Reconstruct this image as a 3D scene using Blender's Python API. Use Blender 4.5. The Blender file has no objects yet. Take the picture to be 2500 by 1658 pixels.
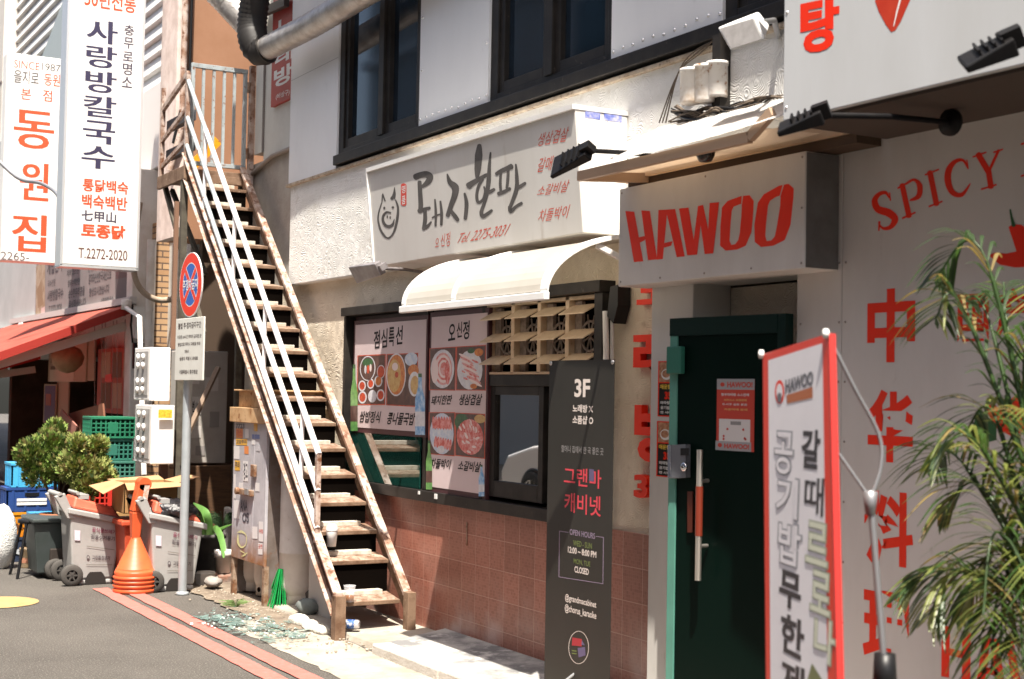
import bpy, bmesh, math, random
from mathutils import Vector, Matrix
random.seed(7)
R = math.radians
SC = bpy.context.scene
COL = SC.collection
# ------------------------------------------------------------------ camera
CAM_D, CAM_H = 4.75, 1.79
YAW, PITCH, ROLL = R(29.83825), R(2.175476), 0.018
_f = Vector((-math.cos(YAW)*math.cos(PITCH), math.sin(YAW)*math.cos(PITCH), math.sin(PITCH)))
_r0 = Vector((math.sin(YAW), math.cos(YAW), 0)); _u0 = _r0.cross(_f)
_r = _r0*math.cos(ROLL) + _u0*math.sin(ROLL)
_u = -_r0*math.sin(ROLL) + _u0*math.cos(ROLL)
EYE = Vector((0, -CAM_D, CAM_H))
cd = bpy.data.cameras.new('camera'); cam = bpy.data.objects.new('camera', cd); COL.objects.link(cam)
cam.matrix_world = Matrix(((_r.x, _u.x, -_f.x, EYE.x), (_r.y, _u.y, -_f.y, EYE.y), (_r.z, _u.z, -_f.z, EYE.z), (0, 0, 0, 1)))
cd.lens = 50; cd.sensor_width = 36; cd.clip_start = 0.1; cd.clip_end = 500
cd.dof.use_dof = True; cd.dof.focus_distance = 10.2; cd.dof.aperture_fstop = 3.6
SC.camera = cam
# ------------------------------------------------------------------ sky, sun, exposure
SUN = Vector((0.41, -0.22, 1.0)).normalized()          # towards the sun
w = bpy.data.worlds.new('World'); SC.world = w; w.use_nodes = True
nt = w.node_tree; bg = nt.nodes['Background']
sky = nt.nodes.new('ShaderNodeTexSky'); sky.sky_type = 'NISHITA'; sky.sun_disc = False
sky.sun_elevation = math.asin(SUN.z); sky.sun_rotation = math.atan2(SUN.x, SUN.y)
sky.air_density = 1.0; sky.dust_density = 4.5; sky.ozone_density = 0.4
nt.links.new(sky.outputs[0], bg.inputs[0]); bg.inputs[1].default_value = 0.10
ld = bpy.data.lights.new('sun', 'SUN'); lo = bpy.data.objects.new('sun', ld); COL.objects.link(lo)
ld.energy = 5.0; ld.angle = R(0.6); ld.color = (1.0, 0.93, 0.82)
lo.rotation_euler = SUN.to_track_quat('Z', 'Y').to_euler(); lo.location = (0, -3, 12)
SC.view_settings.view_transform = 'Standard'; SC.view_settings.look = 'None'
SC.view_settings.exposure = 1.33; SC.view_settings.gamma = 1.0
try: SC.view_settings.use_curve_mapping = False
except Exception: pass
SC.cycles.max_bounces = 8; SC.cycles.transparent_max_bounces = 12
SC.cycles.use_denoising = True
SC.cycles.caustics_reflective = False; SC.cycles.caustics_refractive = False
# ------------------------------------------------------------------ pixel rays of the 2500x1658 photograph
def ray(px, py): return _f + (px-1250)/3472*_r - (py-829)/3472*_u
def un(px, py, plane):
    p0, n = plane; d = ray(px, py); return EYE + d*((p0-EYE).dot(n)/d.dot(n))
def PLX(x): return (Vector((x, 0, 0)), Vector((1, 0, 0)))
def PLY(y): return (Vector((0, y, 0)), Vector((0, -1, 0)))
def PLZ(z): return (Vector((0, 0, z)), Vector((0, 0, 1)))
def atd(px, py, d): return EYE + ray(px, py)*d
def off(plane, e): return (plane[0]+plane[1]*e, plane[1])
# ------------------------------------------------------------------ materials
def lin(c):
    if isinstance(c, str):
        c = [int(c[i:i+2], 16)/255 for i in (0, 2, 4)]
        c = [x/12.92 if x < .04045 else ((x+.055)/1.055)**2.4 for x in c]
    return (c[0], c[1], c[2], 1)
MATS = {}
def M(name, c1, c2=None, sc=4.0, lo=.4, hi=.65, rough=.6, metal=0., bump=0., bsc=30., spec=.4, c3=None, sc3=14., lo3=.6, hi3=.7, stretch=None, coat=0., trans=0., detail=6., alpha=1.):
    if name in MATS: return MATS[name]
    m = bpy.data.materials.new(name); m.use_nodes = True; t = m.node_tree; N = t.nodes; L = t.links
    b = N['Principled BSDF']; b.inputs['Base Color'].default_value = lin(c1)
    b.inputs['Roughness'].default_value = rough; b.inputs['Metallic'].default_value = metal
    b.inputs['Specular IOR Level'].default_value = spec; b.inputs['Coat Weight'].default_value = coat
    b.inputs['Transmission Weight'].default_value = trans; b.inputs['Alpha'].default_value = alpha
    tc = N.new('ShaderNodeTexCoord'); co = tc.outputs['Object']
    if stretch:
        mp = N.new('ShaderNodeMapping'); mp.inputs['Scale'].default_value = stretch; L.new(co, mp.inputs[0]); co = mp.outputs[0]
    last = None
    def layer(prev, c, s, a, bb):
        no = N.new('ShaderNodeTexNoise'); no.inputs['Scale'].default_value = s; no.inputs['Detail'].default_value = detail; no.inputs['Roughness'].default_value = .62
        L.new(co, no.inputs['Vector'])
        mr = N.new('ShaderNodeMapRange'); mr.inputs[1].default_value = a; mr.inputs[2].default_value = bb; L.new(no.outputs[0], mr.inputs[0])
        mx = N.new('ShaderNodeMix'); mx.data_type = 'RGBA'; L.new(mr.outputs[0], mx.inputs[0])
        if prev is None: mx.inputs[6].default_value = lin(c1)
        else: L.new(prev, mx.inputs[6])
        mx.inputs[7].default_value = lin(c); return mx.outputs[2]
    if c2 is not None: last = layer(None, c2, sc, lo, hi)
    if c3 is not None: last = layer(last, c3, sc3, lo3, hi3)
    if last is not None: L.new(last, b.inputs['Base Color'])
    if bump:
        no = N.new('ShaderNodeTexNoise'); no.inputs['Scale'].default_value = bsc; no.inputs['Detail'].default_value = 5; L.new(co, no.inputs['Vector'])
        bp = N.new('ShaderNodeBump'); bp.inputs['Strength'].default_value = min(1, bump); bp.inputs['Distance'].default_value = .01*max(1, bump)
        L.new(no.outputs[0], bp.inputs['Height']); L.new(bp.outputs[0], b.inputs['Normal'])
    MATS[name] = m; return m
def nodes(m): return m.node_tree, m.node_tree.nodes, m.node_tree.links, m.node_tree.nodes['Principled BSDF']
# ------------------------------------------------------------------ mesh builder (world coordinates)
class MB:
    def __init__(s): s.v = []; s.f = []; s.m = []; s.sm = []
    def add(s, vs, fs, mi=0, smooth=False):
        o = len(s.v); s.v += [tuple(p) for p in vs]
        for f in fs: s.f.append(tuple(i+o for i in f)); s.m.append(mi); s.sm.append(smooth)
        return s
    def box(s, x0, x1, y0, y1, z0, z1, mi=0):
        x0, x1 = min(x0, x1), max(x0, x1); y0, y1 = min(y0, y1), max(y0, y1); z0, z1 = min(z0, z1), max(z0, z1)
        return s.add([(x, y, z) for x in (x0, x1) for y in (y0, y1) for z in (z0, z1)],
                     [(0, 1, 3, 2), (4, 6, 7, 5), (0, 4, 5, 1), (2, 3, 7, 6), (0, 2, 6, 4), (1, 5, 7, 3)], mi)
    def hexa(s, p, mi=0):     # p: 4 bottom then 4 top, both counter-clockwise from above
        return s.add(p, [(3, 2, 1, 0), (4, 5, 6, 7), (0, 1, 5, 4), (1, 2, 6, 5), (2, 3, 7, 6), (3, 0, 4, 7)], mi)
    def obox(s, c, ax, ay, az, mi=0):
        c, ax, ay, az = map(Vector, (c, ax, ay, az))
        p = [c+ax*i+ay*j+az*k for k in (-1, 1) for (i, j) in ((-1, -1), (1, -1), (1, 1), (-1, 1))]
        return s.hexa(p, mi)
    def bar(s, a, b, w, h, mi=0, up=(0, 0, 1)):
        a, b = Vector(a), Vector(b); d = (b-a); u = Vector(up)
        x = d.cross(u)
        if x.length < 1e-5: x = d.cross(Vector((0, 1, 0)))
        x.normalize(); z = x.cross(d).normalized()
        return s.obox((a+b)/2, d/2, x*(w/2), z*(h/2), mi)
    def quad(s, a, b, c, d, mi=0): return s.add([a, b, c, d], [(0, 1, 2, 3)], mi)
    def tube(s, pts, r, n=10, mi=0, caps=True, smooth=True):
        pts = [Vector(p) for p in pts]; rs = r if isinstance(r, (list, tuple)) else [r]*len(pts)
        vs = []; prev = None
        for i, p in enumerate(pts):
            t = (pts[min(i+1, len(pts)-1)]-pts[max(i-1, 0)]).normalized()
            if prev is None:
                a = t.cross(Vector((0, 0, 1)))
                if a.length < 1e-3: a = t.cross(Vector((0, 1, 0)))
            else: a = prev - t*prev.dot(t)
            a.normalize(); prev = a; b = t.cross(a)
            vs += [p+(a*math.cos(2*math.pi*k/n)+b*math.sin(2*math.pi*k/n))*rs[i] for k in range(n)]
        fs = []
        for i in range(len(pts)-1):
            for k in range(n):
                fs.append((i*n+k, i*n+(k+1) % n, (i+1)*n+(k+1) % n, (i+1)*n+k))
        s.add(vs, fs, mi, smooth)
        if caps:
            s.add(vs[:n], [tuple(range(n-1, -1, -1))], mi); s.add(vs[-n:], [tuple(range(n))], mi)
        return s
    def lathe(s, c, prof, n=20, mi=0, axis=(0, 0, 1), smooth=True):
        c = Vector(c); ax = Vector(axis).normalized(); a = ax.cross(Vector((1, 0, 0)))
        if a.length < .1: a = ax.cross(Vector((0, 1, 0)))
        a.normalize(); b = ax.cross(a); vs = []
        for (r, z) in prof: vs += [c+ax*z+(a*math.cos(2*math.pi*k/n)+b*math.sin(2*math.pi*k/n))*max(r, 1e-4) for k in range(n)]
        fs = [(i*n+k, i*n+(k+1) % n, (i+1)*n+(k+1) % n, (i+1)*n+k) for i in range(len(prof)-1) for k in range(n)]
        return s.add(vs, fs, mi, smooth)
    def prism(s, front, back, mi=0):          # two matching outlines
        n = len(front); s.add(list(front)+list(back), [tuple(range(n)), tuple(range(2*n-1, n-1, -1))]+[(i, i+n, (i+1) % n+n, (i+1) % n) for i in range(n)], mi); return s
    def build(s, name, mat, parent=None, bevel=0., seg=2, sharp=40):
        me = bpy.data.meshes.new(name); o0 = origin(parent)
        me.from_pydata([tuple(Vector(p)-o0) for p in s.v], [], s.f)
        ml = mat if isinstance(mat, (list, tuple)) else [mat]
        for m in ml: me.materials.append(m)
        for i, p in enumerate(me.polygons): p.material_index = s.m[i]; p.use_smooth = s.sm[i]
        bm = bmesh.new(); bm.from_mesh(me)
        if s.fixn: bmesh.ops.recalc_face_normals(bm, faces=bm.faces)
        bm.to_mesh(me); bm.free()
        me.update()
        o = bpy.data.objects.new(name, me); COL.objects.link(o)
        if parent is not None: o.parent = parent
        if bevel:
            bv = o.modifiers.new('bevel', 'BEVEL'); bv.width = bevel; bv.segments = seg; bv.limit_method = 'ANGLE'; bv.angle_limit = R(sharp)
        return o
    fixn = True
def origin(p):
    o = Vector((0, 0, 0))
    while p is not None: o = o + p.location; p = p.parent
    return o
def tag(o, label=None, cat=None, group=None, kind=None):
    if label: o['label'] = label
    if cat: o['category'] = cat
    if group: o['group'] = group
    if kind: o['kind'] = kind
    return o
def thing(name, label, cat, loc=(0, 0, 0), group=None):
    o = bpy.data.objects.new(name, None); o.empty_display_size = .1; COL.objects.link(o); o.location = Vector(loc)
    return tag(o, label, cat, group)
def struct(name, mb, mat, **k): return tag(mb.build(name, mat, None, **k), kind='structure')
def dup(root, loc, label=None, group=None):
    def cp(o, par):
        c = o.copy(); COL.objects.link(c)
        if par is not None: c.parent = par
        for ch in list(o.children): cp(ch, c)
        return c
    r = cp(root, None); r.location = Vector(loc)
    if label: r['label'] = label
    if group: r['group'] = group
    return r
# ------------------------------------------------------------------ lettering
_tcache = {}; ES = .3; _jc = [0]
def glyphs(s, bold=0., spacing=1.):
    k = (s, bold, spacing)
    if k in _tcache: return _tcache[k]
    cu = bpy.data.curves.new('t', 'FONT'); cu.body = s; cu.size = 1; cu.offset = bold; cu.space_character = spacing; cu.resolution_u = 3
    o = bpy.data.objects.new('t', cu); COL.objects.link(o)
    dg = bpy.context.evaluated_depsgraph_get(); dg.update()
    me = bpy.data.meshes.new_from_object(o.evaluated_get(dg))
    v = [(p.co.x, p.co.y) for p in me.vertices]; f = [tuple(p.vertices) for p in me.polygons]
    bpy.data.objects.remove(o); bpy.data.curves.remove(cu); bpy.data.meshes.remove(me)
    if not v: v = [(0, 0), (1, 0), (1, 1)]; f = [(0, 1, 2)]
    x0 = min(a[0] for a in v); x1 = max(a[0] for a in v); y0 = min(a[1] for a in v); y1 = max(a[1] for a in v)
    v = [((a[0]-x0)/(x1-x0), (a[1]-y0)/max(y1-y0, 1e-6)) for a in v]
    _tcache[k] = (v, f, (x1-x0), (y1-y0)); return _tcache[k]
def bil(q):
    tl, tr, br, bl = map(Vector, q)
    return lambda u, v: (bl*(1-u)+br*u)*(1-v)+(tl*(1-u)+tr*u)*v
def txt(mb, s, q, n, bold=.012, mi=0, e=.003, thick=0., stem=0., shear=0., spacing=1., warp=None):
    """letters of s stretched into the 3-D quad q (TL,TR,BR,BL); stem>0 thickens upright strokes"""
    v, f, W, Hh = glyphs(s, bold, spacing); fn = bil(q); n = Vector(n); e *= ES if not thick else 1
    reps = [0.] if not stem else [-.5*stem, -.17*stem, .17*stem, .5*stem]
    for i, dx in enumerate(reps):
        ps = []
        for (a, b) in v:
            if warp: a, b = warp(a, b)
            ps.append(fn(a+dx+shear*(b-.5), b)+n*(e+i*.00015))
        mb.add(ps, f, mi)
        if thick:
            mb.add([p-n*thick for p in ps], f, mi)
            ed = {}
            for fc in f:
                for a, b in zip(fc, fc[1:]+fc[:1]): ed[(a, b)] = ed.get((a, b), 0)+1
            for (a, b) in ed:
                if (b, a) not in ed: mb.add([ps[a], ps[b], ps[b]-n*thick, ps[a]-n*thick], [(0, 1, 2, 3)], mi)
def qpx(plane, xl, ytl, ybl, xr, ytr, ybr, xlb=None, xrb=None):
    """corner points on a plane from photo pixels (TL,TR,BR,BL)"""
    return (un(xl, ytl, plane), un(xr, ytr, plane), un(xr if xrb is None else xrb, ybr, plane), un(xl if xlb is None else xlb, ybl, plane))
def brush(mb, fn, pts, ws, n, e=.003, mi=0, per=5, ends=True):
    """a flat brush stroke: smooth ribbon through 2-D points with widths"""
    P = [Vector((a, b, 0)) for a, b in pts]; out = []; wo = []
    if isinstance(ws, (int, float)): ws = [ws]*len(pts)
    for i in range(len(P)-1):
        p0, p1, p2, p3 = P[max(i-1, 0)], P[i], P[i+1], P[min(i+2, len(P)-1)]
        for k in range(per):
            t = k/per
            out.append(.5*((2*p1)+(p2-p0)*t+(2*p0-5*p1+4*p2-p3)*t*t+(3*p1-p0-3*p2+p3)*t**3)); wo.append(ws[i]*(1-t)+ws[i+1]*t)
    out.append(P[-1]); wo.append(ws[-1]); n = Vector(n); vs = []; _jc[0] = (_jc[0]+1) % 12; e = e*ES+_jc[0]*2e-5
    k = len(out)
    for i in range(k):
        t = (out[min(i+1, k-1)]-out[max(i-1, 0)]); t = t.normalized() if t.length > 1e-9 else Vector((1, 0, 0))
        a = Vector((-t.y, t.x, 0))*wo[i]/2
        vs += [fn(*(out[i]+a).xy)+n*e, fn(*(out[i]-a).xy)+n*e]
    mb.add(vs, [(2*i, 2*i+1, 2*i+3, 2*i+2) for i in range(k-1)], mi)
    if ends:
        for i, sg in ((0, -1), (k-1, 1)):
            t = (out[min(i+1, k-1)]-out[max(i-1, 0)])
            if t.length < 1e-9: continue
            t.normalize(); a = Vector((-t.y, t.x, 0))
            arc = [out[i]+(a*math.cos(math.pi*j/6)+t*sg*math.sin(math.pi*j/6)*.7)*wo[i]/2 for j in range(7)]
            mb.add([fn(*p.xy)+n*e for p in arc], [tuple(range(7))], mi)
def pxfn(plane): return lambda a, b: un(a, b, plane)
def disc2(mb, fn, cx, cy, rx, ry, n, e, mi, k=20, rot=0.):
    n = Vector(n); e *= ES; c, s_ = math.cos(rot), math.sin(rot)
    mb.add([fn(cx+rx*math.cos(2*math.pi*i/k)*c-ry*math.sin(2*math.pi*i/k)*s_, cy+rx*math.cos(2*math.pi*i/k)*s_+ry*math.sin(2*math.pi*i/k)*c)+n*e for i in range(k)], [tuple(range(k))], mi)
def poly2(mb, fn, pts, n, e, mi):
    n = Vector(n); e *= ES; mb.add([fn(*p)+n*e for p in pts], [tuple(range(len(pts)))], mi)
NY = Vector((0, -1, 0)); NX = Vector((1, 0, 0))
def translucent(m, c, f):
    t, N, L, b = nodes(m); tr = N.new('ShaderNodeBsdfTranslucent'); tr.inputs[0].default_value = lin(c); ms_ = N.new('ShaderNodeMixShader'); ms_.inputs[0].default_value = f
    L.new(b.outputs[0], ms_.inputs[1]); L.new(tr.outputs[0], ms_.inputs[2]); L.new(ms_.outputs[0], N['Material Output'].inputs[0]); return m
# plain colours used all over
WHITE = M('white paint', (.72, .72, .71), (.62, .62, .60), 3, rough=.45)
BLACK = M('black plastic', (.010, .010, .011), rough=.4, spec=.25)
DARK = M('dark void', (.006, .005, .004), rough=.9, spec=0.)
RED = M('red lettering', (.78, .028, .007), (.70, .032, .009), 3, rough=.45, spec=.25)
INK = M('black ink', (.016, .014, .016), rough=.5, spec=.15)
RUST = M('rusty steel', (.30, .22, .16), (.16, .07, .03), 9, .42, .62, rough=.75, bump=.3, bsc=60, c3=(.06, .03, .02), sc3=30, lo3=.58, hi3=.7)
STEEL = M('steel', (.45, .45, .46), rough=.35, metal=.8)
GREYM = M('grey metal', (.30, .31, .32), (.22, .22, .22), 8, rough=.5, metal=.3)
# ================================================================== special materials
def stucco(name, c1, c2, c3, strength=.8):
    m = M(name, c1, c2, 2.2, .42, .62, rough=.85, c3=c3, sc3=7, lo3=.6, hi3=.74)
    t, N, L, b = nodes(m)
    tc = N.new('ShaderNodeTexCoord')
    no = N.new('ShaderNodeTexNoise'); no.inputs['Scale'].default_value = 5; no.inputs['Detail'].default_value = 2; L.new(tc.outputs['Object'], no.inputs['Vector'])
    mx = N.new('ShaderNodeMix'); mx.data_type = 'RGBA'; mx.inputs[0].default_value = .16; L.new(tc.outputs['Object'], mx.inputs[6]); L.new(no.outputs[1], mx.inputs[7])
    vo = N.new('ShaderNodeTexVoronoi'); vo.inputs['Scale'].default_value = 8.; L.new(mx.outputs[2], vo.inputs['Vector'])
    mu = N.new('ShaderNodeMath'); mu.operation = 'MULTIPLY'; mu.inputs[1].default_value = 85; L.new(vo.outputs['Distance'], mu.inputs[0])
    si = N.new('ShaderNodeMath'); si.operation = 'SINE'; L.new(mu.outputs[0], si.inputs[0])
    n2 = N.new('ShaderNodeTexNoise'); n2.inputs['Scale'].default_value = 40; n2.inputs['Detail'].default_value = 4; L.new(tc.outputs['Object'], n2.inputs['Vector'])
    ad = N.new('ShaderNodeMath'); ad.operation = 'MULTIPLY_ADD'; ad.inputs[1].default_value = 2.6; L.new(n2.outputs[0], ad.inputs[0]); L.new(si.outputs[0], ad.inputs[2])
    bp = N.new('ShaderNodeBump'); bp.inputs['Strength'].default_value = strength; bp.inputs['Distance'].default_value = .0024
    L.new(ad.outputs[0], bp.inputs['Height']); L.new(bp.outputs[0], b.inputs['Normal']); return m
STUCCO = stucco('white swirl stucco', (.74, .73, .71), (.66, .65, .62), (.56, .53, .48), .45)
STUCCO2 = stucco('cream swirl stucco', (.66, .585, .475), (.58, .50, .39), (.42, .34, .25), .6)
CONC = M('grey concrete wall', (.40, .37, .33), (.30, .27, .24), 2.5, rough=.9, bump=.4, bsc=25, c3=(.17, .14, .11), sc3=9, lo3=.63, hi3=.74)
PANEL = M('pale blue white cladding', (.76, .77, .79), (.71, .72, .74), 1.5, rough=.4, c3=(.55, .56, .58), sc3=6, lo3=.66, hi3=.8, stretch=(1, 1, .35))
HWALL = M('white painted board', (.56, .545, .52), (.47, .45, .425), 1.6, rough=.5, c3=(.33, .29, .26), sc3=9, lo3=.64, hi3=.8, stretch=(1, 1, .3))
FRAME = M('dark bronze aluminium', (.018, .016, .015), (.03, .026, .023), 7, rough=.45, spec=.18, c3=(.11, .085, .07), sc3=20, lo3=.66, hi3=.76)
TANM = M('beige painted metal', (.62, .50, .37), (.52, .41, .30), 5, rough=.55, c3=(.35, .24, .15), sc3=16, lo3=.66, hi3=.76)
GLASS = M('dark window glass', (.008, .014, .022), (.012, .022, .036), 1.2, rough=.05, spec=.8)
STAIN = M('stained ledge', (.50, .42, .33), (.30, .22, .15), 9, rough=.85, c3=(.14, .09, .06), sc3=28, lo3=.56, hi3=.68)
ASPH = M('asphalt', (.092, .083, .073), (.056, .050, .044), .8, .36, .68, rough=.9, bump=.9, bsc=150, c3=(.20, .185, .165), sc3=90, lo3=.54, hi3=.64, detail=9.)
CRETE = M('worn light concrete', (.36, .325, .275), (.26, .225, .18), 2.6, .4, .62, rough=.9, bump=.5, bsc=70, c3=(.16, .12, .09), sc3=8, lo3=.62, hi3=.72)
SLAB = M('pavement slab', (.40, .39, .37), (.17, .17, .17), 2.3, .44, .6, rough=.88, bump=.5, bsc=80, c3=(.52, .51, .49), sc3=6, lo3=.55, hi3=.68)
KERB = M('kerb stone', (.50, .47, .43), (.40, .36, .31), 5, rough=.85, bump=.6, bsc=60, c3=(.2, .15, .11), sc3=18, lo3=.66, hi3=.76)
REDLINE = M('worn red road paint', (.50, .125, .10), (.40, .11, .09), 5, .4, .7, rough=.85, c3=(.17, .145, .13), sc3=22, lo3=.49, hi3=.66, bump=.3, bsc=180)
YELLOW = M('worn yellow road paint', (.38, .26, .11), (.3, .2, .08), 7, rough=.85, c3=(.17, .14, .11), sc3=40, lo3=.58, hi3=.7)
def tilemat():
    m = M('terracotta wall tile', (.33, .135, .095)); t, N, L, b = nodes(m)
    b.inputs['Roughness'].default_value = .35
    tc = N.new('ShaderNodeTexCoord'); mp = N.new('ShaderNodeMapping'); L.new(tc.outputs['Object'], mp.inputs[0])
    mp.inputs['Rotation'].default_value = (R(-90), 0, 0)   # x along wall, z up -> texture x,y
    def brick(w_, h_, mort, ca, cb, cm, offs=0., bias=0.):
        br = N.new('ShaderNodeTexBrick'); L.new(mp.outputs[0], br.inputs['Vector']); br.offset = offs; br.squash = 1
        for k, v in (('Scale', 1.), ('Mortar Size', mort), ('Mortar Smooth', .2), ('Bias', bias), ('Brick Width', w_), ('Row Height', h_)): br.inputs[k].default_value = v
        br.inputs['Color1'].default_value = lin(ca); br.inputs['Color2'].default_value = lin(cb); br.inputs['Mortar'].default_value = lin(cm); return br
    small = brick(.02, .02, .0011, (.30, .12, .085), (.20, .065, .042), (.34, .16, .12), bias=-.35)
    big = brick(.2, .2, .0026, (1.05, 1.03, 1.02), (.78, .75, .73), (0, 0, 0))
    mul = N.new('ShaderNodeMix'); mul.data_type = 'RGBA'; mul.blend_type = 'MULTIPLY'; mul.inputs[0].default_value = 1
    L.new(small.outputs[0], mul.inputs[6]); L.new(big.outputs[0], mul.inputs[7])
    gr = N.new('ShaderNodeMix'); gr.data_type = 'RGBA'; L.new(big.outputs[1], gr.inputs[0]); L.new(mul.outputs[2], gr.inputs[6]); gr.inputs[7].default_value = lin((.40, .23, .18))
    no = N.new('ShaderNodeTexNoise'); no.inputs['Scale'].default_value = 3.; no.inputs['Detail'].default_value = 7; L.new(tc.outputs['Object'], no.inputs['Vector'])
    sx = N.new('ShaderNodeSeparateXYZ'); L.new(tc.outputs['Object'], sx.inputs[0])
    mr = N.new('ShaderNodeMapRange'); mr.inputs[1].default_value = .55; mr.inputs[2].default_value = .05; mr.inputs[3].default_value = 0; mr.inputs[4].default_value = .8; L.new(sx.outputs[2], mr.inputs[0])
    m2 = N.new('ShaderNodeMapRange'); m2.inputs[1].default_value = .5; m2.inputs[2].default_value = .7; L.new(no.outputs[0], m2.inputs[0])
    mm = N.new('ShaderNodeMath'); mm.operation = 'MULTIPLY'; L.new(mr.outputs[0], mm.inputs[0]); L.new(m2.outputs[0], mm.inputs[1])
    fin = N.new('ShaderNodeMix'); fin.data_type = 'RGBA'; L.new(mm.outputs[0], fin.inputs[0]); L.new(gr.outputs[2], fin.inputs[6]); fin.inputs[7].default_value = lin((.44, .34, .31))
    L.new(fin.outputs[2], b.inputs['Base Color'])
    bp = N.new('ShaderNodeBump'); bp.inputs['Strength'].default_value = .5; bp.inputs['Distance'].default_value = .002; bp.invert = True
    L.new(big.outputs[1], bp.inputs['Height']); L.new(bp.outputs[0], b.inputs['Normal']); return m
TILE = tilemat()
# ================================================================== ground
struct('road', MB().quad((-90, -60, 0), (40, -60, 0), (40, 60, 0), (-90, 60, 0)), ASPH)
def sheet(pts, z): return MB().add([(a, b, z) for a, b in pts], [tuple(range(len(pts)))])
def ragged(x0, x1, ya, yb, step=.25, j=.04):
    n = int(abs(x1-x0)/step); random.seed(int(abs(ya)*1000))
    lo_ = [(x0+(x1-x0)*i/n, ya+random.uniform(-j, j)) for i in range(n+1)]; hi_ = [(x0+(x1-x0)*i/n, yb+random.uniform(-j*.6, j*.6)) for i in range(n+1)]
    return lo_+hi_[::-1]
struct('gutter_apron', sheet(ragged(-10.6, -2, -1.20, -.655, .12, .018), .004), CRETE)
struct('pavement_edge', sheet(ragged(-13.0, -10.0, -.93, .1, .09, j=.025), .012), M('dirty ground', (.20, .16, .12), (.13, .10, .075), 6, rough=.95, bump=.8, bsc=90, c3=(.34, .30, .25), sc3=22, lo3=.58, hi3=.68))
def stain(name, px_, py_, rx, ry, z, seed, m):
    r_ = random.Random(seed); c = un(px_, py_, PLZ(0)); n = 40; ph = [r_.uniform(0, 6.28) for _ in range(5)]
    pts = []
    for k in range(n):
        a = 6.2832*k/n; q = 1+sum(.16/(j+1)*math.sin((j+2)*a+ph[j]) for j in range(5))+r_.uniform(-.03, .03); pts.append((c.x+rx*q*math.cos(a), c.y+ry*q*math.sin(a)))
    struct(name, sheet(pts, z), m)
TAR = M('dark tar stain', (.085, .078, .07), (.12, .11, .10), 7, .4, .62, rough=.8, bump=.8, bsc=150, c3=(.19, .18, .165), sc3=60, lo3=.56, hi3=.66)
struct('road_line', sheet(ragged(-12.75, -3, -1.65, -1.515, .11, .006), .008), REDLINE)
struct('road_line', sheet(ragged(-12.55, -3, -1.455, -1.32, .13, .006), .009), REDLINE)
c0 = un(-8, 1472, PLZ(0)); mb = MB(); mb.add([(c0.x+.33*math.cos(a*math.pi/20), c0.y+.33*math.sin(a*math.pi/20), .006) for a in range(40)], [tuple(range(40))])
struct('road_marking', mb, YELLOW)
mb = MB()   # pavement: slopes gently up to the wall
mb.hexa([(-8.95, -.55, -.05), (1, -.55, -.05), (1, .02, -.05), (-8.95, .02, -.05), (-8.95, -.55, .068), (1, -.55, .068), (1, .02, .112), (-9.15, .02, .10)])
struct('pavement', mb, SLAB)
x = -8.93; i = 0
mb = MB()
for L_ in (1.0, .95, 1.0, 1.0, 1.0, 1.0, 1.0, 1.0):
    mb.box(x+.004, x+L_-.004, -.69, -.545, -.05, .072+.004*(i % 2)); x += L_; i += 1
struct('kerb', mb, KERB, bevel=.012)
struct('pavement_step', MB().hexa([(-11.3, -.62, -.02), (-8.96, -.64, -.02), (-8.96, .02, -.02), (-11.3, .02, -.02), (-11.3, -.60, .03), (-8.96, -.60, .045), (-9.17, .02, .06), (-11.3, .02, .05)]), CRETE, bevel=.01)
# ================================================================== restaurant building
PB = thing('restaurant_building', 'two storey building with white stucco band, pale cladding panels and terracotta tiled base', 'building', (-9.5, 0, 0))
XL = -12.27
mb = MB(); mb.box(-13.62, -10.93, 0, .25, 0, 2.75); mb.box(-10.93, -7.1, 0, .25, 2.46, 2.75); mb.box(-7.1, -5.3, 0, .25, 0, 2.75); mb.box(-10.93, -7.1, 0, .25, 0, 1.02)
mb.build('lower_wall', STUCCO2, PB)
mb = MB(); mb.box(-13.62, XL+.3, 0, .25, 2.752, 4.02); mb.build('concrete_wall', CONC, PB)
mb = MB(); mb.box(-13.2, XL+.3, -.012, .2, 4.022, 6.9); mb.box(-13.42, -13.215, -.03, .2, 4.1, 6.9); mb.build('metal_wall_panel', M('off white metal sheet', (.60, .60, .56), (.52, .51, .47), 2, rough=.5, c3=(.42, .36, .28), sc3=9, lo3=.68, hi3=.8), PB)
mb = MB(); mb.box(-13.213, -13.19, -.03, 0, 4.1, 6.9); mb.build('panel_seam', M('seam grey', (.2, .18, .17), rough=.7), PB)  # thin dark seam between the metal sheets
mb = MB(); mb.tube([(-13.6, -.025, 3.9), (-12.9, -.03, 4.02), (-12.2, -.03, 4.03)], .022, 8); mb.build('cable_pipe', M('grey conduit', (.3, .26, .23), rough=.7), PB)
mb = MB(); mb.box(XL, -4.5, -.08, .2, 2.735, 3.655); mb.build('stucco_band', STUCCO, PB, bevel=.012)
mb = MB(); mb.box(XL-.05, -4.5, -.112, -.02, 3.64, 3.668); mb.build('ledge', STAIN, PB, bevel=.006)
mb = MB(); mb.box(-10.9, -5.3, -.02, 0, .03, 1.0); mb.build('tile_base', TILE, PB)
mb = MB(); mb.box(XL, -11.155, -.10, .1, 3.67, 6.9); mb.box(-9.575, -8.50, -.10, .1, 3.785, 6.9); mb.box(-6.985, -5.93, -.10, .1, 3.785, 6.9)
panels = mb
for (xa, z) in ((XL+.0, 4.62), (-9.575, 5.1)):
    pass
mb = MB(); mb.box(XL+.01, -11.16, -.1015, -.09, 4.618, 4.622); mb.build('panel_joint', M('joint grey', (.35, .36, .38), rough=.7), PB)
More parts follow.
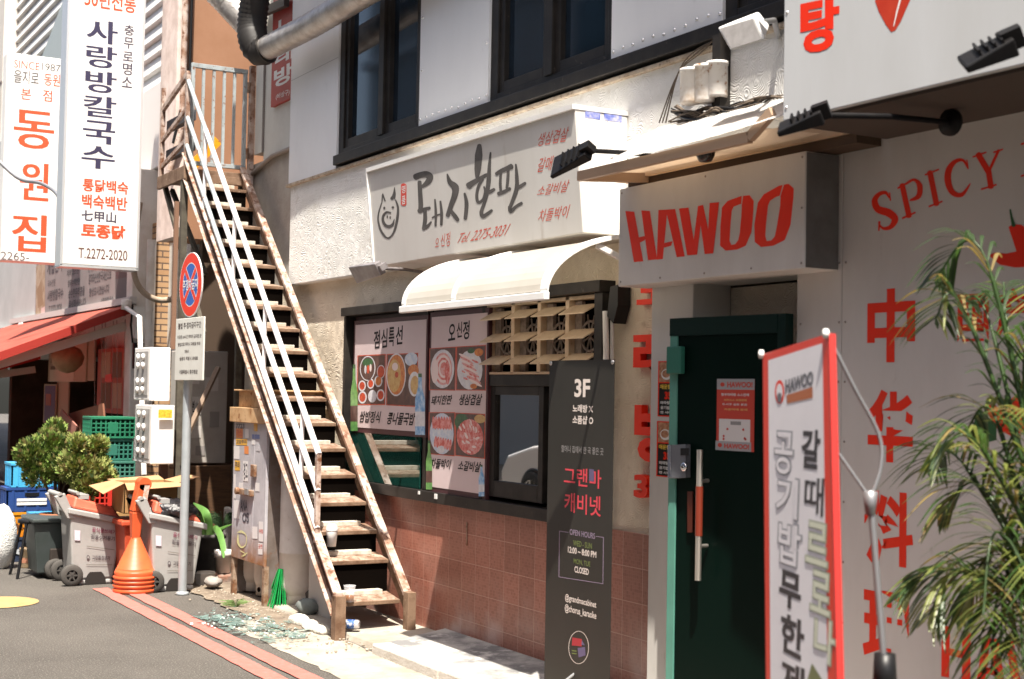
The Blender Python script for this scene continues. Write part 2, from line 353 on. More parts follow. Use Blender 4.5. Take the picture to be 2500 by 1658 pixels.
mb = panels; rng = random.Random(5)
for (a, b) in ((-9.55, -8.52), (-6.96, -5.95)):
    for k in range(11): mb.lathe((a+(b-a)*k/10, -.1, 3.83+rng.uniform(-.01, .01)), [(.010, 0), (.009, .006), (0, .008)], 8, 1, axis=(0, -1, 0))
    for zz in (4.2, 4.6, 5.0):
        for e_ in (a+.01, b-.01): mb.lathe((e_, -.1, zz), [(.010, 0), (.009, .006), (0, .008)], 8, 1, axis=(0, -1, 0))
mb.build('cladding_panel', [PANEL, M('bright rivet', (.85, .85, .85), rough=.25, metal=.6)], PB)
mb = MB(); mb.box(-11.15, -4.5, -.135, .05, 3.69, 3.772); mb.build('sill', FRAME, PB, bevel=.006)
mb = MB(); mb.box(XL-.2, -2, -.10, .3, 6.9, 7.4); mb.build('parapet', PANEL, PB)
mb = MB(); mb.box(XL-.4, -2, -.745, .3, 6.42, 6.6); mb.build('shade_eave', CONC, PB)  # unseen overhang added above the view to shade the upper wall
mb = MB(); mb.box(XL-.2, -2, .2, 6, 0, .01); mb.box(XL-1.3, -2, 5.8, 6, 0, 7.2); mb.box(-13.6, -13.4, .25, 6, 0, 7); mb.box(-13.6, -2, .25, 6, 6.95, 7.1); mb.build('back_wall', M('interior dark grey', (.05, .045, .04), rough=.9), PB)
def window(x0, x1, z0, z1, muls):
    mb = MB(); f = .055
    mb.box(x0, x0+.10, -.085, .06, z0, z1); mb.box(x1-f, x1, -.085, .06, z0, z1); mb.box(x0+.10, x1-f, -.085, .06, z0, z0+.05); mb.box(x0+.10, x1-f, -.085, .06, z1-.06, z1)
    for mu_ in muls: mb.box(mu_-.045, mu_+.045, -.095, .06, z0+.05, z1-.06)
    ed = [x0+.10]+muls+[x1-f]
    for a, b in zip(ed[:-1], ed[1:]):           # sashes
        a2, b2 = a+(.045 if a in muls else .0), b-(.045 if b in muls else .0); s_ = .06
        mb.box(a2+.003, a2+s_, -.07, .0, z0+.053, z1-.063); mb.box(b2-s_, b2-.003, -.07, .0, z0+.053, z1-.063)
        mb.box(a2+s_, b2-s_, -.07, .0, z0+.053, z0+.053+s_*1.2); mb.box(a2+s_, b2-s_, -.07, .0, z1-.063-s_, z1-.063)
    o = mb.build('window', FRAME, PB, bevel=.004)
    g = MB()
    for a, b in zip(ed[:-1], ed[1:]): g.box(a+.02, b-.02, -.03, -.022, z0+.04, z1-.05)
    g.build('pane', GLASS, o); return o
window(-11.15, -9.58, 3.776, 5.75, [-10.29])
window(-8.495, -6.99, 3.776, 5.75, [-7.72])
window(-5.925, -4.5, 3.776, 5.75, [-5.2])
mb = MB(); mb.box(-11.15, -9.58, -.08, .1, 5.752, 6.9); mb.box(-8.495, -6.99, -.08, .1, 5.752, 6.9); mb.box(-5.925, -4.5, -.08, .1, 5.752, 6.9); mb.build('window_head', FRAME, PB)
# ---- street-level window strip: frame, vent louvres, sliding window
mb = MB()
mb.box(-10.93, -7.12, -.075, .04, .985, 1.065)                         # sill bar
mb.box(-10.95, -7.05, -.115, .04, 2.405, 2.475)                         # head
mb.box(-10.95, -10.905, -.085, .04, 1.066, 2.404)
mb.box(-8.60, -8.555, -.06, .04, 1.066, 2.404); mb.box(-7.15, -7.06, -.085, .04, .99, 2.404)
mb.box(-8.554, -7.151, -.05, .04, 1.84, 1.915)                         # bar between louvres and window
mb.box(-9.50, -9.45, -.05, .04, 1.066, 2.404)
mb.box(-10.9, -9.52, -.04, .04, 1.46, 1.5)
shopfront = mb.build('shopfront_frame', FRAME, PB, bevel=.004)
mb = MB(); mb.box(-9.5, -9.49, -.04, -.03, .99, .995)
for (px_, py_, s_) in ((1023, 1203, .012), (1064, 1212, .018)):
    p = un(px_, py_, PLY(-.078)); mb.box(p.x-s_, p.x+s_, -.082, -.074, p.z-s_, p.z+s_)
mb.build('paint_fleck', WHITE, shopfront)
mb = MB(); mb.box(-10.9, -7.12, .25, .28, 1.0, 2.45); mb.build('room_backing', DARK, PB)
mb = MB(); mb.box(-10.9, -8.6, .0, .03, 1.07, 2.40); mb.build('blanking_panel', M('dark reddish panel', (.05, .025, .025), rough=.5), PB)
mb = MB()
for a, b in ((-8.5, -8.12), (-7.8, -7.2)): pass
mb.box(-8.5, -8.44, -.035, .03, 1.09, 1.84); mb.box(-7.86, -7.80, -.035, .03, 1.09, 1.84); mb.box(-7.74, -7.68, -.02, .03, 1.09, 1.84); mb.box(-7.22, -7.16, -.02, .03, 1.09, 1.84)
mb.box(-8.44, -7.86, -.035, .03, 1.09, 1.20); mb.box(-8.44, -7.86, -.035, .03, 1.78, 1.84); mb.box(-7.68, -7.22, -.02, .03, 1.09, 1.20); mb.box(-7.68, -7.22, -.02, .03, 1.78, 1.84)
sw = mb.build('sliding_window', FRAME, PB, bevel=.004)
MIRR = M('reflecting pane', (.62, .60, .57), rough=.015, spec=1., metal=1.)

mb = MB(); mb.box(-8.44, -7.86, -.012, -.004, 1.20, 1.78); mb.box(-7.68, -7.22, .008, .014, 1.20, 1.78); mb.build('pane', MIRR, sw)
# louvred vent: 4 columns x 3 tilted slats with fan grilles behind
VENT = M('aged cream plastic', (.60, .47, .33), (.50, .37, .25), 8, rough=.55, c3=(.28, .18, .11), sc3=26, lo3=.62, hi3=.74)
vx = [-8.53, -8.19, -7.85, -7.51, -7.17]
mb = MB()
for a in vx: mb.box(a-.022, a+.022, -.05, .02, 1.92, 2.40)
mb.box(-8.53, -7.17, -.05, .02, 2.375, 2.40); mb.box(-8.53, -7.17, -.05, .02, 1.917, 1.935)
vent = mb.build('louvre_vent', VENT, PB, bevel=.004)
for c in range(4):
    for r_ in range(3):
        z = 2.335-.15*r_; a, b = vx[c]+.026, vx[c+1]-.026
        mb = MB(); mb.hexa([(a, -.03, z), (b, -.03, z), (b, -.03, z+.012), (a, -.03, z+.012)][:0] or [(a-.008, -.125, z-.055), (b-.008, -.125, z-.055), (b, -.025, z), (a, -.025, z), (a-.008, -.123, z-.047), (b-.008, -.123, z-.047), (b, -.025, z+.01), (a, -.025, z+.01)])
        mb.build('slat', VENT, vent)
    mb = MB(); cx_ = (vx[c]+vx[c+1])/2
    mb.box(vx[c]+.024, vx[c]+.10, -.005, .02, 1.94, 2.37); mb.lathe((cx_+.03, -.004, 2.15), [(.10, 0), (.10, .006), (.085, .006), (.085, 0)], 20, axis=(0, -1, 0))
    for k in range(4):
        a = k*math.pi/4+.3; mb.bar((cx_+.03-.1*math.cos(a), -.006, 2.15-.14*math.sin(a)), (cx_+.03+.1*math.cos(a), -.006, 2.15+.14*math.sin(a)), .008, .008)
    mb.build('fan_grille', M('dusty grey plastic', (.33, .27, .23), (.2, .16, .13), 20, rough=.7), vent)
# ================================================================== neighbouring hot-pot building on the right
HB = thing('hotpot_building', 'white board clad building with recessed green glass door and red painted lettering', 'building', (-4, 0, 0))
mb = MB(); mb.box(-6.325, -5.955, -.25, 0, .0, 2.95); mb.box(-5.955, -5.15, -.245, 0, 2.38, 2.95); mb.build('pillar', HWALL, HB, bevel=.006)
mb = MB(); mb.box(-5.148, -4.846, -.25, .05, 0, 2.95); mb.box(-4.843, -3.3, -.25, .05, 0, 2.95); mb.box(-3.297, 1.0, -.25, .05, 0, 2.95); mb.build('wall', HWALL, HB, bevel=.004)
mb = MB(); mb.box(-4.56, 1.0, -.24, .2, 2.955, 6.4); mb.build('upper_wall', HWALL, HB)
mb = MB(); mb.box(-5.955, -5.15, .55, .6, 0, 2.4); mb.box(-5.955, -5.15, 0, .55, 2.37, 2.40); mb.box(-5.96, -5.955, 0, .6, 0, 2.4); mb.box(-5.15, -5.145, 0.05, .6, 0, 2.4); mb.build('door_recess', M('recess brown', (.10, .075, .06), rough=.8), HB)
mb = MB(); rng = random.Random(9)
for xx in (-5.12, -4.86, -4.82, -3.32):
    for k in range(9): mb.lathe((xx, -.25, .25+k*.27), [(.006, 0), (.005, .003), (0, .004)], 8, axis=(0, -1, 0))
mb.build('screw', M('dull screw', (.25, .22, .2), rough=.5, metal=.5), HB)
# door leaf ajar in front of the pillar
TEAL = M('lit teal enamel', (.085, .24, .19), (.07, .2, .16), 4, rough=.35)  # door's lit edge strip, its brightness put into the green
DGRN = M('dark green glass', (.0015, .007, .005), rough=.3, spec=.07)
hx, hy = -5.16, -.262
fe = un(1652, 900, PLY(-.36)); dvec = Vector((fe.x-hx, -.36-hy, 0)); Ld = dvec.length; dvec.normalize(); dn = Vector((-dvec.y, dvec.x, 0)); dn = dn if dn.y < 0 else -dn
def leaf(mb, a, b, za, zb, t0, t1, mi=0):
    o_ = Vector((hx, hy, 0)); p = [o_+dvec*a+dn*t0, o_+dvec*b+dn*t0, o_+dvec*b+dn*t1, o_+dvec*a+dn*t1]
    mb.hexa([(q.x, q.y, za) for q in p]+[(q.x, q.y, zb) for q in p], mi)
mb = MB(); leaf(mb, Ld-.055, Ld, .16, 2.185, 0, .05)
door = mb.build('door', TEAL, HB, bevel=.003)
mb = MB(); leaf(mb, .05, Ld-.055, .16, 2.185, .012, .042); mb.build('glass_panel', DGRN, door)
mb = MB(); leaf(mb, .05, Ld-.001, 2.10, 2.19, -.004, .054); leaf(mb, .05, Ld-.055, .16, .26, .0, .05); leaf(mb, 0, .05, .16, 2.19, -.002, .052); mb.build('rail', M('dark green enamel', (.0015, .012, .009), rough=.4, spec=.2), door)
mb = MB(); leaf(mb, Ld-.115, Ld-.01, 1.905, 2.045, .05, .085); mb.build('hinge_plate', M('green enamel plate', (.02, .11, .08), rough=.4), door, bevel=.006)
def dp(px_, py_, e):                                  # point on the door plane, e in front of it
    return un(px_, py_, (Vector((hx, hy, 0))+dn*(.05+e), dn))
mb = MB(); a, b = dp(1709, 1098, .06), dp(1704, 1417, .06)
L_ = (b-a)
mb.tube([a, a+L_*.28], .016, 12, 0); mb.tube([a+L_*.66, b], .016, 12, 0); mb.tube([a+L_*.28, a+L_*.66], .019, 12, 1)
for k in (.24, .74): mb.tube([a+L_*k, a+L_*k-dn*.06], .010, 8, 0)
mb.build('handle', [M('brushed nickel', (.7, .66, .6), rough=.3, metal=.9), M('red wood grip', (.16, .025, .012), rough=.35, coat=.4)], door)
q = [dp(1678, 1200, .01), dp(1690, 1200, .01), dp(1690, 1300, .01), dp(1678, 1300, .01)]
mb = MB(); mb.prism(q, [p-dn*.008 for p in q]); mb.build('inner_grip', M('dark red wood', (.06, .012, .006), rough=.4), door)
a = dp(1661, 1090, 0); q = [dp(1648, 1086, 0), dp(1686, 1085, 0), dp(1686, 1166, 0), dp(1648, 1168, 0)]
mb = MB(); mb.prism([p+dn*.035 for p in q], q); q2 = [dp(1662, 1094, .036), dp(1682, 1094, .036), dp(1682, 1112, .036), dp(1662, 1112, .036)]; mb.prism([p+dn*.004 for p in q2], q2, 1)
c = dp(1672, 1140, .036); mb.lathe(c, [(.022, 0), (.022, .012), (.014, .016), (0, .016)], 16, 2, axis=dn); mb.lathe(c+dn*.016, [(.006, 0), (.006, .006), (0, .006)], 8, 1, axis=dn)
q2 = [dp(1645, 1086, .0), dp(1652, 1086, .0), dp(1652, 1166, .0), dp(1645, 1168, .0)]; mb.prism([p+dn*.045 for p in q2], q2, 2)
mb.build('lock', [M('grey lock', (.16, .17, .19), rough=.35, metal=.5), BLACK, M('chrome', (.8, .8, .82), rough=.15, metal=1)], door, bevel=.003)
# ================================================================== opposite side of the street (seen only in the glass) 
OB = thing('opposite_building', 'grey office block across the street, reflected in the window glass', 'building', (-10, -13, 0))
mb = MB(); mb.box(-40, 12, -14, -13, 0, 15); mb.build('wall', M('mid grey render', (.22, .23, .25), rough=.8), OB)
mb = MB()
for i in range(9):
    for j in range(4): mb.box(-28+i*4.4, -26+i*4.4, -12.99, -12.95, 3.6+j*2.8, 5.4+j*2.8)
mb.build('window', GLASS, OB)
mb = MB()
for i in range(9): mb.box(-28.6+i*4.4, -28.2+i*4.4, -12.99, -12.8, 3, 14)
for j in range(4): mb.box(-40, 12, -12.99, -12.75, 3.2+j*2.8, 3.45+j*2.8)
mb.build('pilaster', M('pale blue grey pilaster', (.36, .40, .46), rough=.7), OB)
# ================================================================== steel staircase
RUSTL = M('rust stained white steel', (.46, .375, .33), (.24, .14, .095), 7, .42, .6, rough=.55, c3=(.13, .05, .022), sc3=20, lo3=.52, hi3=.64, bump=.25, bsc=80)
RUSTD = M('worn brown steel', (.21, .135, .088), (.11, .058, .032), 7, .4, .62, rough=.7, c3=(.46, .37, .29), sc3=20, lo3=.64, hi3=.74, bump=.3, bsc=80)
TREAD = M('worn sandy tread', (.33, .26, .205), (.18, .105, .068), 9, .38, .6, rough=.85, c3=(.13, .06, .028), sc3=30, lo3=.52, hi3=.64, bump=.5, bsc=120)
RAILW = M('chalky white rail paint', (.74, .72, .73), (.62, .60, .60), 7, rough=.45, c3=(.25, .13, .07), sc3=30, lo3=.68, hi3=.76)
BLUEG = M('pale blue grey steel', (.36, .41, .43), (.28, .31, .32), 7, rough=.5, c3=(.2, .09, .045), sc3=22, lo3=.58, hi3=.68)
ST = thing('staircase', 'narrow rusty steel outdoor staircase with white handrails climbing along the wall', 'staircase', (-9.6, -.42, 0))
YL, YR = -.68, -.17
x0, z0 = -9.50, .255; x1, z1 = -13.44, 3.93
sl = (z1-z0)/(x1-x0)
def sz(x): return z0+(x-x0)*sl
N = 18
def slopebar(mb, xa, xb, ya, yb, dzl, dzh, mi=0):
    mb.hexa([(xb, ya, sz(xb)+dzl), (xa, ya, sz(xa)+dzl), (xa, yb, sz(xa)+dzl), (xb, yb, sz(xb)+dzl), (xb, ya, sz(xb)+dzh), (xa, ya, sz(xa)+dzh), (xa, yb, sz(xa)+dzh), (xb, yb, sz(xb)+dzh)], mi)
# left stringer: a channel open to the street
mb = MB(); slopebar(mb, -9.50, -13.5, YL-.055, YL+.015, .06, .085); slopebar(mb, -9.55, -13.5, YL-.055, YL+.015, -.135, -.115); slopebar(mb, -9.52, -13.5, YL-.005, YL+.012, -.115, .06, 1)
mb.box(-9.56, -9.475, YL-.045, YL+.035, -.02, .32, 2)
mb.build('stringer', [RUSTL, M('dark brown channel web', (.07, .03, .018), (.035, .018, .01), 12, rough=.8), RUSTD], ST, bevel=.004)
mb = MB(); slopebar(mb, -9.43, -13.40, YR-.012, YR+.05, .03, .075); slopebar(mb, -9.43, -13.40, YR+.02, YR+.045, -.13, .03, 1); mb.box(-9.49, -9.405, YR-.018, YR+.048, .03, .325, 1)
mb.build('stringer', [RUSTL, RUSTD], ST, bevel=.004)
for i in range(N):
    x = x0-.10-i*(x0-.10-x1)/N*1.0; z = sz(x)-.02
    if i == 0: z = .255
    mb = MB(); xw = .20
    mb.hexa([(x-xw, YL+.014, z+.02), (x+.03, YL+.014, z-.014), (x+.03, YR-.005, z-.014), (x-xw, YR-.005, z+.02), (x-xw, YL+.014, z+.034), (x+.03, YL+.014, z), (x+.03, YR-.005, z), (x-xw, YR-.005, z+.034)])
    mb.box(x+.02, x+.034, YL+.014, YR-.005, z-.028, z+.002, 1)
    mb.box(x-xw+.0, x-xw+.075, YL+.02, YR-.075, z+.022, z+.058, 2)
    tr = mb.build('tread', [TREAD, RUSTD, M('pale scuffed batten', (.58, .54, .48), (.42, .35, .27), 14, rough=.8, c3=(.3, .2, .13), sc3=30, lo3=.62, hi3=.72)], ST, bevel=.004)
GAPSH = M('blackened sheet', (.004, .003, .0025), rough=.9, spec=0.)  # black plates added behind the treads, painting the shade in the gaps
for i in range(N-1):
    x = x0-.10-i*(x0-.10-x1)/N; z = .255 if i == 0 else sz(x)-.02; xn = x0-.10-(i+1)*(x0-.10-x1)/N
    MB().box(x-.206, x-.200, YL+.016, YR-.006, z+.01, sz(xn)-.046).build('gap_shade', GAPSH, ST)
# landing
mb = MB(); mb.box(-14.33, -13.40, -.72, -.08, 3.86, 3.905); mb.box(-14.33, -13.40, -.735, -.70, 3.80, 3.93); mb.box(-13.44, -13.39, -.72, -.08, 3.78, 3.86)
mb.build('landing', RUSTD, ST, bevel=.004)
mb = MB()
for y in (-.70, -.12): mb.bar((-13.5, y, 3.8), (-13.46, y, 0), .06, .06)
mb.bar((-14.28, -.66, 3.82), (-12.9, -.66, 2.3), .045, .045); mb.bar((-14.25, -.6, 3.8), (-13.55, -.45, 2.9), .04, .04)
mb.build('strut', M('dark olive steel', (.09, .08, .06), (.05, .04, .03), 10, rough=.8), ST)
# side frame of the landing
mb = MB()
for x in (-13.46, -14.30): mb.bar((x, -.70, 3.9), (x, -.70, 4.84), .04, .04)
mb.bar((-13.46, -.70, 4.84), (-14.30, -.70, 4.62), .035, .05); mb.bar((-13.46, -.70, 4.50), (-14.30, -.70, 4.30), .03, .04); mb.bar((-13.46, -.70, 4.19), (-14.30, -.70, 4.03), .03, .04)
mb.build('side_frame', RUSTL, ST)
mb = MB()
for z in (4.52, 4.22, 3.98): mb.box(-14.28, -13.5, -.665, -.60, z-.12, z-.02)
mb.build('slatted_back', M('weathered dark slat', (.06, .06, .07), rough=.8), ST)
# three handrails on the street side and their posts
for za, zb_, kk in ((4.79, 1.31, .17), (4.43, 1.037, .27), (4.16, .759, .37)):
    a = Vector((-13.48, -.70, za)); b = Vector((-9.92, -.70, zb_)); k = a+(b-a)*kk
    mb = MB(); mb.tube([a, k], .022, 8, 1); mb.tube([k, b], .024, 8, 0); mb.build('handrail', [RAILW, BLUEG], ST)
for i, x in enumerate((-9.93, -10.27, -11.15, -11.98, -12.86)):
    mb = MB(); t = (x+9.92)/(-13.46+9.92); top = 1.31*(1-t)+4.79*t
    if i == 0: mb.bar((x, -.70, sz(x)), (x, -.70, top), .036, .036, 1)
    else: mb.tube([(x, -.70, sz(x)+.02), (x, -.70, top)], .018, 8, 0)
    mb.build('baluster', [RAILW, RUSTL], ST)
# gate across the head of the stair
GT = thing('gate', 'rusty pale blue grille gate at the head of the staircase', 'gate', (-13.5, -.36, 3.96))
mb = MB(); X = -13.5
mb.box(X-.02, X+.02, -.66, -.09, 4.91, 4.955); mb.box(X-.02, X+.02, -.66, -.09, 3.955, 3.995)
for y in (-.66, -.13): mb.box(X-.02, X+.02, y, y+.035, 3.996, 4.909)
mb.build('gate_frame', BLUEG, GT, bevel=.003)
for k in range(1, 5):
    y = -.66+.105*k+.005; MB().box(X-.012, X+.012, y, y+.026, 3.996, 4.909).build('bar', BLUEG, GT)
for z in (4.78, 4.12): MB().lathe((X+.01, -.082, z), [(.02, -.05), (.02, .05)], 8).build('hinge', RUST, GT)
mb = MB(); mb.box(X-.03, X+.03, -.065, -.015, 3.8, 5.0); tag(mb.build('gate_post', RUSTL), 'rusty steel post the grille gate hangs from', 'post')
mb = MB(); mb.prism([(-14.9, -.28, 4.0), (-14.9, .05, 4.35), (-14.9, .05, 4.45), (-14.9, -.28, 4.08)], [(-14.95, -.28, 4.0), (-14.95, .05, 4.35), (-14.95, .05, 4.45), (-14.95, -.28, 4.08)])
YO = MB(); YO.bar((-14.6, -.42, 3.98), (-14.6, -.02, 4.42), .03, .10)
g = YO.build('upper_stair_edge', M('black and yellow tape', (.75, .30, .01), (.03, .02, .01), 16, .62, .66, rough=.5)); tag(g, 'yellow hazard taped edge of a stair flight behind the gate', 'stair edge')
# ================================================================== orange wall and what stands beyond it
OW = thing('orange_building', 'tall building with salmon orange painted end wall behind the gate', 'building', (-15, 1, 0))
mb = MB(); mb.quad((-15.0, -.62, 3.6), (-15.0, 3, 3.6), (-15.0, 3, 9), (-15.0, -.62, 9))
mb = MB(); mb.box(-15.6, -15.0, -.26, 3, 3.4, 9); mb.build('wall', M('salmon orange paint', (.30, .155, .09), (.26, .13, .07), 2, rough=.7, c3=(.2, .09, .05), sc3=14, lo3=.70, hi3=.76), OW)
mb = MB(); mb.box(-15.6, -14.99, -.37, -.262, 3.4, 9); mb.tube([(-14.93, -.31, 9), (-14.93, -.31, 4.6), (-14.97, -.42, 4.1)], .035, 10, 1); mb.tube([(-14.93, -.235, 9), (-14.93, -.245, 5.2), (-14.95, -.40, 4.4)], .016, 8, 2)
mb.build('corner_trim', [M('pinkish white trim', (.66, .56, .52), (.5, .4, .36), 6, rough=.6), RUSTL, BLACK], OW)
# white building with corrugated siding
WB = thing('siding_building', 'white building clad in horizontal corrugated siding above the shop', 'building', (-17, 1, 0))
SID = M('white siding', (.66, .67, .66), (.58, .58, .56), 3, rough=.5)
mb = MB(); xa, xb = -30, -15.62; z = 5.40
while z < 9.5:
    mb.add([(xa, .02, z), (xb, .02, z), (xb, -.05, z+.03), (xa, -.05, z+.03), (xa, .0, z+.20), (xb, .0, z+.20)], [(0, 1, 2, 3), (3, 2, 5, 4)]); z += .20
mb.box(xa, xb, .03, 3, 2.2, 9.6); mb.build('siding', SID, WB)
mb = MB(); mb.box(-18.2, -15.75, -.12, .02, 4.38, 5.39); mb.build('fascia_panel', M('bright white fascia', (.76, .74, .72), rough=.5), WB, bevel=.01)
mb = MB(); mb.box(-15.62, -15.45, -.10, .1, 4.9, 9.5); mb.build('corner_trim', M('pinkish white trim', (.6, .5, .45)), WB)
mb = MB()
for k in range(8): mb.box(-18.5, -16.2, -.03-.01*(k % 2), .02, 3.72+.08*k, 3.795+.08*k)
mb.build('grey_cladding', M('grey lap cladding', (.42, .43, .44), (.3, .3, .31), 4, rough=.6), WB)
# brick pier, drain pipe and cable loop
def brickm(name, a, b, c):
    m = M(name, a); t, N_, L, bs = nodes(m); bs.inputs['Roughness'].default_value = .85
    tc = N_.new('ShaderNodeTexCoord'); mp = N_.new('ShaderNodeMapping'); L.new(tc.outputs['Object'], mp.inputs[0]); mp.inputs['Rotation'].default_value = (R(90), 0, R(0))
    sx = N_.new('ShaderNodeSeparateXYZ'); L.new(tc.outputs['Object'], sx.inputs[0]); cb = N_.new('ShaderNodeCombineXYZ'); ad = N_.new('ShaderNodeMath'); L.new(sx.outputs[0], ad.inputs[0]); L.new(sx.outputs[1], ad.inputs[1]); L.new(ad.outputs[0], cb.inputs[0]); L.new(sx.outputs[2], cb.inputs[1])
    br = N_.new('ShaderNodeTexBrick'); L.new(cb.outputs[0], br.inputs['Vector'])
    for k, v in (('Scale', 1.), ('Mortar Size', .008), ('Brick Width', .2), ('Row Height', .072)): br.inputs[k].default_value = v
    br.inputs['Color1'].default_value = lin(a); br.inputs['Color2'].default_value = lin(b); br.inputs['Mortar'].default_value = lin(c); L.new(br.outputs[0], bs.inputs['Base Color'])
    bp = N_.new('ShaderNodeBump'); bp.inputs['Distance'].default_value = .01; bp.invert = True; L.new(br.outputs[1], bp.inputs['Height']); L.new(bp.outputs[0], bs.inputs['Normal']); return m
BRICK = brickm('tan brick', (.46, .30, .17), (.36, .21, .11), (.12, .08, .06))
BRICKD = brickm('dark brick', (.16, .08, .05), (.11, .055, .035), (.05, .03, .02))
AB = thing('alley_building', 'dark brick building set back in the gap beside the staircase', 'building', (-16, 1, 0))
mb = MB(); mb.box(-16.9, -16.45, -.12, .2, 0, 3.72); mb.build('brick_pier', BRICK, AB)
mb = MB(); mb.box(-16.45, -12.0, 1.2, 1.3, 0, 3.8); mb.box(-16.45, -16.35, .1, 1.2, 0, 3.8); mb.box(-15.5, -13.6, .2, 1.2, 3.55, 3.6); mb.build('wall', BRICKD, AB)
mb = MB(); mb.box(-15.2, -15.1, .0, 1.2, 0, 3.5); mb.build('shutter', M('dark corrugated shutter', (.07, .045, .03), rough=.7), AB)
mb = MB(); mb.tube([(-16.38, -.2, 3.5), (-16.38, -.2, 1.0)], .055, 12); mb.tube([(-16.38, -.2, 2.22), (-16.38, -.2, 2.14)], .068, 12); tag(mb.build('drain_pipe', M('white plastic pipe', (.72, .68, .64), (.6, .52, .45), 4, rough=.5)), 'vertical white plastic drain pipe beside the tan brick pier', 'pipe')
mb = MB(); pts = []
for k in range(24):
    t = k/23; a = math.pi*(1.05+t*.95)
    pts.append((-16.2+.0*t, -.12+.30*math.cos(a), 3.0+.52*math.sin(a)))
pts = [(-16.2, -.40, 3.9), (-16.2, -.45, 3.5)]+[(-16.2, -.12+.33*math.cos(math.pi*(1+.55*k/12)), 3.15+.36*math.sin(math.pi*(1+.55*k/12))) for k in range(13)]+[(-16.1, .25, 2.86)]
mb.tube(pts, .035, 8); tag(mb.build('hose', M('dusty hose', (.40, .32, .25), (.3, .23, .17), 8, rough=.7)), 'dusty hose hanging in a loop over the dark brick wall', 'hose')
# ================================================================== ventilation ducts
def ribbed(mb, pts, r, pitch, amp, n=16, mi=0):
    pts = [Vector(p) for p in pts]; out = []; rs = []
    seg = [0.]
    for a, b in zip(pts[:-1], pts[1:]): seg.append(seg[-1]+(b-a).length)
    k = max(2, int(seg[-1]/pitch*2)); j = 0
    for i in range(k+1):
        s_ = seg[-1]*i/k
        while j < len(pts)-2 and seg[j+1] < s_: j += 1
        t = (s_-seg[j])/max(seg[j+1]-seg[j], 1e-6); out.append(pts[j].lerp(pts[j+1], t)); rs.append(r+(amp if i % 2 else 0))
    mb.tube(out, rs, n, mi)
def curve(pts, per=6):
    P = [Vector(p) for p in pts]; o = []
    for i in range(len(P)-1):
        p0, p1, p2, p3 = P[max(i-1, 0)], P[i], P[i+1], P[min(i+2, len(P)-1)]
        for k in range(per):
            t = k/per; o.append(.5*((2*p1)+(p2-p0)*t+(2*p0-5*p1+4*p2-p3)*t*t+(3*p1-p0-3*p2+p3)*t**3))
    return o+[P[-1]]
FOIL = M('aluminium foil duct', (.58, .55, .52), (.42, .38, .35), 9, rough=.42, metal=.7, bump=.6, bsc=28)
a = un(644, 122, PLY(-.34)); b = un(760, 62, PLY(-.30)); c = un(905, -26, PLY(-.28)); d = c+(c-b)*1.6
mb = MB(); ribbed(mb, [a, b, c, d], .105, .11, .006, 22, 0)
tag(mb.build('metal_duct', FOIL), 'silver spiral metal duct running up to the right in front of the cladding', 'duct')
e1 = un(628, -60, PLY(-.42)); e2 = un(616, 50, PLY(-.42))
mb = MB(); ribbed(mb, curve([e1+Vector((0, 0, .6)), e1, e2, un(618, 98, PLY(-.42)), un(632, 124, PLY(-.38)), a+(b-a)*.06], 5), .128, .045, .012, 20)
tag(mb.build('flexible_duct', M('black rubber duct', (.02, .018, .017), rough=.55)), 'black corrugated elbow duct joined to the silver duct', 'duct')
mb = MB(); ribbed(mb, [un(505, -50, PLY(-.5)), un(562, 8, PLY(-.3)), un(612, 62, PLY(-.15))], .14, .05, .012, 18)
tag(mb.build('foil_duct', FOIL), 'silver crinkled flexible duct descending behind the black elbow', 'duct')
mb = MB(); mb.bar(un(622, 40, PLY(-.1)), un(700, 5, PLY(-.1)), .05, .08); mb.build('duct_bracket', M('dark bracket', (.05, .04, .035), rough=.6))
bpy.data.objects['duct_bracket']['label'] = 'short dark bracket behind the black elbow duct'; bpy.data.objects['duct_bracket']['category'] = 'bracket'
# ================================================================== helpers for lettering on planes
def qrect(plane, x0, x1, y0, y1):
    xm, ym = (x0+x1)/2, (y0+y1)/2
    a, b, c, d = un(x0, ym, plane), un(x1, ym, plane), un(xm, y0, plane), un(xm, y1, plane)
    ez = Vector((0, 0, 1)); n = plane[1]; ez = (ez-n*ez.dot(n)).normalized(); ex = (b-a); ex = (ex-ez*ex.dot(ez))
    hx_ = ex/2; m = (a+b)/2; m = m-ez*(m-(c+d)/2).dot(ez); hz = ez*((c-d).dot(ez)/2)
    return (m-hx_+hz, m+hx_+hz, m+hx_-hz, m-hx_-hz)
def qd(plane, pts): return tuple(un(a, b, plane) for a, b in pts)
def conv(o, s): return lambda a, b: (o[0]+a/s, o[1]+b/s)
def letters(parent, plane, items, mat, cv=lambda a, b: (a, b), bold=.012, e=.003, name='lettering', **k):
    for it in items:
        mb = MB(); mb.fixn = False
        s, q = it[0], it[1]
        if len(q) == 4 and not isinstance(q[0], (tuple, list)):
            a, b = cv(q[0], q[2]); c, d = cv(q[1], q[3]); Q = qrect(plane, a, c, b, d)
        else: Q = qd(plane, [cv(*p) for p in q])
        txt(mb, s, Q, plane[1], bold=it[2] if len(it) > 2 else bold, e=e, **k)
        mb.build(name, mat, parent)
def flat(fnlist, mats, parent, name='print'):
    mb = MB(); mb.fixn = False; fnlist(mb); return mb.build(name, mats, parent)
SGREY = M('grey white sign face', (.60, .585, .56), (.56, .54, .51), 1.2, rough=.55, c3=(.46, .42, .38), sc3=3, lo3=.62, hi3=.78, stretch=(2, 1, .4))
SWHITE = M('bright sign box', (.74, .74, .73), (.68, .67, .65), 3, rough=.5)
INKG = M('charcoal brush ink', (.075, .068, .064), (.11, .10, .095), 12, rough=.6)
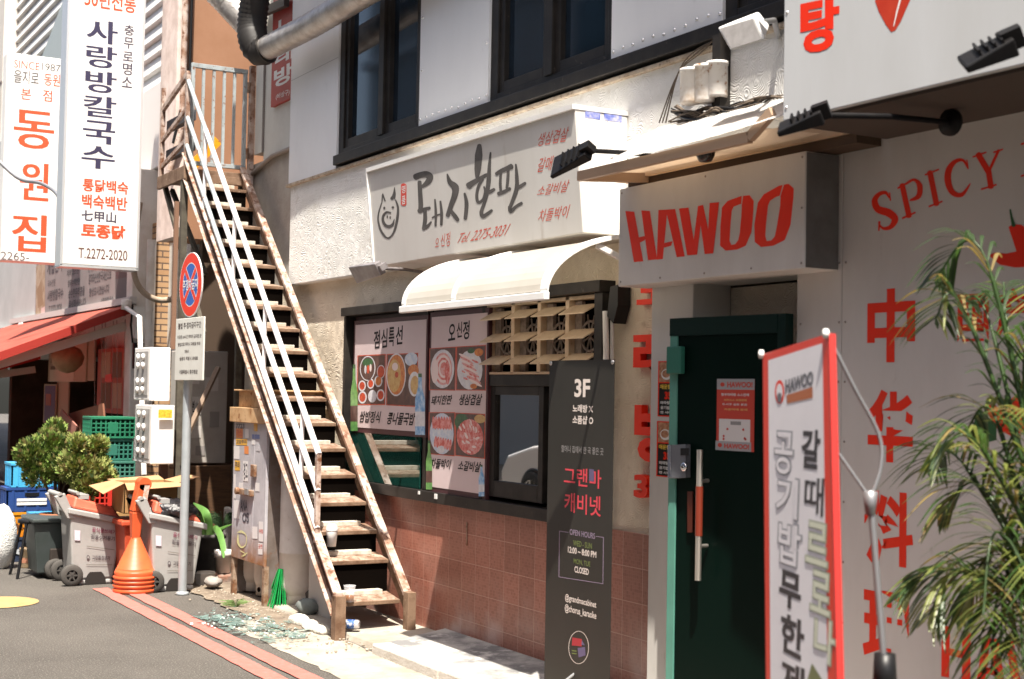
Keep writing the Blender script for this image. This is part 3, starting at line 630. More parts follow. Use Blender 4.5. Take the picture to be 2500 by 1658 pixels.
ORED = M('faded orange red', (.58, .10, .065), rough=.55)
# ------------------------------------------------------------------ brush lettered pig sign
PG = thing('shop_sign', 'long white sign box with a brush drawn pig face and black brush lettering', 'sign', (-8.2, -.3, 3.05))
n_ = Vector((0, -.995, -.0988)).normalized(); PIG = (Vector((0, -.45, 3.418)), n_)
zb, zt, xl, xr = 2.715, 3.418, -9.69, -6.825
mb = MB(); mb.hexa([(xl, -.38, zb), (xr, -.38, zb), (xr, -.082, zb), (xl, -.082, zb), (xl, -.45, zt), (xr, -.45, zt), (xr, -.082, zt), (xl, -.082, zt)])
mb.build('sign_box', SGREY, PG, bevel=.006)
mb = MB(); mb.hexa([(xl-.008, -.468, zt), (xr+.004, -.468, zt), (xr+.004, -.08, zt+.002), (xl-.008, -.08, zt+.002), (xl-.008, -.470, zt+.028), (xr+.004, -.470, zt+.028), (xr+.004, -.08, zt+.03), (xl-.008, -.08, zt+.03)])
mb.hexa([(xl-.014, -.395, zb), (xl, -.395, zb), (xl, -.082, zb), (xl-.014, -.082, zb), (xl-.014, -.468, zt), (xl, -.468, zt), (xl, -.082, zt), (xl-.014, -.082, zt)])
mb.build('trim', SWHITE, PG)
mb = MB()
for a, b in ((-.375, -.232), (-.228, -.092)): mb.hexa([(xr+.001, a, zb+.005), (xr+.006, a, zb+.005), (xr+.006, b, zb+.005), (xr+.001, b, zb+.005), (xr+.001, (a-.06 if a < -.3 else a), zt-.045), (xr+.006, (a-.06 if a < -.3 else a), zt-.045), (xr+.006, b, zt-.045), (xr+.001, b, zt-.045)])
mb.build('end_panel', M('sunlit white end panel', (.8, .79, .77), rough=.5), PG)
mb = MB(); mb.box(xr+.001, xr+.007, -.38, -.28, zt-.043, zt-.004); mb.box(xr+.001, xr+.007, -.25, -.13, zt-.043, zt-.004); mb.build('blue_tape', M('blue tape', (.12, .16, .5), (.5, .5, .6), 30, rough=.5), PG)
cv = conv((860, 240), 3.3786); fn = lambda a, b: un(*cv(a, b), PIG)
mb = MB(); mb.fixn = False
for p, w_ in [
    ([(522, 650), (560, 635), (610, 628), (642, 648), (625, 690), (575, 732)], [52, 50, 54, 56, 48, 22]), ([(556, 690), (562, 800), (566, 880), (562, 935)], [34, 38, 40, 36]), ([(552, 930), (600, 915), (640, 905)], [38, 30, 24]),
    ([(600, 920), (602, 1000), (590, 1078)], [30, 34, 30]), ([(585, 1078), (620, 1058), (652, 1020)], [26, 28, 14]), ([(683, 835), (690, 940), (688, 1052)], [14, 22, 18]), ([(662, 985), (700, 965), (730, 955)], [14, 14, 12]), ([(728, 850), (738, 950), (735, 1042)], [16, 26, 22]),
    ([(784, 625), (806, 690), (850, 735), (846, 800), (818, 880), (788, 968)], [10, 40, 62, 50, 42, 34]), ([(815, 930), (850, 975), (872, 1005)], [30, 36, 30]), ([(928, 785), (944, 870), (934, 992)], [18, 34, 30]),
    ([(1050, 388), (1044, 470), (1036, 580), (1030, 655)], [34, 64, 56, 26]), ([(962, 722), (1000, 695), (1060, 660), (1110, 632)], [56, 44, 34, 30]), ([(1078, 668), (1045, 720), (1028, 800), (1040, 858), (1080, 835), (1096, 770), (1088, 730)], [22, 26, 26, 26, 24, 20, 14]),
    ([(1142, 448), (1132, 560), (1126, 680), (1110, 790), (1088, 872)], [14, 28, 38, 34, 26]), ([(1112, 785), (1140, 770), (1172, 752)], [26, 30, 26]), ([(1088, 872), (1066, 940), (1080, 974), (1118, 952), (1152, 925)], [28, 32, 36, 30, 22]),
    ([(1190, 624), (1230, 600), (1280, 578), (1314, 562)], [30, 36, 40, 46]), ([(1226, 620), (1222, 700), (1226, 765)], [22, 24, 22]), ([(1288, 585), (1284, 670), (1276, 742)], [24, 26, 22]), ([(1208, 788), (1250, 772), (1302, 745)], [34, 30, 26]),
    ([(1350, 545), (1358, 640), (1358, 740), (1330, 830), (1300, 905)], [14, 30, 36, 32, 28]), ([(1356, 745), (1390, 725), (1428, 700)], [24, 30, 24]), ([(1300, 895), (1308, 934), (1350, 895), (1398, 866)], [30, 32, 26, 26]),
    ]: brush(mb, fn, p, w_, n_, .003)
mb.build('brush_lettering', INKG, PG); mb = MB(); mb.fixn = False
for p, w_ in [
    ([(246, 852), (250, 800), (253, 786)], [10, 12, 4]), ([(254, 788), (262, 820), (272, 848)], [6, 12, 10]), ([(246, 856), (222, 930), (214, 1000), (232, 1080), (262, 1130), (292, 1152), (330, 1128), (356, 1070), (374, 980), (378, 900), (358, 838)], [8, 12, 14, 18, 18, 10, 14, 20, 22, 18, 10]),
    ([(236, 1100), (268, 1140), (300, 1158), (335, 1132)], [4, 8, 6, 4]), ([(326, 828), (345, 800), (350, 732)], [26, 28, 3]), ([(350, 735), (356, 790), (350, 830)], [4, 8, 8]), ([(318, 945), (285, 940), (258, 968), (254, 1010), (275, 1048), (305, 1058), (335, 1040), (348, 996)], [12, 18, 20, 22, 24, 26, 22, 4])]:
    brush(mb, fn, p, w_, n_, .003)
for c in ((265, 905, 9, 11), (336, 900, 11, 10), (290, 978, 6, 13), (314, 984, 6, 13)): disc2(mb, fn, *c, n_, .0032, 0, 14)
mb.build('pig_face', INKG, PG)
mb = MB(); mb.fixn = False; brush(mb, fn, [(425, 718), (425, 872)], [46, 46], n_, .003); mb.build('seal', M('seal red', (.62, .07, .05), rough=.5), PG)
letters(PG, PIG, [('명', [(410, 725), (440, 715), (440, 778), (410, 788)]), ('품', [(410, 810), (440, 800), (440, 868), (410, 878)])], SWHITE, cv, e=.0045, name='seal_lettering')
letters(PG, PIG, [('오', [(685, 1160), (716, 1150), (716, 1222), (685, 1230)], .0), ('신', [(732, 1128), (765, 1115), (765, 1215), (732, 1225)], .0), ('정', [(775, 1115), (808, 1100), (808, 1215), (775, 1228)], .0),
    ('Tel. 2275-3031', [(874, 1118), (1284, 1038), (1284, 1128), (874, 1196)], -.002),
    ('생삼겹살', [(1535, 292), (1780, 236), (1780, 352), (1535, 396)], .002), ('갈매기살', [(1535, 497), (1785, 447), (1785, 565), (1535, 612)], .002), ('소갈비살', [(1535, 725), (1785, 672), (1785, 770), (1535, 806)], .002), ('차돌박이', [(1540, 922), (1785, 878), (1785, 985), (1540, 1022)], .002)], ORED, cv, shear=.12, name='red_lettering')
# ------------------------------------------------------------------ curved awning over the window
AW = thing('curved_awning', 'milky polycarbonate quarter round awning with white ribs over the menu window', 'awning', (-7.5, -.3, 2.5))
POLY = M('milky polycarbonate', (.62, .60, .55), (.56, .53, .47), 2, rough=.35, c3=(.48, .42, .34), sc3=9, lo3=.66, hi3=.8)
t, N, L, b = nodes(POLY)
tr = N.new('ShaderNodeBsdfTranslucent'); tr.inputs[0].default_value = (.75, .70, .60, 1); ms = N.new('ShaderNodeMixShader'); ms.inputs[0].default_value = .4
L.new(b.outputs[0], ms.inputs[1]); L.new(tr.outputs[0], ms.inputs[2]); L.new(ms.outputs[0], N['Material Output'].inputs[0])
def arc(k, n=14):
    t_ = k/n*math.pi/2*.98; return (-.76*math.sin(t_)**.9 if t_ > 0 else 0., 2.34+.36*math.cos(t_))
prof = [arc(k) for k in range(15)]
xa, xb = -8.385, -6.60
mb = MB()
for k in range(14):
    (y0, z0_), (y1, z1_) = prof[k], prof[k+1]; mb.add([(xa, y0, z0_), (xb, y0, z0_), (xb, y1, z1_), (xa, y1, z1_)], [(0, 1, 2, 3)], 0, True)
mb.build('canopy', POLY, AW)
for x in (xa, xa+.70, xb-.01):
    mb = MB(); w_ = .022 if x != xb-.01 else .038
    for k in range(14):
        (y0, z0_), (y1, z1_) = prof[k], prof[k+1]
        mb.hexa([(x-w_, y1, z1_-.012), (x+w_, y1, z1_-.012), (x+w_, y0, z0_-.012), (x-w_, y0, z0_-.012), (x-w_, y1-.006, z1_+.012), (x+w_, y1-.006, z1_+.012), (x+w_, y0-.006, z0_+.012), (x-w_, y0-.006, z0_+.012)])
    mb.build('rib', SWHITE, AW)
mb = MB(); mb.box(xa-.02, xb+.03, -.785, -.75, 2.30, 2.345); mb.build('front_rail', SWHITE, AW, bevel=.006)
mb = MB(); mb.bar((xb, -.43, 2.62), (xb+.02, -.02, 2.46), .03, .03); mb.bar((xa, -.43, 2.62), (xa, -.02, 2.46), .03, .03); mb.build('brace', SWHITE, AW)
# ------------------------------------------------------------------ menu boards
PINK = M('pale pink board', (.56, .46, .47), (.52, .42, .42), 1.5, rough=.45)
BORD = M('dark maroon edging', (.06, .02, .025), rough=.5)
FOOD = [PINK, BORD, M('photo dark ground', (.07, .035, .03), (.12, .06, .05), 20, rough=.4), M('porcelain print', (.62, .62, .64), (.5, .5, .55), 30, rough=.4),
        M('raw meat red', (.52, .09, .075), (.66, .30, .28), 26, .42, .6, rough=.45), M('raw meat pink', (.62, .34, .33), (.58, .14, .12), 34, .48, .6, rough=.45), M('broth yellow', (.55, .38, .16), (.45, .25, .08), 30, rough=.4),
        M('chilli red', (.55, .08, .03), (.35, .04, .02), 30, rough=.4), M('leaf green', (.05, .14, .05), (.02, .06, .03), 40, rough=.4), M('egg blue', (.42, .50, .62), (.6, .62, .66), 25, rough=.4),
        M('bottle green', (.16, .36, .10), (.08, .22, .07), 30, rough=.3), M('bottle label blue', (.10, .28, .55), (.4, .55, .7), 25, rough=.3), M('fat white', (.70, .58, .56), rough=.4), M('kimchi orange', (.58, .22, .05), (.4, .1, .03), 30, rough=.4)]
MENUP = PLY(-.062); cA = conv((820, 700), 4.927); cB = conv((860, 1000), 4.73)
def photo(mb, cvx, q, body):
    q = [cvx(*p) for p in q]
    f2 = lambda u, v: Vector((bil([Vector((a, b, 0)) for a, b in q])(u, v))).xy
    fn2 = lambda u, v: un(*f2(u, v), MENUP)
    poly2(mb, fn2, [(-.03, -.02), (1.03, -.02), (1.03, 1.02), (-.03, 1.02)], NY, .0015, 7); poly2(mb, fn2, [(0, 0), (1, 0), (1, 1), (0, 1)], NY, .0025, 2)
    body(mb, fn2)
def D(mb, fn2, *a): disc2(mb, fn2, a[0], a[1], a[2], a[3], NY, .003+.0006*a[5], a[4], 22, a[6] if len(a) > 6 else 0.)
rf = random.Random(4)
def ph1(mb, f):
    D(mb, f, .36, .74, .29, .26, 3, 0); D(mb, f, .36, .74, .26, .24, 2, 1); D(mb, f, .36, .86, .2, .09, 8, 2); D(mb, f, .38, .72, .05, .09, 7, 3); D(mb, f, .28, .72, .04, .09, 3, 3); D(mb, f, .47, .75, .04, .08, 12, 3)
    D(mb, f, .86, .66, .15, .14, 3, 0); D(mb, f, .86, .66, .13, .12, 7, 1)
    for (x, y, r, m) in ((.16, .38, .14, 7), (.48, .42, .13, 7), (.77, .47, .15, 13), (.18, .14, .16, 7), (.55, .16, .16, 3), (.86, .18, .15, 7)): D(mb, f, x, y, r, r*.82, 3, 0); D(mb, f, x, y, r*.72, r*.6, m, 1)
def ph2(mb, f):
    D(mb, f, .30, .60, .33, .43, 3, 0); D(mb, f, .30, .60, .30, .40, 13, 1); D(mb, f, .24, .58, .22, .33, 6, 2); D(mb, f, .32, .6, .06, .06, 7, 3); D(mb, f, .26, .76, .1, .08, 12, 3)
    D(mb, f, .80, .9, .22, .13, 9, 0); D(mb, f, .88, .68, .18, .12, 13, 1); D(mb, f, .92, .42, .2, .24, 3, 2); D(mb, f, .94, .40, .15, .18, 6, 3)
def slices(mb, f, dx, n, m1, m2, ry, tilt):
    D(mb, f, .5, .5, .47, .47, 3, 0)
    for i in range(n):
        a = rf.uniform(0, 6.28); r = .36*math.sqrt(rf.random()); x, y = .5+r*math.cos(a), .5+r*math.sin(a)
        D(mb, f, x, y, .05+.03*rf.random(), ry, m1 if i % 3 else m2, 1+i*.12, tilt+rf.uniform(-.3, .3))
def ph3(mb, f):
    D(mb, f, .5, .5, .47, .47, 3, 0)
    for k, (m, r) in enumerate(((5, .36), (12, .31), (4, .25), (12, .2), (5, .15))): D(mb, f, .52+.01*k, .5, r, r*1.1, m, 1+k, .2)
    D(mb, f, .7, .4, .10, .28, 4, 8, .1); D(mb, f, .2, .45, .14, .3, 12, 8)
def ph4(mb, f):
    D(mb, f, .46, .46, .45, .46, 3, 0); D(mb, f, .78, .86, .16, .09, 13, 1); D(mb, f, .5, .9, .13, .06, 8, 1)
    for k in range(9): D(mb, f, .30+.045*k, .76-.075*k, .30-.012*abs(k-4), .035, 5 if k % 2 else 12, 2+k*.2, -.35)
    for k in range(14): D(mb, f, rf.uniform(.2, .75), rf.uniform(.2, .75), .07, .022, 4, 5+k*.1, -.35)
    D(mb, f, .6, .08, .12, .06, 13, 7)
def ph5(mb, f):
    D(mb, f, .5, .5, .48, .5, 9, 0)
    for k in range(7): D(mb, f, .18+.11*k, .72, .065, .20, 4, 1+.2*k, .12); D(mb, f, .2+.11*k, .50, .06, .13, 9, 3+.2*k, .12); D(mb, f, .25+.1*k, .30-.01*k, .055, .14, 4, 5+.2*k, -.2)
    D(mb, f, .5, .12, .13, .09, 3, 8)
def ph6(mb, f):
    D(mb, f, .2, .8, .25, .2, 8, 0); D(mb, f, .85, .9, .2, .1, 6, 0); D(mb, f, .5, .46, .47, .42, 4, 1)
    for k in range(60):
        a = rf.uniform(0, 6.28); r = .42*math.sqrt(rf.random()); D(mb, f, .5+r*math.cos(a), .46+r*.86*math.sin(a), .03, .075, (5, 12, 4)[k % 3], 2+.05*k, a*.3)
def bottle(mb, px_, pyt, pyb, w_, m):
    xs = [(-.18, 0), (-.2, .22), (-.5, .42), (-.5, 1), (.5, 1), (.5, .42), (.2, .22), (.18, 0)]
    f = lambda u, v: un(px_+u*w_, pyt+(pyb-pyt)*v, MENUP)
    poly2(mb, f, xs, NY, .006, m); poly2(mb, f, [(-.5, .62), (.5, .62), (.5, .86), (-.5, .86)], NY, .007, 3 if m == 11 else 2); poly2(mb, f, [(-.18, 0), (.18, 0), (.18, .06), (-.18, .06)], NY, .007, 8)
def board(name_label, px_, bodies, texts):
    q = [un(*p, MENUP) for p in px_]; z0, z1 = (q[2].z+q[3].z)/2, (q[0].z+q[1].z)/2; x0, x1 = (q[0].x+q[3].x)/2, (q[1].x+q[2].x)/2
    T = thing('menu_board', name_label, 'menu board', ((x0+x1)/2, -.05, z0))
    mb = MB(); mb.box(x0-.03, x1+.02, -.058, -.03, z0-.04, z1+.035); mb.build('frame', BORD, T)
    mb = MB(); mb.box(x0, x1, -.0615, -.0585, z0, z1); mb.build('panel', PINK, T)
    for nm, bd in bodies:
        mb = MB(); mb.fixn = False; bd(mb); mb.build(nm, FOOD, T)
    for its, cvx, bo in texts: letters(T, MENUP, its, INK, cvx, bold=bo, e=.004, shear=.1)
    return T
board('pink lunch menu board with two dishes above the green glass', [(864, 795), (1038, 779), (1038, 1053), (866, 1045)],
      [('dish_photo', lambda mb: photo(mb, cA, [(270, 838), (592, 822), (583, 1410), (262, 1412)], ph1)), ('dish_photo', lambda mb: photo(mb, cA, [(622, 822), (980, 808), (970, 1435), (615, 1415)], ph2)),
       ('bottle_print', lambda mb: bottle(mb, 865, 890, 1052, 17, 10)), ('bottle_print', lambda mb: bottle(mb, 1026, 912, 1062, 24, 11))],
      [([('점', [(458, 535), (530, 520), (530, 738), (458, 750)]), ('심', [(548, 515), (620, 502), (620, 728), (548, 742)]), ('특', [(636, 490), (706, 482), (706, 715), (636, 722)]), ('선', [(722, 478), (805, 465), (805, 690), (722, 700)])], cA, .02), ([('쌈밥정식', [(88, 15), (325, 20), (325, 160), (88, 150)]), ('콩나물국밥', [(408, 28), (722, 38), (722, 186), (408, 172)])], cB, .022)])
board('tall pink meat menu board with four raw meat dishes', [(1046, 776), (1187, 763), (1184, 1206), (1054, 1190)],
      [('dish_photo', lambda mb: photo(mb, cA, [(1135, 750), (1440, 732), (1430, 1240), (1130, 1235)], ph3)), ('dish_photo', lambda mb: photo(mb, cA, [(1460, 730), (1795, 712), (1795, 1240), (1455, 1238)], ph4)),
       ('dish_photo', lambda mb: photo(mb, cB, [(893, 40), (1180, 40), (1175, 530), (890, 505)], ph5)), ('dish_photo', lambda mb: photo(mb, cB, [(1200, 45), (1525, 60), (1525, 560), (1197, 525)], ph6)),
       ('bottle_print', lambda mb: bottle(mb, 1048, 1075, 1195, 15, 10)), ('bottle_print', lambda mb: bottle(mb, 1176, 1135, 1212, 14, 11))],
      [([('오', [(1355, 455), (1440, 440), (1440, 640), (1355, 655)]), ('신', [(1455, 430), (1520, 420), (1520, 605), (1455, 618)]), ('정', [(1530, 415), (1608, 405), (1608, 628), (1530, 640)])], cA, .02), ([('돼지한판', [(1152, 1315), (1396, 1300), (1396, 1418), (1152, 1422)]), ('생삼겹살', [(1485, 1295), (1756, 1290), (1756, 1428), (1485, 1425)])], cA, .02), ([('차돌박이', [(908, 562), (1136, 575), (1136, 692), (908, 678)]), ('소갈비살', [(1228, 585), (1482, 605), (1482, 728), (1228, 700)])], cB, .02)])
GG = M('green tinted pane', (.008, .045, .036), rough=.03, spec=1., coat=1.); nodes(GG)[3].inputs['Coat IOR'].default_value = 2.0; nodes(GG)[3].inputs['Coat Roughness'].default_value = .02
mb = MB(); mb.box(-10.90, -9.53, -.055, -.045, 1.07, 1.46); mb.build('green_pane', GG, PB)
# ------------------------------------------------------------------ HAWOO box sign
HW = thing('box_sign', 'white box sign with five slanted red letters over the green door', 'sign', (-5.6, -.35, 2.38))
HP = PLY(-.452)
mb = MB(); mb.box(-6.355, -4.868, -.452, -.2515, 2.375, 2.905); mb.build('sign_box', HWALL, HW, bevel=.006)
MB().box(-4.867, -4.864, -.447, -.256, 2.38, 2.90).build('end_shade', M('grey end shade', (.13, .125, .125), (.09, .085, .08), 4, rough=.5), HW)  # grey skin on the white box: shade of its end put into the colour
mb = MB(); 
for (xx, zz) in ((-6.33, 2.40), (-6.33, 2.88), (-4.89, 2.40), (-4.89, 2.88), (-5.6, 2.40), (-5.6, 2.88), (-4.89, 2.65), (-5.97, 2.4), (-5.24, 2.4)): mb.lathe((xx, -.452, zz), [(.006, 0), (.005, .003), (0, .004)], 8, axis=(0, -1, 0))
mb.build('screw', MATS['dull screw'], HW)
c14 = conv((1400, 0), 2.15); fH = lambda a, b: un(*c14(a, b), HP)
mb = MB(); mb.fixn = False; hk = 0
for pl in ([(273, 1108), (320, 1112), (367, 1372), (318, 1376)], [(357, 1105), (402, 1108), (440, 1362), (392, 1366)], [(340, 1247), (386, 1236), (374, 1262), (346, 1276)], [(447, 1103), (494, 1101), (470, 1360), (438, 1363)], [(486, 1101), (535, 1098), (585, 1346), (543, 1350)], [(474, 1277), (522, 1266), (514, 1290), (472, 1302)],
           [(555, 1095), (605, 1090), (645, 1337), (598, 1341)], [(655, 1082), (682, 1076), (650, 1337), (622, 1338)], [(655, 1082), (682, 1076), (735, 1330), (690, 1334)], [(716, 1066), (766, 1062), (735, 1330), (702, 1333)]):
    hk += 1; poly2(mb, fH, pl, NY, .003+.0003*hk, 0)
O1 = ([(780, 1090), (810, 1055), (880, 1030), (925, 1025), (947, 1055), (945, 1110), (935, 1220), (905, 1290), (860, 1310), (800, 1316), (770, 1290), (772, 1190)], [(832, 1105), (842, 1085), (868, 1075), (882, 1070), (884, 1080), (882, 1130), (874, 1220), (866, 1260), (850, 1282), (830, 1286), (820, 1265), (824, 1190)])
O2 = ([(968, 1065), (1000, 1020), (1080, 975), (1130, 965), (1157, 990), (1155, 1040), (1140, 1180), (1110, 1260), (1050, 1290), (985, 1297), (952, 1270), (950, 1180)], [(1022, 1080), (1032, 1055), (1062, 1035), (1082, 1028), (1088, 1035), (1086, 1080), (1068, 1190), (1058, 1240), (1040, 1262), (1015, 1266), (1008, 1240), (1012, 1170)])
for o_, i_ in (O1, O2):
    k = len(o_)
    for j in range(k): poly2(mb, fH, [o_[j], o_[(j+1) % k], i_[(j+1) % k], i_[j]], NY, .003, 0)
for a, b in (((888, 1028), (884, 1074)), ((1104, 968), (1085, 1032))): brush(mb, fH, [a, b], [6, 3], NY, .0045, 1, ends=False)
mb.build('lettering', [RED, HWALL], HW)
# ------------------------------------------------------------------ large sign above on the right
TS = thing('fascia_sign', 'huge white projecting fascia sign with one red syllable and the tip of a red chilli', 'sign', (-2, -.5, 2.94))
mb = MB(); mb.box(-4.562, 1.2, -.85, -.251, 2.945, 4.7); mb.build('sign_box', M('cool white sign skin', (.50, .515, .53), (.45, .46, .465), 1.5, rough=.5, c3=(.45, .41, .36), sc3=7, lo3=.68, hi3=.8, stretch=(1, 1, .3)), TS, bevel=.006)
mb = MB(); mb.box(-4.55, 1.2, -.83, -.27, 2.93, 2.944); mb.build('underside_shade', M('shadowy brown underside', (.045, .03, .022), rough=.8), TS)  # dark sheet puts the shade under the sign into its colour
TP = PLY(-.85); fT = lambda a, b: un(*c14(a, b), TP)
letters(TS, TP, [('탕', [(1196, 2), (1392, -38), (1392, 250), (1196, 292)], .035)], RED, c14, stem=.05)
mb = MB(); mb.fixn = False; poly2(mb, fT, [(1583, -60), (1585, 10), (1604, 62), (1640, 130), (1668, 168), (1690, 160), (1720, 110), (1768, 0), (1775, -60)], NY, .003, 0); poly2(mb, fT, [(1726, -20), (1704, 60), (1684, 140), (1680, 138), (1696, 60), (1716, -20)], NY, .005, 1)
mb.build('chilli_print', [M('deep chilli red', (.42, .03, .012), (.5, .05, .02), 6, rough=.4), SWHITE], TS)
mb = MB()
for z in (3.0, 3.4, 3.8): mb.lathe((-4.54, -.85, z), [(.007, 0), (.006, .003), (0, .004)], 8, axis=(0, -1, 0))
mb.build('screw', MATS['bright rivet'], TS)
# ------------------------------------------------------------------ painted lettering on the right wall
WP = PLY(-.25); fW = lambda a, b: un(*c14(a, b), WP)
mb = MB(); mb.fixn = False
for p, w_ in [([(1658, 1040), (1640, 1012), (1605, 1020), (1582, 1055), (1600, 1098), (1655, 1118), (1688, 1150), (1668, 1190), (1630, 1200), (1606, 1180)], [6, 18, 22, 32, 38, 42, 38, 24, 16, 6]), ([(1606, 1165), (1604, 1210)], [12, 8]), ([(1660, 1012), (1664, 1052)], [6, 8]),
    ([(1726, 972), (1762, 1135)], [28, 30]), ([(1704, 988), (1750, 962)], [10, 10]), ([(1728, 1146), (1794, 1116)], [11, 9]), ([(1745, 966), (1788, 944), (1818, 975), (1812, 1030), (1768, 1052)], [12, 14, 30, 28, 10]),
    ([(1872, 905), (1906, 1072)], [30, 30]), ([(1848, 918), (1918, 890)], [10, 9]), ([(1868, 1084), (1936, 1058)], [10, 9]), ([(2070, 880), (2046, 842), (2005, 848), (1972, 890), (1966, 950), (1990, 1010), (2040, 1022), (2084, 964)], [10, 14, 22, 34, 36, 30, 22, 5]), ([(2066, 840), (2072, 886)], [6, 9]),
    ([(2126, 812), (2178, 900)], [32, 32]), ([(2232, 790), (2182, 898)], [15, 15]), ([(2178, 890), (2192, 982)], [30, 30]), ([(2098, 824), (2166, 800)], [9, 9]), ([(2206, 800), (2254, 784)], [8, 8]), ([(2142, 994), (2220, 970)], [9, 9]),
    ([(2352, 758), (2420, 730)], [10, 9]), ([(2352, 925), (2420, 900)], [10, 9]), ([(2388, 750), (2392, 915)], [28, 28])]: brush(mb, fW, p, w_, NY, .003)
mb.build('lettering', RED, HB)
c18 = conv((1800, 650), 1.5557); f18 = lambda a, b: un(*c18(a, b), WP)
for s, (a, b, c, d) in (('中', (495, 675, 85, 365)), ('华', (493, 667, 470, 745)), ('料', (480, 668, 855, 1135)), ('理', (478, 660, 1235, 1515)), ('国', (838, 955, 105, 285)), ('产', (983, 1110, 85, 270))):
    mb = MB(); mb.fixn = False; txt(mb, s, qrect(WP, *[c18(a, 0)[0], c18(b, 0)[0], c18(0, c)[1], c18(0, d)[1]]), NY, bold=.03, stem=.012); mb.build('lettering', RED, HB)
mb = MB(); mb.fixn = False
for pl in ([(777, 1362), (808, 1370), (805, 1562), (775, 1558)], [(855, 1385), (887, 1392), (885, 1590), (853, 1590)], [(805, 1450), (857, 1462), (857, 1490), (805, 1478)], [(935, 1410), (962, 1414), (938, 1600), (905, 1600)], [(958, 1413), (992, 1417), (1020, 1610), (985, 1606)], [(930, 1520), (990, 1530), (990, 1556), (928, 1546)], [(1020, 1420), (1050, 1426), (1080, 1600), (1046, 1600)]): poly2(mb, f18, pl, NY, .003, 0)
mb.build('lettering', RED, HB)
mb = MB(); mb.fixn = False
poly2(mb, fW, [(2284, 1192), (2308, 1176), (2350, 1180), (2400, 1210), (2405, 1400), (2320, 1405), (2240, 1390), (2178, 1340), (2215, 1325), (2270, 1332), (2326, 1320), (2310, 1270)], NY, .003, 0)
brush(mb, fW, [(2294, 1100), (2300, 1140), (2312, 1184)], [8, 12, 22], NY, .004, 1)
CHM = [RED, M('print green', (.02, .09, .025), rough=.5)]; mb.build('chilli_print', CHM, HB); mb = MB(); mb.fixn = False
poly2(mb, f18, [(940, 540), (968, 520), (1000, 545), (1045, 500), (1100, 455), (1120, 620), (1040, 645), (985, 615)], NY, .003, 0)
poly2(mb, f18, [(905, 560), (925, 545), (950, 570), (985, 600), (985, 660), (940, 672), (905, 655), (898, 610)], NY, .004, 1); brush(mb, f18, [(908, 650), (870, 690), (852, 730)], [14, 10, 8], NY, .004, 1)
mb.build('chilli_print', CHM, HB)
# ------------------------------------------------------------------ raised red letters half hidden by the pillar
RL = thing('raised_letters', 'thick red plastic karaoke letters on the cream stucco beside the pillar', 'sign', (-6.6, 0, 1.5))
c13 = conv((1300, 650), 1.5557)
for s, q in (('노', (396, 530, 30, 142)), ('래', (382, 535, 240, 425)), ('방', (386, 545, 515, 748)), ('3F', (384, 500, 795, 885))):
    mb = MB(); a, b = c13(q[0], q[2]); c, d = c13(q[1], q[3]); txt(mb, s, qrect(PLY(-.05), a, c, b, d), NY, bold=.035, e=.0, thick=.045); mb.build('letter', RED, RL)
# ------------------------------------------------------------------ posters
def poster(label, plane, cvx, x0, x1, y0, y1, body, mats, name='poster', cat='poster'):
    a, b = cvx(x0, y0); c, d = cvx(x1, y1); Q = qrect(plane, a, c, b, d); n = plane[1]
    T = thing(name, label, cat, (Q[2]+Q[3])/2)
    mb = MB(); mb.prism([p+n*.0012 for p in Q], [p+n*.0002 for p in Q]); mb.build('sheet', mats[0], T)
    mb = MB(); mb.fixn = False; body(mb, bil(Q), n); mb.build('print', mats, T); return T
PM = [RED, BLACK, M('poster yellow', (.7, .48, .05), rough=.5), SWHITE, M('noodle photo', (.5, .28, .16), (.25, .08, .04), 40, rough=.4), M('soup photo', (.5, .13, .02), (.6, .3, .05), 50, rough=.4)]
def food_poster(mb, f, n):
    P = lambda pts, e, m: mb.add([f(*p)+n*e*ES for p in pts], [tuple(range(len(pts)))], m)
    P([(.05, .62), (.95, .62), (.95, .98), (.05, .98)], .005, 4); P([(.05, .02), (.95, .02), (.95, .60), (.05, .60)], .005, 1)
    disc2(mb, f, .72, .82, .24, .14, n, .006, 5, 18); disc2(mb, f, .35, .76, .22, .10, n, .006, 3, 14); disc2(mb, f, .33, .77, .16, .07, n, .007, 4, 14)
    def T(s, x0, x1, y0, y1, m, b=.03):
        txt(mb, s, (f(x0, y1), f(x1, y1), f(x1, y0), f(x0, y0)), n, bold=b, e=.0065, mi=m)
    T('매운탕면 1p', .10, .92, .48, .58, 2); T('3500', .28, .86, .31, .45, 0, .05); T('마라탕 주문시', .12, .9, .22, .28, 3); T('공기밥 무료', .12, .8, .13, .19, 3); T('면 사리 추가', .12, .9, .05, .10, 3)
poster('upper red edged food poster on the white pillar', PLY(-.25), c13, 477, 572, 360, 572, food_poster, PM)
poster('lower red edged food poster on the white pillar, half behind the lock', PLY(-.25), c13, 472, 567, 590, 802, food_poster, PM)
DPL = (Vector((hx, hy, 0))+dn*.043, dn)
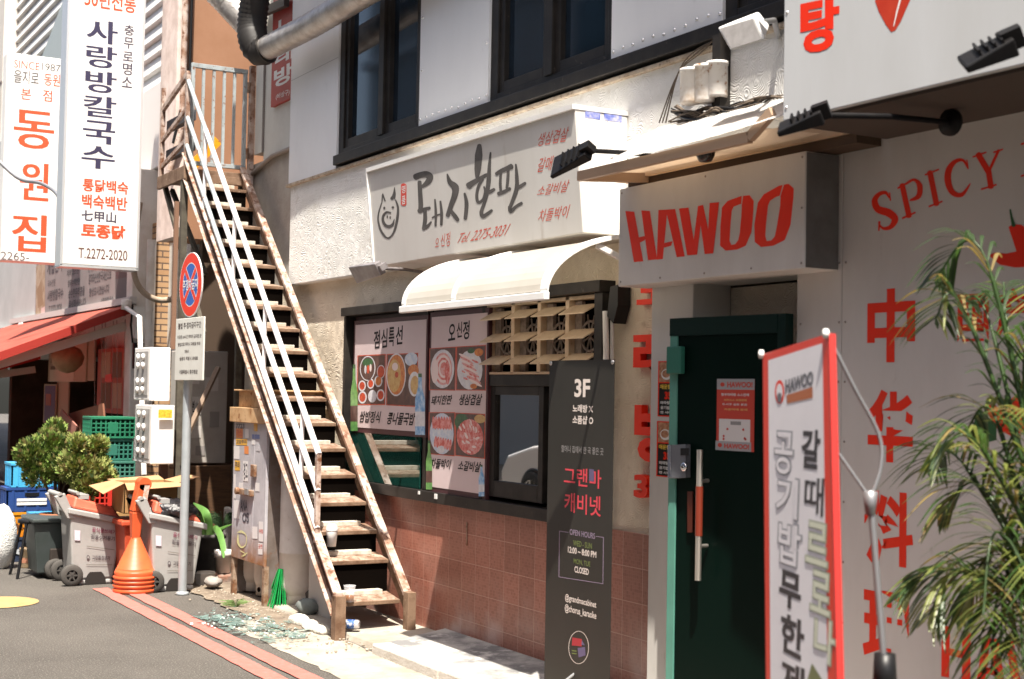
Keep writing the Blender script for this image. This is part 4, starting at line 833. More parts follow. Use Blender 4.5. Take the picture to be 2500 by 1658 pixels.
def door_poster(mb, f, n):
    P = lambda pts, e, m: mb.add([f(*p)+n*e*ES for p in pts], [tuple(range(len(pts)))], m)
    def T(s, x0, x1, y0, y1, m, b=.03): txt(mb, s, (f(x0, y1), f(x1, y1), f(x1, y0), f(x0, y0)), n, bold=b, e=.0065, mi=m)
    P([(0, .85), (1, .85), (1, 1), (0, 1)], .0052, 2); P([(.07, .44), (.90, .44), (.90, .85), (.07, .85)], .005, 0); P([(.07, .13), (.90, .13), (.90, .44), (.07, .44)], .005, 1); P([(-.02, 0), (.93, 0), (.93, .13), (-.02, .13)], .0052, 2)
    T('HAWOO!', .28, .95, .88, .96, 0, .04); T('HAWOO!', .22, .88, .03, .10, 0, .04); disc2(mb, f, .15, .92, .06, .03, n, .0065, 0, 12); disc2(mb, f, .1, .07, .06, .03, n, .0065, 0, 12)
    T('한우마라탕 소스판매', .12, .86, .76, .80, 1); T('마라소스 포장판매', .2, .8, .69, .72, 3); T('드시고 싶은 분은', .15, .82, .63, .66, 1); T('카운터에 문의', .2, .82, .56, .59, 3)
    P([(.38, .36), (.66, .36), (.66, .41), (.38, .41)], .0058, 4)
    for x, y in ((.2, .2), (.3, .3), (.72, .3), (.76, .18), (.2, .16), (.78, .17)): disc2(mb, f, x, y, .03, .018, n, .0065, 0, 10)
poster('red and white notice taped on the green door', DPL, c13, 700, 843, 428, 702, door_poster, [M('notice red', (.38, .04, .025), rough=.5), M('notice white', (.5, .49, .49), rough=.5), M('tape grey', (.25, .26, .27), rough=.4), M('gold print', (.5, .3, .1), rough=.5), M('dim grey print', (.2, .2, .2), rough=.5)], 'notice', 'notice')
# ------------------------------------------------------------------ black karaoke banner in front of the wall
BN = thing('banner', 'tall dark charcoal 3F karaoke banner standing by the window', 'banner', (-6.56, -.55, .1))
CH = M('charcoal banner fabric', (.022, .021, .018), (.026, .024, .021), 2, rough=.45, spec=.25)
BP = PLY(-.551)
mb = MB(); n = 12
for i in range(n):
    for j in range(24):
        def w3(u, v): return (-6.888+.655*u, -.55+.006*math.sin(v*5)*math.sin(u*3.1)-.0, .15+1.83*v)
        mb.add([w3(i/n, j/24), w3((i+1)/n, j/24), w3((i+1)/n, (j+1)/24), w3(i/n, (j+1)/24)], [(0, 1, 2, 3)], 0, True)
mb = MB(); mb.box(-6.888, -6.233, -.551, -.547, .13, 1.98); mb.build('sheet', CH, BN)
mb = MB(); mb.tube([(-6.56, -.52, .1), (-6.56, -.5, 1.1)], .012, 8); mb.tube([(-6.56, -.5, 1.05), (-6.88, -.545, 1.975)], .006, 6); mb.tube([(-6.56, -.5, 1.05), (-6.24, -.545, 1.975)], .006, 6); mb.tube([(-6.56, -.51, .5), (-6.88, -.545, .14)], .006, 6); mb.tube([(-6.56, -.51, .5), (-6.24, -.545, .14)], .006, 6)
for a in (0, 2.1, 4.2): mb.tube([(-6.56, -.52, .3), (-6.56+.3*math.cos(a), -.45+.28*math.sin(a), .11)], .009, 6)
mb.build('stand', GREYM, BN)
for p in ((-6.87, 1.965), (-6.245, 1.965), (-6.87, .15)): MB().lathe((p[0], -.551, p[1]), [(.012, 0), (.012, .006), (.006, .008), (0, .008)], 10, axis=(0, -1, 0)).build('corner_clip', STEEL, BN)
OFFW = M('off white print', (.62, .56, .52), rough=.5)
letters(BN, BP, [('3F', (160, 219, 428, 498), .03), ('노래방 X', (153, 231, 526, 556), .03), ('소품샵 O', (153, 231, 568, 600), .03), ('12:00 ~ 8:00 PM', (135, 243, 1074, 1098), .02), ('CLOSED', (160, 214, 1144, 1168), .02), ('@grandmacabinet', (124, 243, 1258, 1290), .012), ('@chorus_karaoke', (123, 243, 1297, 1332), .012)], OFFW, c13)
letters(BN, BP, [('할머니 집에서 한 곡 좋은 곳', (110, 270, 685, 712), .0)], M('dim grey lettering', (.28, .27, .27), rough=.5), c13)
mb = MB(); mb.fixn = False; fB = lambda a, b: un(*c13(a, b), BP)
letters(BN, BP, [('그랜마', (120, 262, 768, 838), .01), ('캐비넷', (122, 260, 866, 942), .01)], M('neon pink print', (.55, .05, .07), rough=.5), c13)
letters(BN, BP, [('OPEN HOURS', (142, 238, 1006, 1028), .01)], M('lavender print', (.24, .19, .27), rough=.5), c13)
letters(BN, BP, [('WED - SUN', (155, 226, 1046, 1068), .01), ('MON, TUE', (157, 220, 1116, 1138), .01)], M('olive print', (.13, .17, .05), rough=.5), c13)
for a, b in (((103, 1006), (136, 1011)), ((242, 1026), (270, 1030)), ((103, 1006), (101, 1180)), ((270, 1030), (268, 1206)), ((101, 1180), (268, 1206))): brush(mb, fB, [a, b], [2.2, 2.2], NY, .003, 0, 2)
for k in range(24):
    a, b = k*math.pi/12, (k+1)*math.pi/12; brush(mb, fB, [(176+38*math.cos(a), 1448+62*math.sin(a)), (176+38*math.cos(b), 1448+62*math.sin(b))], [1.8, 1.8], NY, .003, 1, 1, ends=False)
poly2(mb, fB, [(152, 1410), (188, 1416), (188, 1444), (150, 1440)], NY, .003, 2); poly2(mb, fB, [(172, 1450), (200, 1446), (202, 1478), (176, 1486)], NY, .003, 3); poly2(mb, fB, [(150, 1458), (168, 1460), (168, 1464), (150, 1462)], NY, .003, 4); poly2(mb, fB, [(150, 1468), (168, 1470), (168, 1474), (150, 1472)], NY, .003, 4)
poly2(mb, fB, [(188, 1420), (200, 1440), (186, 1438)], NY, .0034, 3)
for a, b in (((216, 780), (235, 795)),): poly2(mb, fB, [(216, 770), (234, 772), (234, 818), (216, 816)], NY, .0036, 3)
mb.build('emblem', [MATS['lavender print'], OFFW, M('dim red print', (.3, .02, .03), rough=.5), M('dim violet print', (.10, .08, .16), rough=.5), MATS['olive print']], BN)
# ------------------------------------------------------------------ red edged banner on its stand, front right
XB = thing('banner_stand', 'red edged white banner leaning on a steel pole stand in front of the green door', 'banner', (-2.6, -1.9, 0))
LT, RT, LB, RB = atd(1862, 865, 4.55), atd(2020, 815, 4.0), atd(1877, 2363, 4.2), atd(2156, 2514, 3.65)
nx = (RT-LT).cross(LB-LT).normalized(); nx = nx if nx.dot(EYE-LT) > 0 else -nx
RB = RB-nx*((RB-LT).dot(nx)); XP = (LT, nx)
WB_ = M('white banner fabric', (.80, .77, .80), (.75, .72, .75), 2.5, rough=.5)
mb = MB(); mb.prism([LT, RT, RB, LB], [p-nx*.004 for p in (LT, RT, RB, LB)])
mb.build('sheet', M('red banner edge', (.72, .03, .008), rough=.45), XB)
mb = MB(); mb.fixn = False
q = [un(1876, 880, XP), un(2008, 838, XP), bil((LT, RT, RB, LB))(.88, .05), bil((LT, RT, RB, LB))(.06, .05)]
mb.add([p+nx*.0005 for p in q], [(0, 1, 2, 3)]); mb.build('white_field', WB_, XB)
mb = MB(); mb.prism([RT, RT+nx*.0-Vector((0, 0, 0))+(RT-LT).normalized()*.012, RB+(RB-LB).normalized()*.012, RB], [p-nx*.02 for p in (RT, RT+(RT-LT).normalized()*.012, RB+(RB-LB).normalized()*.012, RB)]); mb.build('side_hem', M('dark red hem', (.40, .02, .015), rough=.5), XB)
letters(XB, XP, [('무', (160, 244, 1160, 1302), .035), ('한', (165, 256, 1330, 1482), .03), ('제', (165, 256, 1505, 1655), .03), ('갈', (245, 316, 620, 770), .03), ('때', (256, 330, 800, 945), .012)], M('soft black print', (.02, .018, .024), rough=.5), c18, e=.004)
OUTL = [('공', (145, 213, 630, 790)), ('기', (150, 232, 805, 955)), ('밥', (158, 243, 978, 1135))]; OUT2 = [('르', (265, 346, 975, 1135)), ('로', (282, 356, 1160, 1320)), ('나', (295, 372, 1340, 1505))]
grow = lambda L: [(c, (q[0]-5, q[1]+5, q[2]-6, q[3]+6)) for c, q in L]
letters(XB, XP, grow(OUTL), M('grey outline print', (.27, .27, .30), rough=.5), c18, bold=.04, e=.004, name='outline_lettering'); letters(XB, XP, grow(OUT2), M('sage outline print', (.36, .38, .28), rough=.5), c18, bold=.04, e=.004, name='outline_lettering')
letters(XB, XP, OUTL, WB_, c18, bold=.016, e=.008, name='letter_fill'); letters(XB, XP, OUT2, M('pale sage fabric print', (.66, .68, .54), rough=.5), c18, bold=.016, e=.008, name='letter_fill')
mb = MB(); mb.fixn = False; fX = lambda a, b: un(*c18(a, b), XP)
disc2(mb, fX, 162, 478, 18, 46, nx, .004, 0, 18); disc2(mb, fX, 162, 478, 12, 32, nx, .005, 3, 18); disc2(mb, fX, 162, 500, 9, 20, nx, .006, 2, 14)
LGM = [RED, M('burnt orange print', (.42, .12, .04), rough=.5), M('slate print', (.12, .12, .14), rough=.5), WB_, M('moss print', (.16, .18, .07), rough=.5)]
mb.build('logo_ring', LGM, XB); mb = MB(); mb.fixn = False
poly2(mb, fX, [(188, 490), (287, 458), (288, 500), (190, 522)], nx, .004, 1); mx_ = MB(); mx_.fixn = False; poly2(mx_, fX, [(268, 1568), (285, 1508), (322, 1568), (340, 1640), (268, 1640)], nx, .004, 4); mx_.build('leaf_print', LGM, XB)
txt(mb, 'HAWOO', tuple(fX(*p) for p in [(184, 432), (290, 396), (290, 452), (184, 486)]), nx, bold=.05, e=.005, mi=2)
mb.build('logo', LGM, XB)
hub = atd(2125, 1218, 3.98); ft = atd(2160, 1640, 3.95)
mb = MB(); mb.tube(curve([RT, atd(2085, 945, 4.0), atd(2145, 1060, 4.0), atd(2150, 1140, 3.99), hub]), .006, 8); mb.tube([atd(2048, 1108, 4.0), hub], .005, 8); mb.tube([hub, ft, ft+Vector((0, 0, -.1))], .010, 10); mb.lathe(hub, [(.0, -.045), (.014, -.045), (.022, .02), (.0, .025)], 12); 
mb.build('pole', M('dull steel pole', (.26, .26, .27), rough=.4, metal=.6), XB)
mb = MB(); mb.lathe(ft, [(0, -.05), (.035, -.05), (.03, .05), (0, .05)], 12)
for a in (0.3, 2.4, 4.5): mb.tube([ft, Vector((ft.x+.4*math.cos(a), ft.y+.3*math.sin(a), .02))], .012, 8)
mb.build('foot', BLACK, XB)
for p in (LT, RT): MB().lathe(p+nx*.004, [(.014, -.004), (.014, .006), (0, .01)], 12, axis=nx).build('corner_clip', SWHITE, XB)

# ------------------------------------------------------------------ red karaoke sign beside the gate
KS = thing('wall_sign', 'red vertical karaoke sign with white syllables fixed to the off white metal wall', 'sign', (-13.1, -.03, 4.6)); KP = PLY(-.05)
q = [un(*p, KP) for p in ((664, 46), (730, 8), (722, 188), (661, 262))]
x0_, x1_ = q[3].x, XL-.002; z0_, z1_ = un(661, 262, KP).z, 6.3
mb = MB(); mb.box(x0_, x1_, -.05, -.013, z0_, z1_); mb.build('panel', M('brick red sign', (.38, .035, .025), (.32, .03, .022), 3, rough=.5), KS)
cK = conv((350, 0), 2.412)
letters(KS, KP, [('방', [(770, 415), (880, 360), (880, 470), (768, 525)], .03), ('래', [(778, 305), (890, 235), (888, 335), (775, 400)], .03), ('노', [(785, 130), (890, 70), (890, 190), (780, 250)], .03), ('(비상구)', [(782, 555), (862, 522), (860, 562), (780, 592)], .01)], SWHITE, cK)
# ================================================================== blade signs
NAVY = M('navy brush print', (.035, .03, .07), rough=.5); VIV = M('vivid sign red', (.72, .075, .025), rough=.5); c22 = conv((0, 0), 2.24)
S2 = thing('blade_sign', 'tall white projecting sign with large navy syllables and a telephone number', 'sign', (-15.7, -.97, 3.09))
P2 = PLX(-15.6)
mb = MB(); mb.box(-15.85, -15.6, -1.385, -.578, 3.09, 6.75); mb.build('sign_box', SWHITE, S2, bevel=.012)
mb = MB()
for y in (-1.39, -.573): mb.box(-15.86, -15.594, y-.012, y+.012, 3.08, 6.76)
mb.box(-15.86, -15.594, -1.40, -.56, 3.066, 3.09); mb.build('edge_trim', M('light aluminium', (.62, .63, .64), rough=.35, metal=.5), S2)
letters(S2, P2, [('사', (478, 640, 112, 238)), ('랑', (475, 636, 252, 372)), ('방', (470, 634, 390, 508)), ('칼', (460, 632, 526, 642)), ('국', (457, 626, 663, 786)), ('수', (450, 624, 800, 924))], NAVY, c22, bold=.006, stem=.055)
letters(S2, P2, [(c, q, .018) for c, q in zip('충무로명소', ((680, 733, 138, 195), (677, 731, 205, 267), (672, 728, 283, 335), (671, 723, 345, 412), (666, 723, 420, 480)))]+[('七甲山', (445, 636, 1155, 1215), .03)], M('slate violet print', (.06, .05, .075), rough=.5), c22)
letters(S2, P2, [('50년전통', (462, 745, -42, 56), .02), ('통닭백숙', (452, 702, 985, 1056), .03), ('백숙백반', (447, 697, 1070, 1147), .03), ('토종닭', (444, 686, 1227, 1306), .045)], VIV, c22)
letters(S2, P2, [('T.2272-2020', (428, 697, 1362, 1420), .012)], M('brown print', (.12, .06, .05), rough=.5), c22)
S1 = thing('blade_sign', 'white projecting sign further back with three tall red syllables and small since line', 'sign', (-18.6, -1.14, 3.33))
P1 = PLX(-18.5)
mb = MB(); mb.box(-18.75, -18.5, -1.50, -.775, 3.33, 5.95); mb.build('sign_box', SWHITE, S1, bevel=.012)
letters(S1, P1, [('SINCE', (78, 216, 336, 378), .0), ('동원', (242, 328, 405, 472), .012), ('본', (115, 170, 485, 546), .012), ('점', (234, 285, 492, 556), .012)], VIV, c22)
letters(S1, P1, [('동', (80, 292, 606, 814)), ('원', (110, 264, 890, 1097)), ('집', (68, 250, 1172, 1377))], VIV, c22, bold=.006, stem=.05)
letters(S1, P1, [('1987', (228, 331, 350, 390), .0), ('을지로', (76, 213, 388, 460), .012), ('2265-', (5, 160, 1380, 1424), .0)], M('graphite print', (.09, .08, .08), rough=.5), c22)
mb = MB(); mb.tube(curve([(-17.6, -1.9, 4.62), un(40, 432, PLX(-17.0)), un(100, 448, PLX(-16.6)), un(140, 475, PLX(-16.2)), un(150, 520, PLX(-16.0))]), .022, 8); tag(mb.build('bracket_arm', STEEL), 'bent steel tube arm reaching across the red lettered blade sign', 'bracket')
mb = MB(); mb.tube(curve([un(150, 470, PLX(-15.95)), un(148, 540, PLX(-15.95)), un(140, 600, PLX(-15.95)), un(146, 650, PLX(-15.95))]), .02, 6); tag(mb.build('cable', M('tan cable bundle', (.35, .26, .17), rough=.8)), 'tan cable bundle hanging between the two blade signs', 'cable')
# ================================================================== the shop with the red awning
SH = thing('shop_building', 'street corner eatery with dim open front, menu sign panel and white corner post', 'building', (-20, 0, 0))
SHW = M('pale grey tile wall', (.46, .47, .47), (.40, .41, .41), 2, rough=.5)
mb = MB(); mb.box(-30, -16.9, -.28, .1, 2.72, 4.38); mb.box(-30, -22.3, -.3, .1, 2.5, 6); mb.build('upper_wall', SHW, SH)
mb = MB(); mb.box(-16.92, -16.66, -.34, .1, 0, 4.36); mb.build('corner_post', M('sunlit white post', (.72, .69, .65), (.6, .55, .5), 4, rough=.6), SH, bevel=.01)
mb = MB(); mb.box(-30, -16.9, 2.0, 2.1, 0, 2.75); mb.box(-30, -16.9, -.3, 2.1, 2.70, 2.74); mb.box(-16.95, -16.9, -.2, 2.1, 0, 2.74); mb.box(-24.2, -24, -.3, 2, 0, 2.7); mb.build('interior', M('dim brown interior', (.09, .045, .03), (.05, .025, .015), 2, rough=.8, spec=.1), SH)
mb = MB(); rng = random.Random(11)
SHM = [M('poster tan', (.46, .30, .2), rough=.6), M('poster dull red', (.42, .09, .06), rough=.6), M('post brown', (.2, .11, .07), rough=.7), M('poster cream', (.62, .48, .36), rough=.6), M('poster purple', (.13, .06, .14), rough=.6)]
def panel(x0, x1, y0, y1, dep, mi, mb, th=.02):
    a, b, c, d = (un(*p, PLY(dep)) for p in ((x0, y0), (x1, y0), (x1, y1), (x0, y1))); zt = (a.z+b.z)/2; zb = (c.z+d.z)/2
    mb.box(a.x, b.x, dep, dep+th, zb, zt, mi)
for (a, y0, y1, mi, lab) in (((122, 205), 835, 932, 3, 'cream menu poster'),):
    pass
mb = MB(); panel(120, 212, 838, 932, -.12, 0, mb); panel(122, 180, 902, 932, -.125, 3, mb)
for k in range(3): panel(124, 134, 850+22*k, 864+22*k, -.124, 2, mb)
tag(mb.build('poster', SHM), 'cream menu poster under the awning behind the round lantern', 'poster')
mb = MB(); panel(240, 328, 850, 1010, -.10, 1, mb)
for i in range(3):
    for j in range(2): panel(248+27*i, 270+27*i, 860+75*j, 922+75*j, -.105, 2 if (i+j) % 2 else 0, mb)
tag(mb.build('photo_board', SHM), 'dim reddish board of food photographs at the shop corner', 'menu board')
mb = MB(); panel(110, 135, 942, 1030, -.14, 4, mb); panel(108, 137, 938, 1034, -.135, 0, mb); panel(112, 124, 962, 990, -.145, 1, mb); tag(mb.build('poster', SHM), 'narrow purple and orange poster at the shop entrance', 'poster')
for a_ in ((140, 168, 930, 1020), (210, 232, 830, 930)):
    mb = MB(); panel(*a_, -.1, 0, mb); mb.build('timber_post', SHM, SH)
mb = MB(); panel(128, 182, 1000, 1040, -.5, 1, mb); mb.build('x', SHM); bpy.data.objects.remove(bpy.data.objects['x'])
mb = MB(); q = [un(*p, PLY(-.9)) for p in ((132, 1060), (150, 1000), (188, 1042), (170, 1085))]; mb.prism(q, [p+Vector((0, .02, 0)) for p in q]); tag(mb.build('leaning_board', M('dusky pink board', (.30, .13, .10), rough=.7)), 'dusky pink board leaning behind the conifers', 'board')
mb = MB(); q = [un(*p, PLY(-.8)) for p in ((168, 1010), (250, 985), (256, 1050), (172, 1070))]; mb.prism(q, [p+Vector((0, .02, 0)) for p in q]); tag(mb.build('tilted_carton_lid', M('brown carton', (.16, .06, .03), rough=.8)), 'brown carton lid tilted in the dim shop entrance', 'carton')
mb = MB(); c = un(165, 875, PLY(-.5)); mb.lathe(c, [(0, -.20), (.10, -.17), (.19, -.08), (.215, .02), (.17, .12), (.07, .17), (0, .18)], 20); tag(mb.build('paper_lantern', M('tan paper lantern', (.40, .27, .15), (.3, .19, .1), 8, rough=.6)), 'round tan lantern hanging under the red awning', 'lantern')
mb = MB(); q = [un(*p, PLY(-.35)) for p in ((257, 915), (270, 913), (273, 932), (256, 932))]; mb.prism(q, [p+Vector((0, .01, 0)) for p in q]); tag(mb.build('red_tag', M('bright red tag', (.75, .04, .03), rough=.4)), 'bright red tag hanging on the plastic door curtain', 'tag')
mb = MB()
for k in range(6): mb.tube([(-18.6+.28*k, -.30+.03*(k % 2), 2.6), (-18.5+.28*k, -.28, 1.2)], .006, 5)
tag(mb.build('plastic_curtain', M('clear plastic folds', (.5, .45, .42), rough=.15, alpha=.35)), 'clear plastic curtain folds at the shop corner', 'curtain')
# sign panel with rows of small print
MP = thing('menu_sign', 'long pale menu sign panel with rows of grey Korean print above the red awning', 'sign', (-19.5, -.3, 2.77))
mb = MB(); mb.box(-22.2, -16.93, -.33, -.285, 2.77, 3.95); mb.build('panel', M('pale lilac grey panel', (.27, .235, .23), (.23, .20, .195), 2, rough=.5), MP)
c39 = conv((0, 600), 3.9196); MPP = PLY(-.332)
letters(MP, MPP, [('개업인사', (452, 600, 130, 262), .03), ('사랑방칼국수', (455, 605, 415, 520), .02), ('국수전문', (458, 530, 325, 392), .0), ('T.2272-2020', (466, 590, 565, 640), .0), ('저희업소는', (640, 755, 220, 282), .01), ('손님여러분', (845, 975, 185, 240), .0), ('칼국수백반만', (650, 765, 318, 385), .02), ('순수한우리콩을', (655, 810, 400, 490), .02), ('음식점소입니다', (660, 822, 510, 600), .02), ('감자와신선한국내산으로', (850, 1065, 245, 345), .012), ('항상모시겠습니다', (855, 1045, 385, 470), .012), ('사랑방칼국수', (965, 1085, 490, 550), .012)], M('grey violet print', (.07, .055, .06), rough=.5), c39)
mb = MB(); mb.fixn = False; fM = lambda a, b: un(*c39(a, b), MPP)
poly2(mb, fM, [(345, 200), (432, 150), (430, 700), (342, 720)], NY, .002, 0); poly2(mb, fM, [(355, 420), (395, 330), (415, 560), (365, 600)], NY, .003, 1); poly2(mb, fM, [(395, 600), (432, 580), (430, 700), (390, 700)], NY, .003, 2); mb2 = mb; mb = MB(); mb.fixn = False; poly2(mb, fM, [(1105, 218), (1225, 210), (1222, 570), (1105, 590)], NY, .002, 3); poly2(mb, fM, [(1110, 215), (1222, 212), (1222, 300), (1108, 320)], NY, .003, 4)
PIC = [M('ginseng tan', (.42, .33, .24), (.3, .2, .12), 8, rough=.5), M('root brown', (.28, .18, .1), rough=.5), M('pale pink print', (.6, .42, .4), rough=.5), M('dark photo', (.09, .07, .07), rough=.5), M('dark maroon photo', (.08, .03, .03), rough=.5)]; mb.build('picture_print', PIC, MP); mb2.build('picture_print', PIC, MP)
# red awnings
AWR = M('red awning cloth', (.46, .12, .085), (.38, .085, .06), 2, rough=.75, c3=(.5, .18, .14), sc3=5, lo3=.6, hi3=.75)
translucent(AWR, (.75, .10, .05), .35)
def awning(label, x0, x1, y0, z0, y1, z1, val):
    T = thing('shop_awning', label, 'awning', (x1, y0, z0))
    mb = MB(); mb.hexa([(x0, y1, z1-.012), (x1, y1, z1-.012), (x1, y0, z0-.012), (x0, y0, z0-.012), (x0, y1, z1), (x1, y1, z1), (x1, y0, z0), (x0, y0, z0)]); mb.build('canopy', AWR, T)
    mb = MB(); mb.box(x0, x1, y1-.025, y1-.005, z1-val, z1+.01); mb.hexa([(x1-.004, y1, z1-val*.7), (x1+.004, y1, z1-val*.7), (x1+.004, y0, z0-.10), (x1-.004, y0, z0-.10), (x1-.004, y1, z1), (x1+.004, y1, z1), (x1+.004, y0, z0), (x1-.004, y0, z0)]); mb.build('valance', M('dark red awning edge', (.30, .02, .012), rough=.75), T)
    mb = MB(); mb.box(x0, x1+.03, y0-.05, y0+.03, z0+.005, z0+.085); mb.build('cassette', M('grey white cassette', (.55, .54, .53), rough=.5), T)
    mb = MB(); mb.bar((x1-.25, y0-.02, z0-.25), (x1-.35, y1+.05, z1-.13), .05, .10); MB().bar((x1-2.4, y0-.02, z0-.22), (x1-2.6, y1+.05, z1-.13), .05, .08).build('folding_arm', M('dusty cream arm', (.56, .44, .36), rough=.6), T); mb.build('folding_arm', M('dusty cream arm', (.56, .44, .36), rough=.6), T)
    return T
awning('faded red retractable awning sloping out from under the menu sign panel', -24, -16.66, -.32, 2.76, -1.85, 2.13, .14)
awning('second red awning lower and further down the street', -30, -21.55, -.36, 2.27, -1.5, 1.96, .2)
mb = MB(); mb.box(-26, -21.7, -.40, -.30, 2.36, 2.70); mb.box(-23.0, -22.7, -.42, -.40, 2.30, 2.75); tag(mb.build('white_sign_strip', SWHITE, None, bevel=.01), 'narrow white sign strip above the lower red awning', 'sign')
mb = MB(); mb.tube([(-16.66, -.42, 2.72), un(341, 775, PLY(-.5)), un(352, 1160, PLY(-.62))], .028, 10); mb.lathe((-16.6, -.42, 2.74), [(0, -.06), (.06, -.05), (.06, .06), (0, .07)], 10); tag(mb.build('awning_pole', M('white enamel pole', (.75, .70, .66), rough=.4)), 'thin white pole at the outer corner of the red awning shop', 'pole')
mb = MB(); mb.box(-16.55, -16.42, -.35, -.2, 2.35, 2.72); mb.box(-16.5, -16.44, -.36, -.2, 2.0, 2.3, 1); mb.tube([(-16.5, -.37, 2.75), (-16.45, -.4, 2.5), (-16.5, -.36, 2.3)], .012, 6, 1); tag(mb.build('junction_box', [M('white junction box', (.7, .67, .63), rough=.5), BLACK]), 'white junction box with loose black cables at the shop corner', 'electric box')
# far street wall at the very left
FB = thing('far_building', 'distant pale stone office building with a blue glass curtain wall', 'building', (-40, 1, 0))
mb = MB(); mb.box(-60, -26, -.25, 4, 4.5, 22)
mb.build('wall', M('pale stone cladding', (.62, .58, .53), (.55, .51, .46), .8, rough=.6), FB)
mb = MB()
for k in range(6): mb.box(-60, -26, -.262, -.25, 5.4+1.7*k, 5.43+1.7*k)
for k in range(8): mb.box(-28-3*k, -27.97-3*k, -.262, -.25, 4.5, 16)
mb.build('joint', M('stone joint', (.3, .28, .26), rough=.8), FB)
mb = MB(); mb.box(-60, -33, -1.6, -.3, 3, 20); mb.build('glass_wall', M('blue curtain glass', (.06, .16, .24), (.12, .26, .36), .8, rough=.15, spec=.8), FB)
mb = MB()
for k in range(9): mb.box(-60, -32.98, -1.62, -1.6, 3.2+1.1*k, 3.27+1.1*k)
for k in range(4): mb.box(-33, -32.97, -1.6+.33*k, -1.56+.33*k, 3, 20)
mb.build('mullion', M('dark teal mullion', (.03, .05, .06), rough=.4), FB)
mb = MB(); mb.prism([(-24, -.3, 6.2), (-20, -.3, 7.8), (-20, -.3, 5.2), (-24, -.3, 5.2)], [(-24, .5, 6.2), (-20, .5, 7.8), (-20, .5, 5.2), (-24, .5, 5.2)]); mb.build('stair_gable', M('blue grey gable', (.34, .40, .42), rough=.7), FB)
# ================================================================== no parking sign
NP = thing('road_sign', 'round red and blue no parking sign with white text plate on a grey steel pole', 'road sign', (-12.13, -1.03, 0))
mb = MB(); pb, pt = un(445, 1452, PLZ(0)), un(458, 640, PLY(-1.03)); mb.tube([pb-Vector((0, 0, .02)), pb+Vector((0, 0, .45)), Vector((pb.x, pb.y, 2.95))], .038, 16); mb.lathe(pb, [(.0, 0), (.06, 0), (.055, .02), (.038, .03)], 16); mb.build('pole', M('galvanised grey pole', (.42, .46, .48), (.36, .39, .41), 5, rough=.45, metal=.4), NP)
SP = PLY(-1.09); c4 = conv((400, 600), 3.92); cen = un(465, 695, SP); rr = (un(465, 617, SP).z-un(465, 774, SP).z)/2
yaw_ = .045; ux = Vector((math.cos(yaw_), math.sin(yaw_), 0)); sn = Vector((-ux.y, ux.x, 0)); sn = sn if sn.y < 0 else -sn
fS = lambda u, v: cen+ux*u*rr+Vector((0, 0, v*rr))
mb = MB(); mb.lathe(cen, [(0, -.012), (rr, -.012), (rr, 0), (0, 0)], 48, axis=sn, smooth=False); mb.build('disc', SWHITE, NP)
mb = MB(); mb.fixn = False
disc2(mb, fS, 0, 0, .975, .975, sn, .002, 0, 48); disc2(mb, fS, 0, 0, .68, .68, sn, .0035, 2, 40); disc2(mb, fS, 0, 0, .655, .655, sn, .0045, 1, 40)
for a in (-1, 1):
    brush(mb, fS, [(-.47, -.47*a), (.47, .47*a)], [.20, .20], sn, .0055+.001*a, 2, 3, ends=False); brush(mb, fS, [(-.47, -.47*a), (.47, .47*a)], [.16, .16], sn, .0085+.001*a, 0, 3, ends=False)
txt(mb, '주정차금지', (fS(-.66, .17), fS(.66, .17), fS(.66, -.17), fS(-.66, -.17)), sn, bold=.05, e=.0105, mi=1); txt(mb, '주정차금지', (fS(-.66, .17), fS(.66, .17), fS(.66, -.17), fS(-.66, -.17)), sn, bold=.02, e=.012, mi=2)
mb.build('face', [M('sign red', (.70, .04, .012), rough=.35), M('sign blue', (.03, .11, .42), rough=.35), SWHITE], NP)
a = [un(*p, SP) for p in ((434, 783), (494, 770), (490, 924), (430, 932))]; zc = (a[0].z+a[3].z)/2; hh = (a[0].z-a[3].z)/2; wv = .5*(Vector((a[1].x, a[1].y, 0))-Vector((a[0].x, a[0].y, 0))).length; pc = (a[0]+a[1]+a[2]+a[3])/4
fP = lambda u, v: pc+ux*u*wv+Vector((0, 0, v*hh))
mb = MB(); q = [fP(-1, 1), fP(1, 1), fP(1, -1), fP(-1, -1)]; mb.prism(q, [p-sn*.015 for p in q]); mb.build('plate', M('off white plate', (.62, .62, .58), (.56, .55, .51), 3, rough=.5), NP, bevel=.004)
mb = MB(); mb.fixn = False
for s, v0, v1, w_ in (('불법 주·정차금지구간', .66, .86, .82), ('이곳은 24시간 주차가 금지된 곳', .34, .46, .85), ('불법으로 주차시 과태료 부과', .10, .22, .80), ('견인됩니다', -.12, -.02, .30), ('승용차 적발시 과태료', -.36, -.24, .65), ('서울특별시 중구청장', -.80, -.66, .66)):
    txt(mb, s, (fP(-w_, v1), fP(w_ if w_ > .4 else .0, v1), fP(w_ if w_ > .4 else .0, v0), fP(-w_, v0)), sn, bold=.02, e=.003)
mb.build('plate_lettering', M('brown black print', (.07, .05, .045), rough=.6), NP)
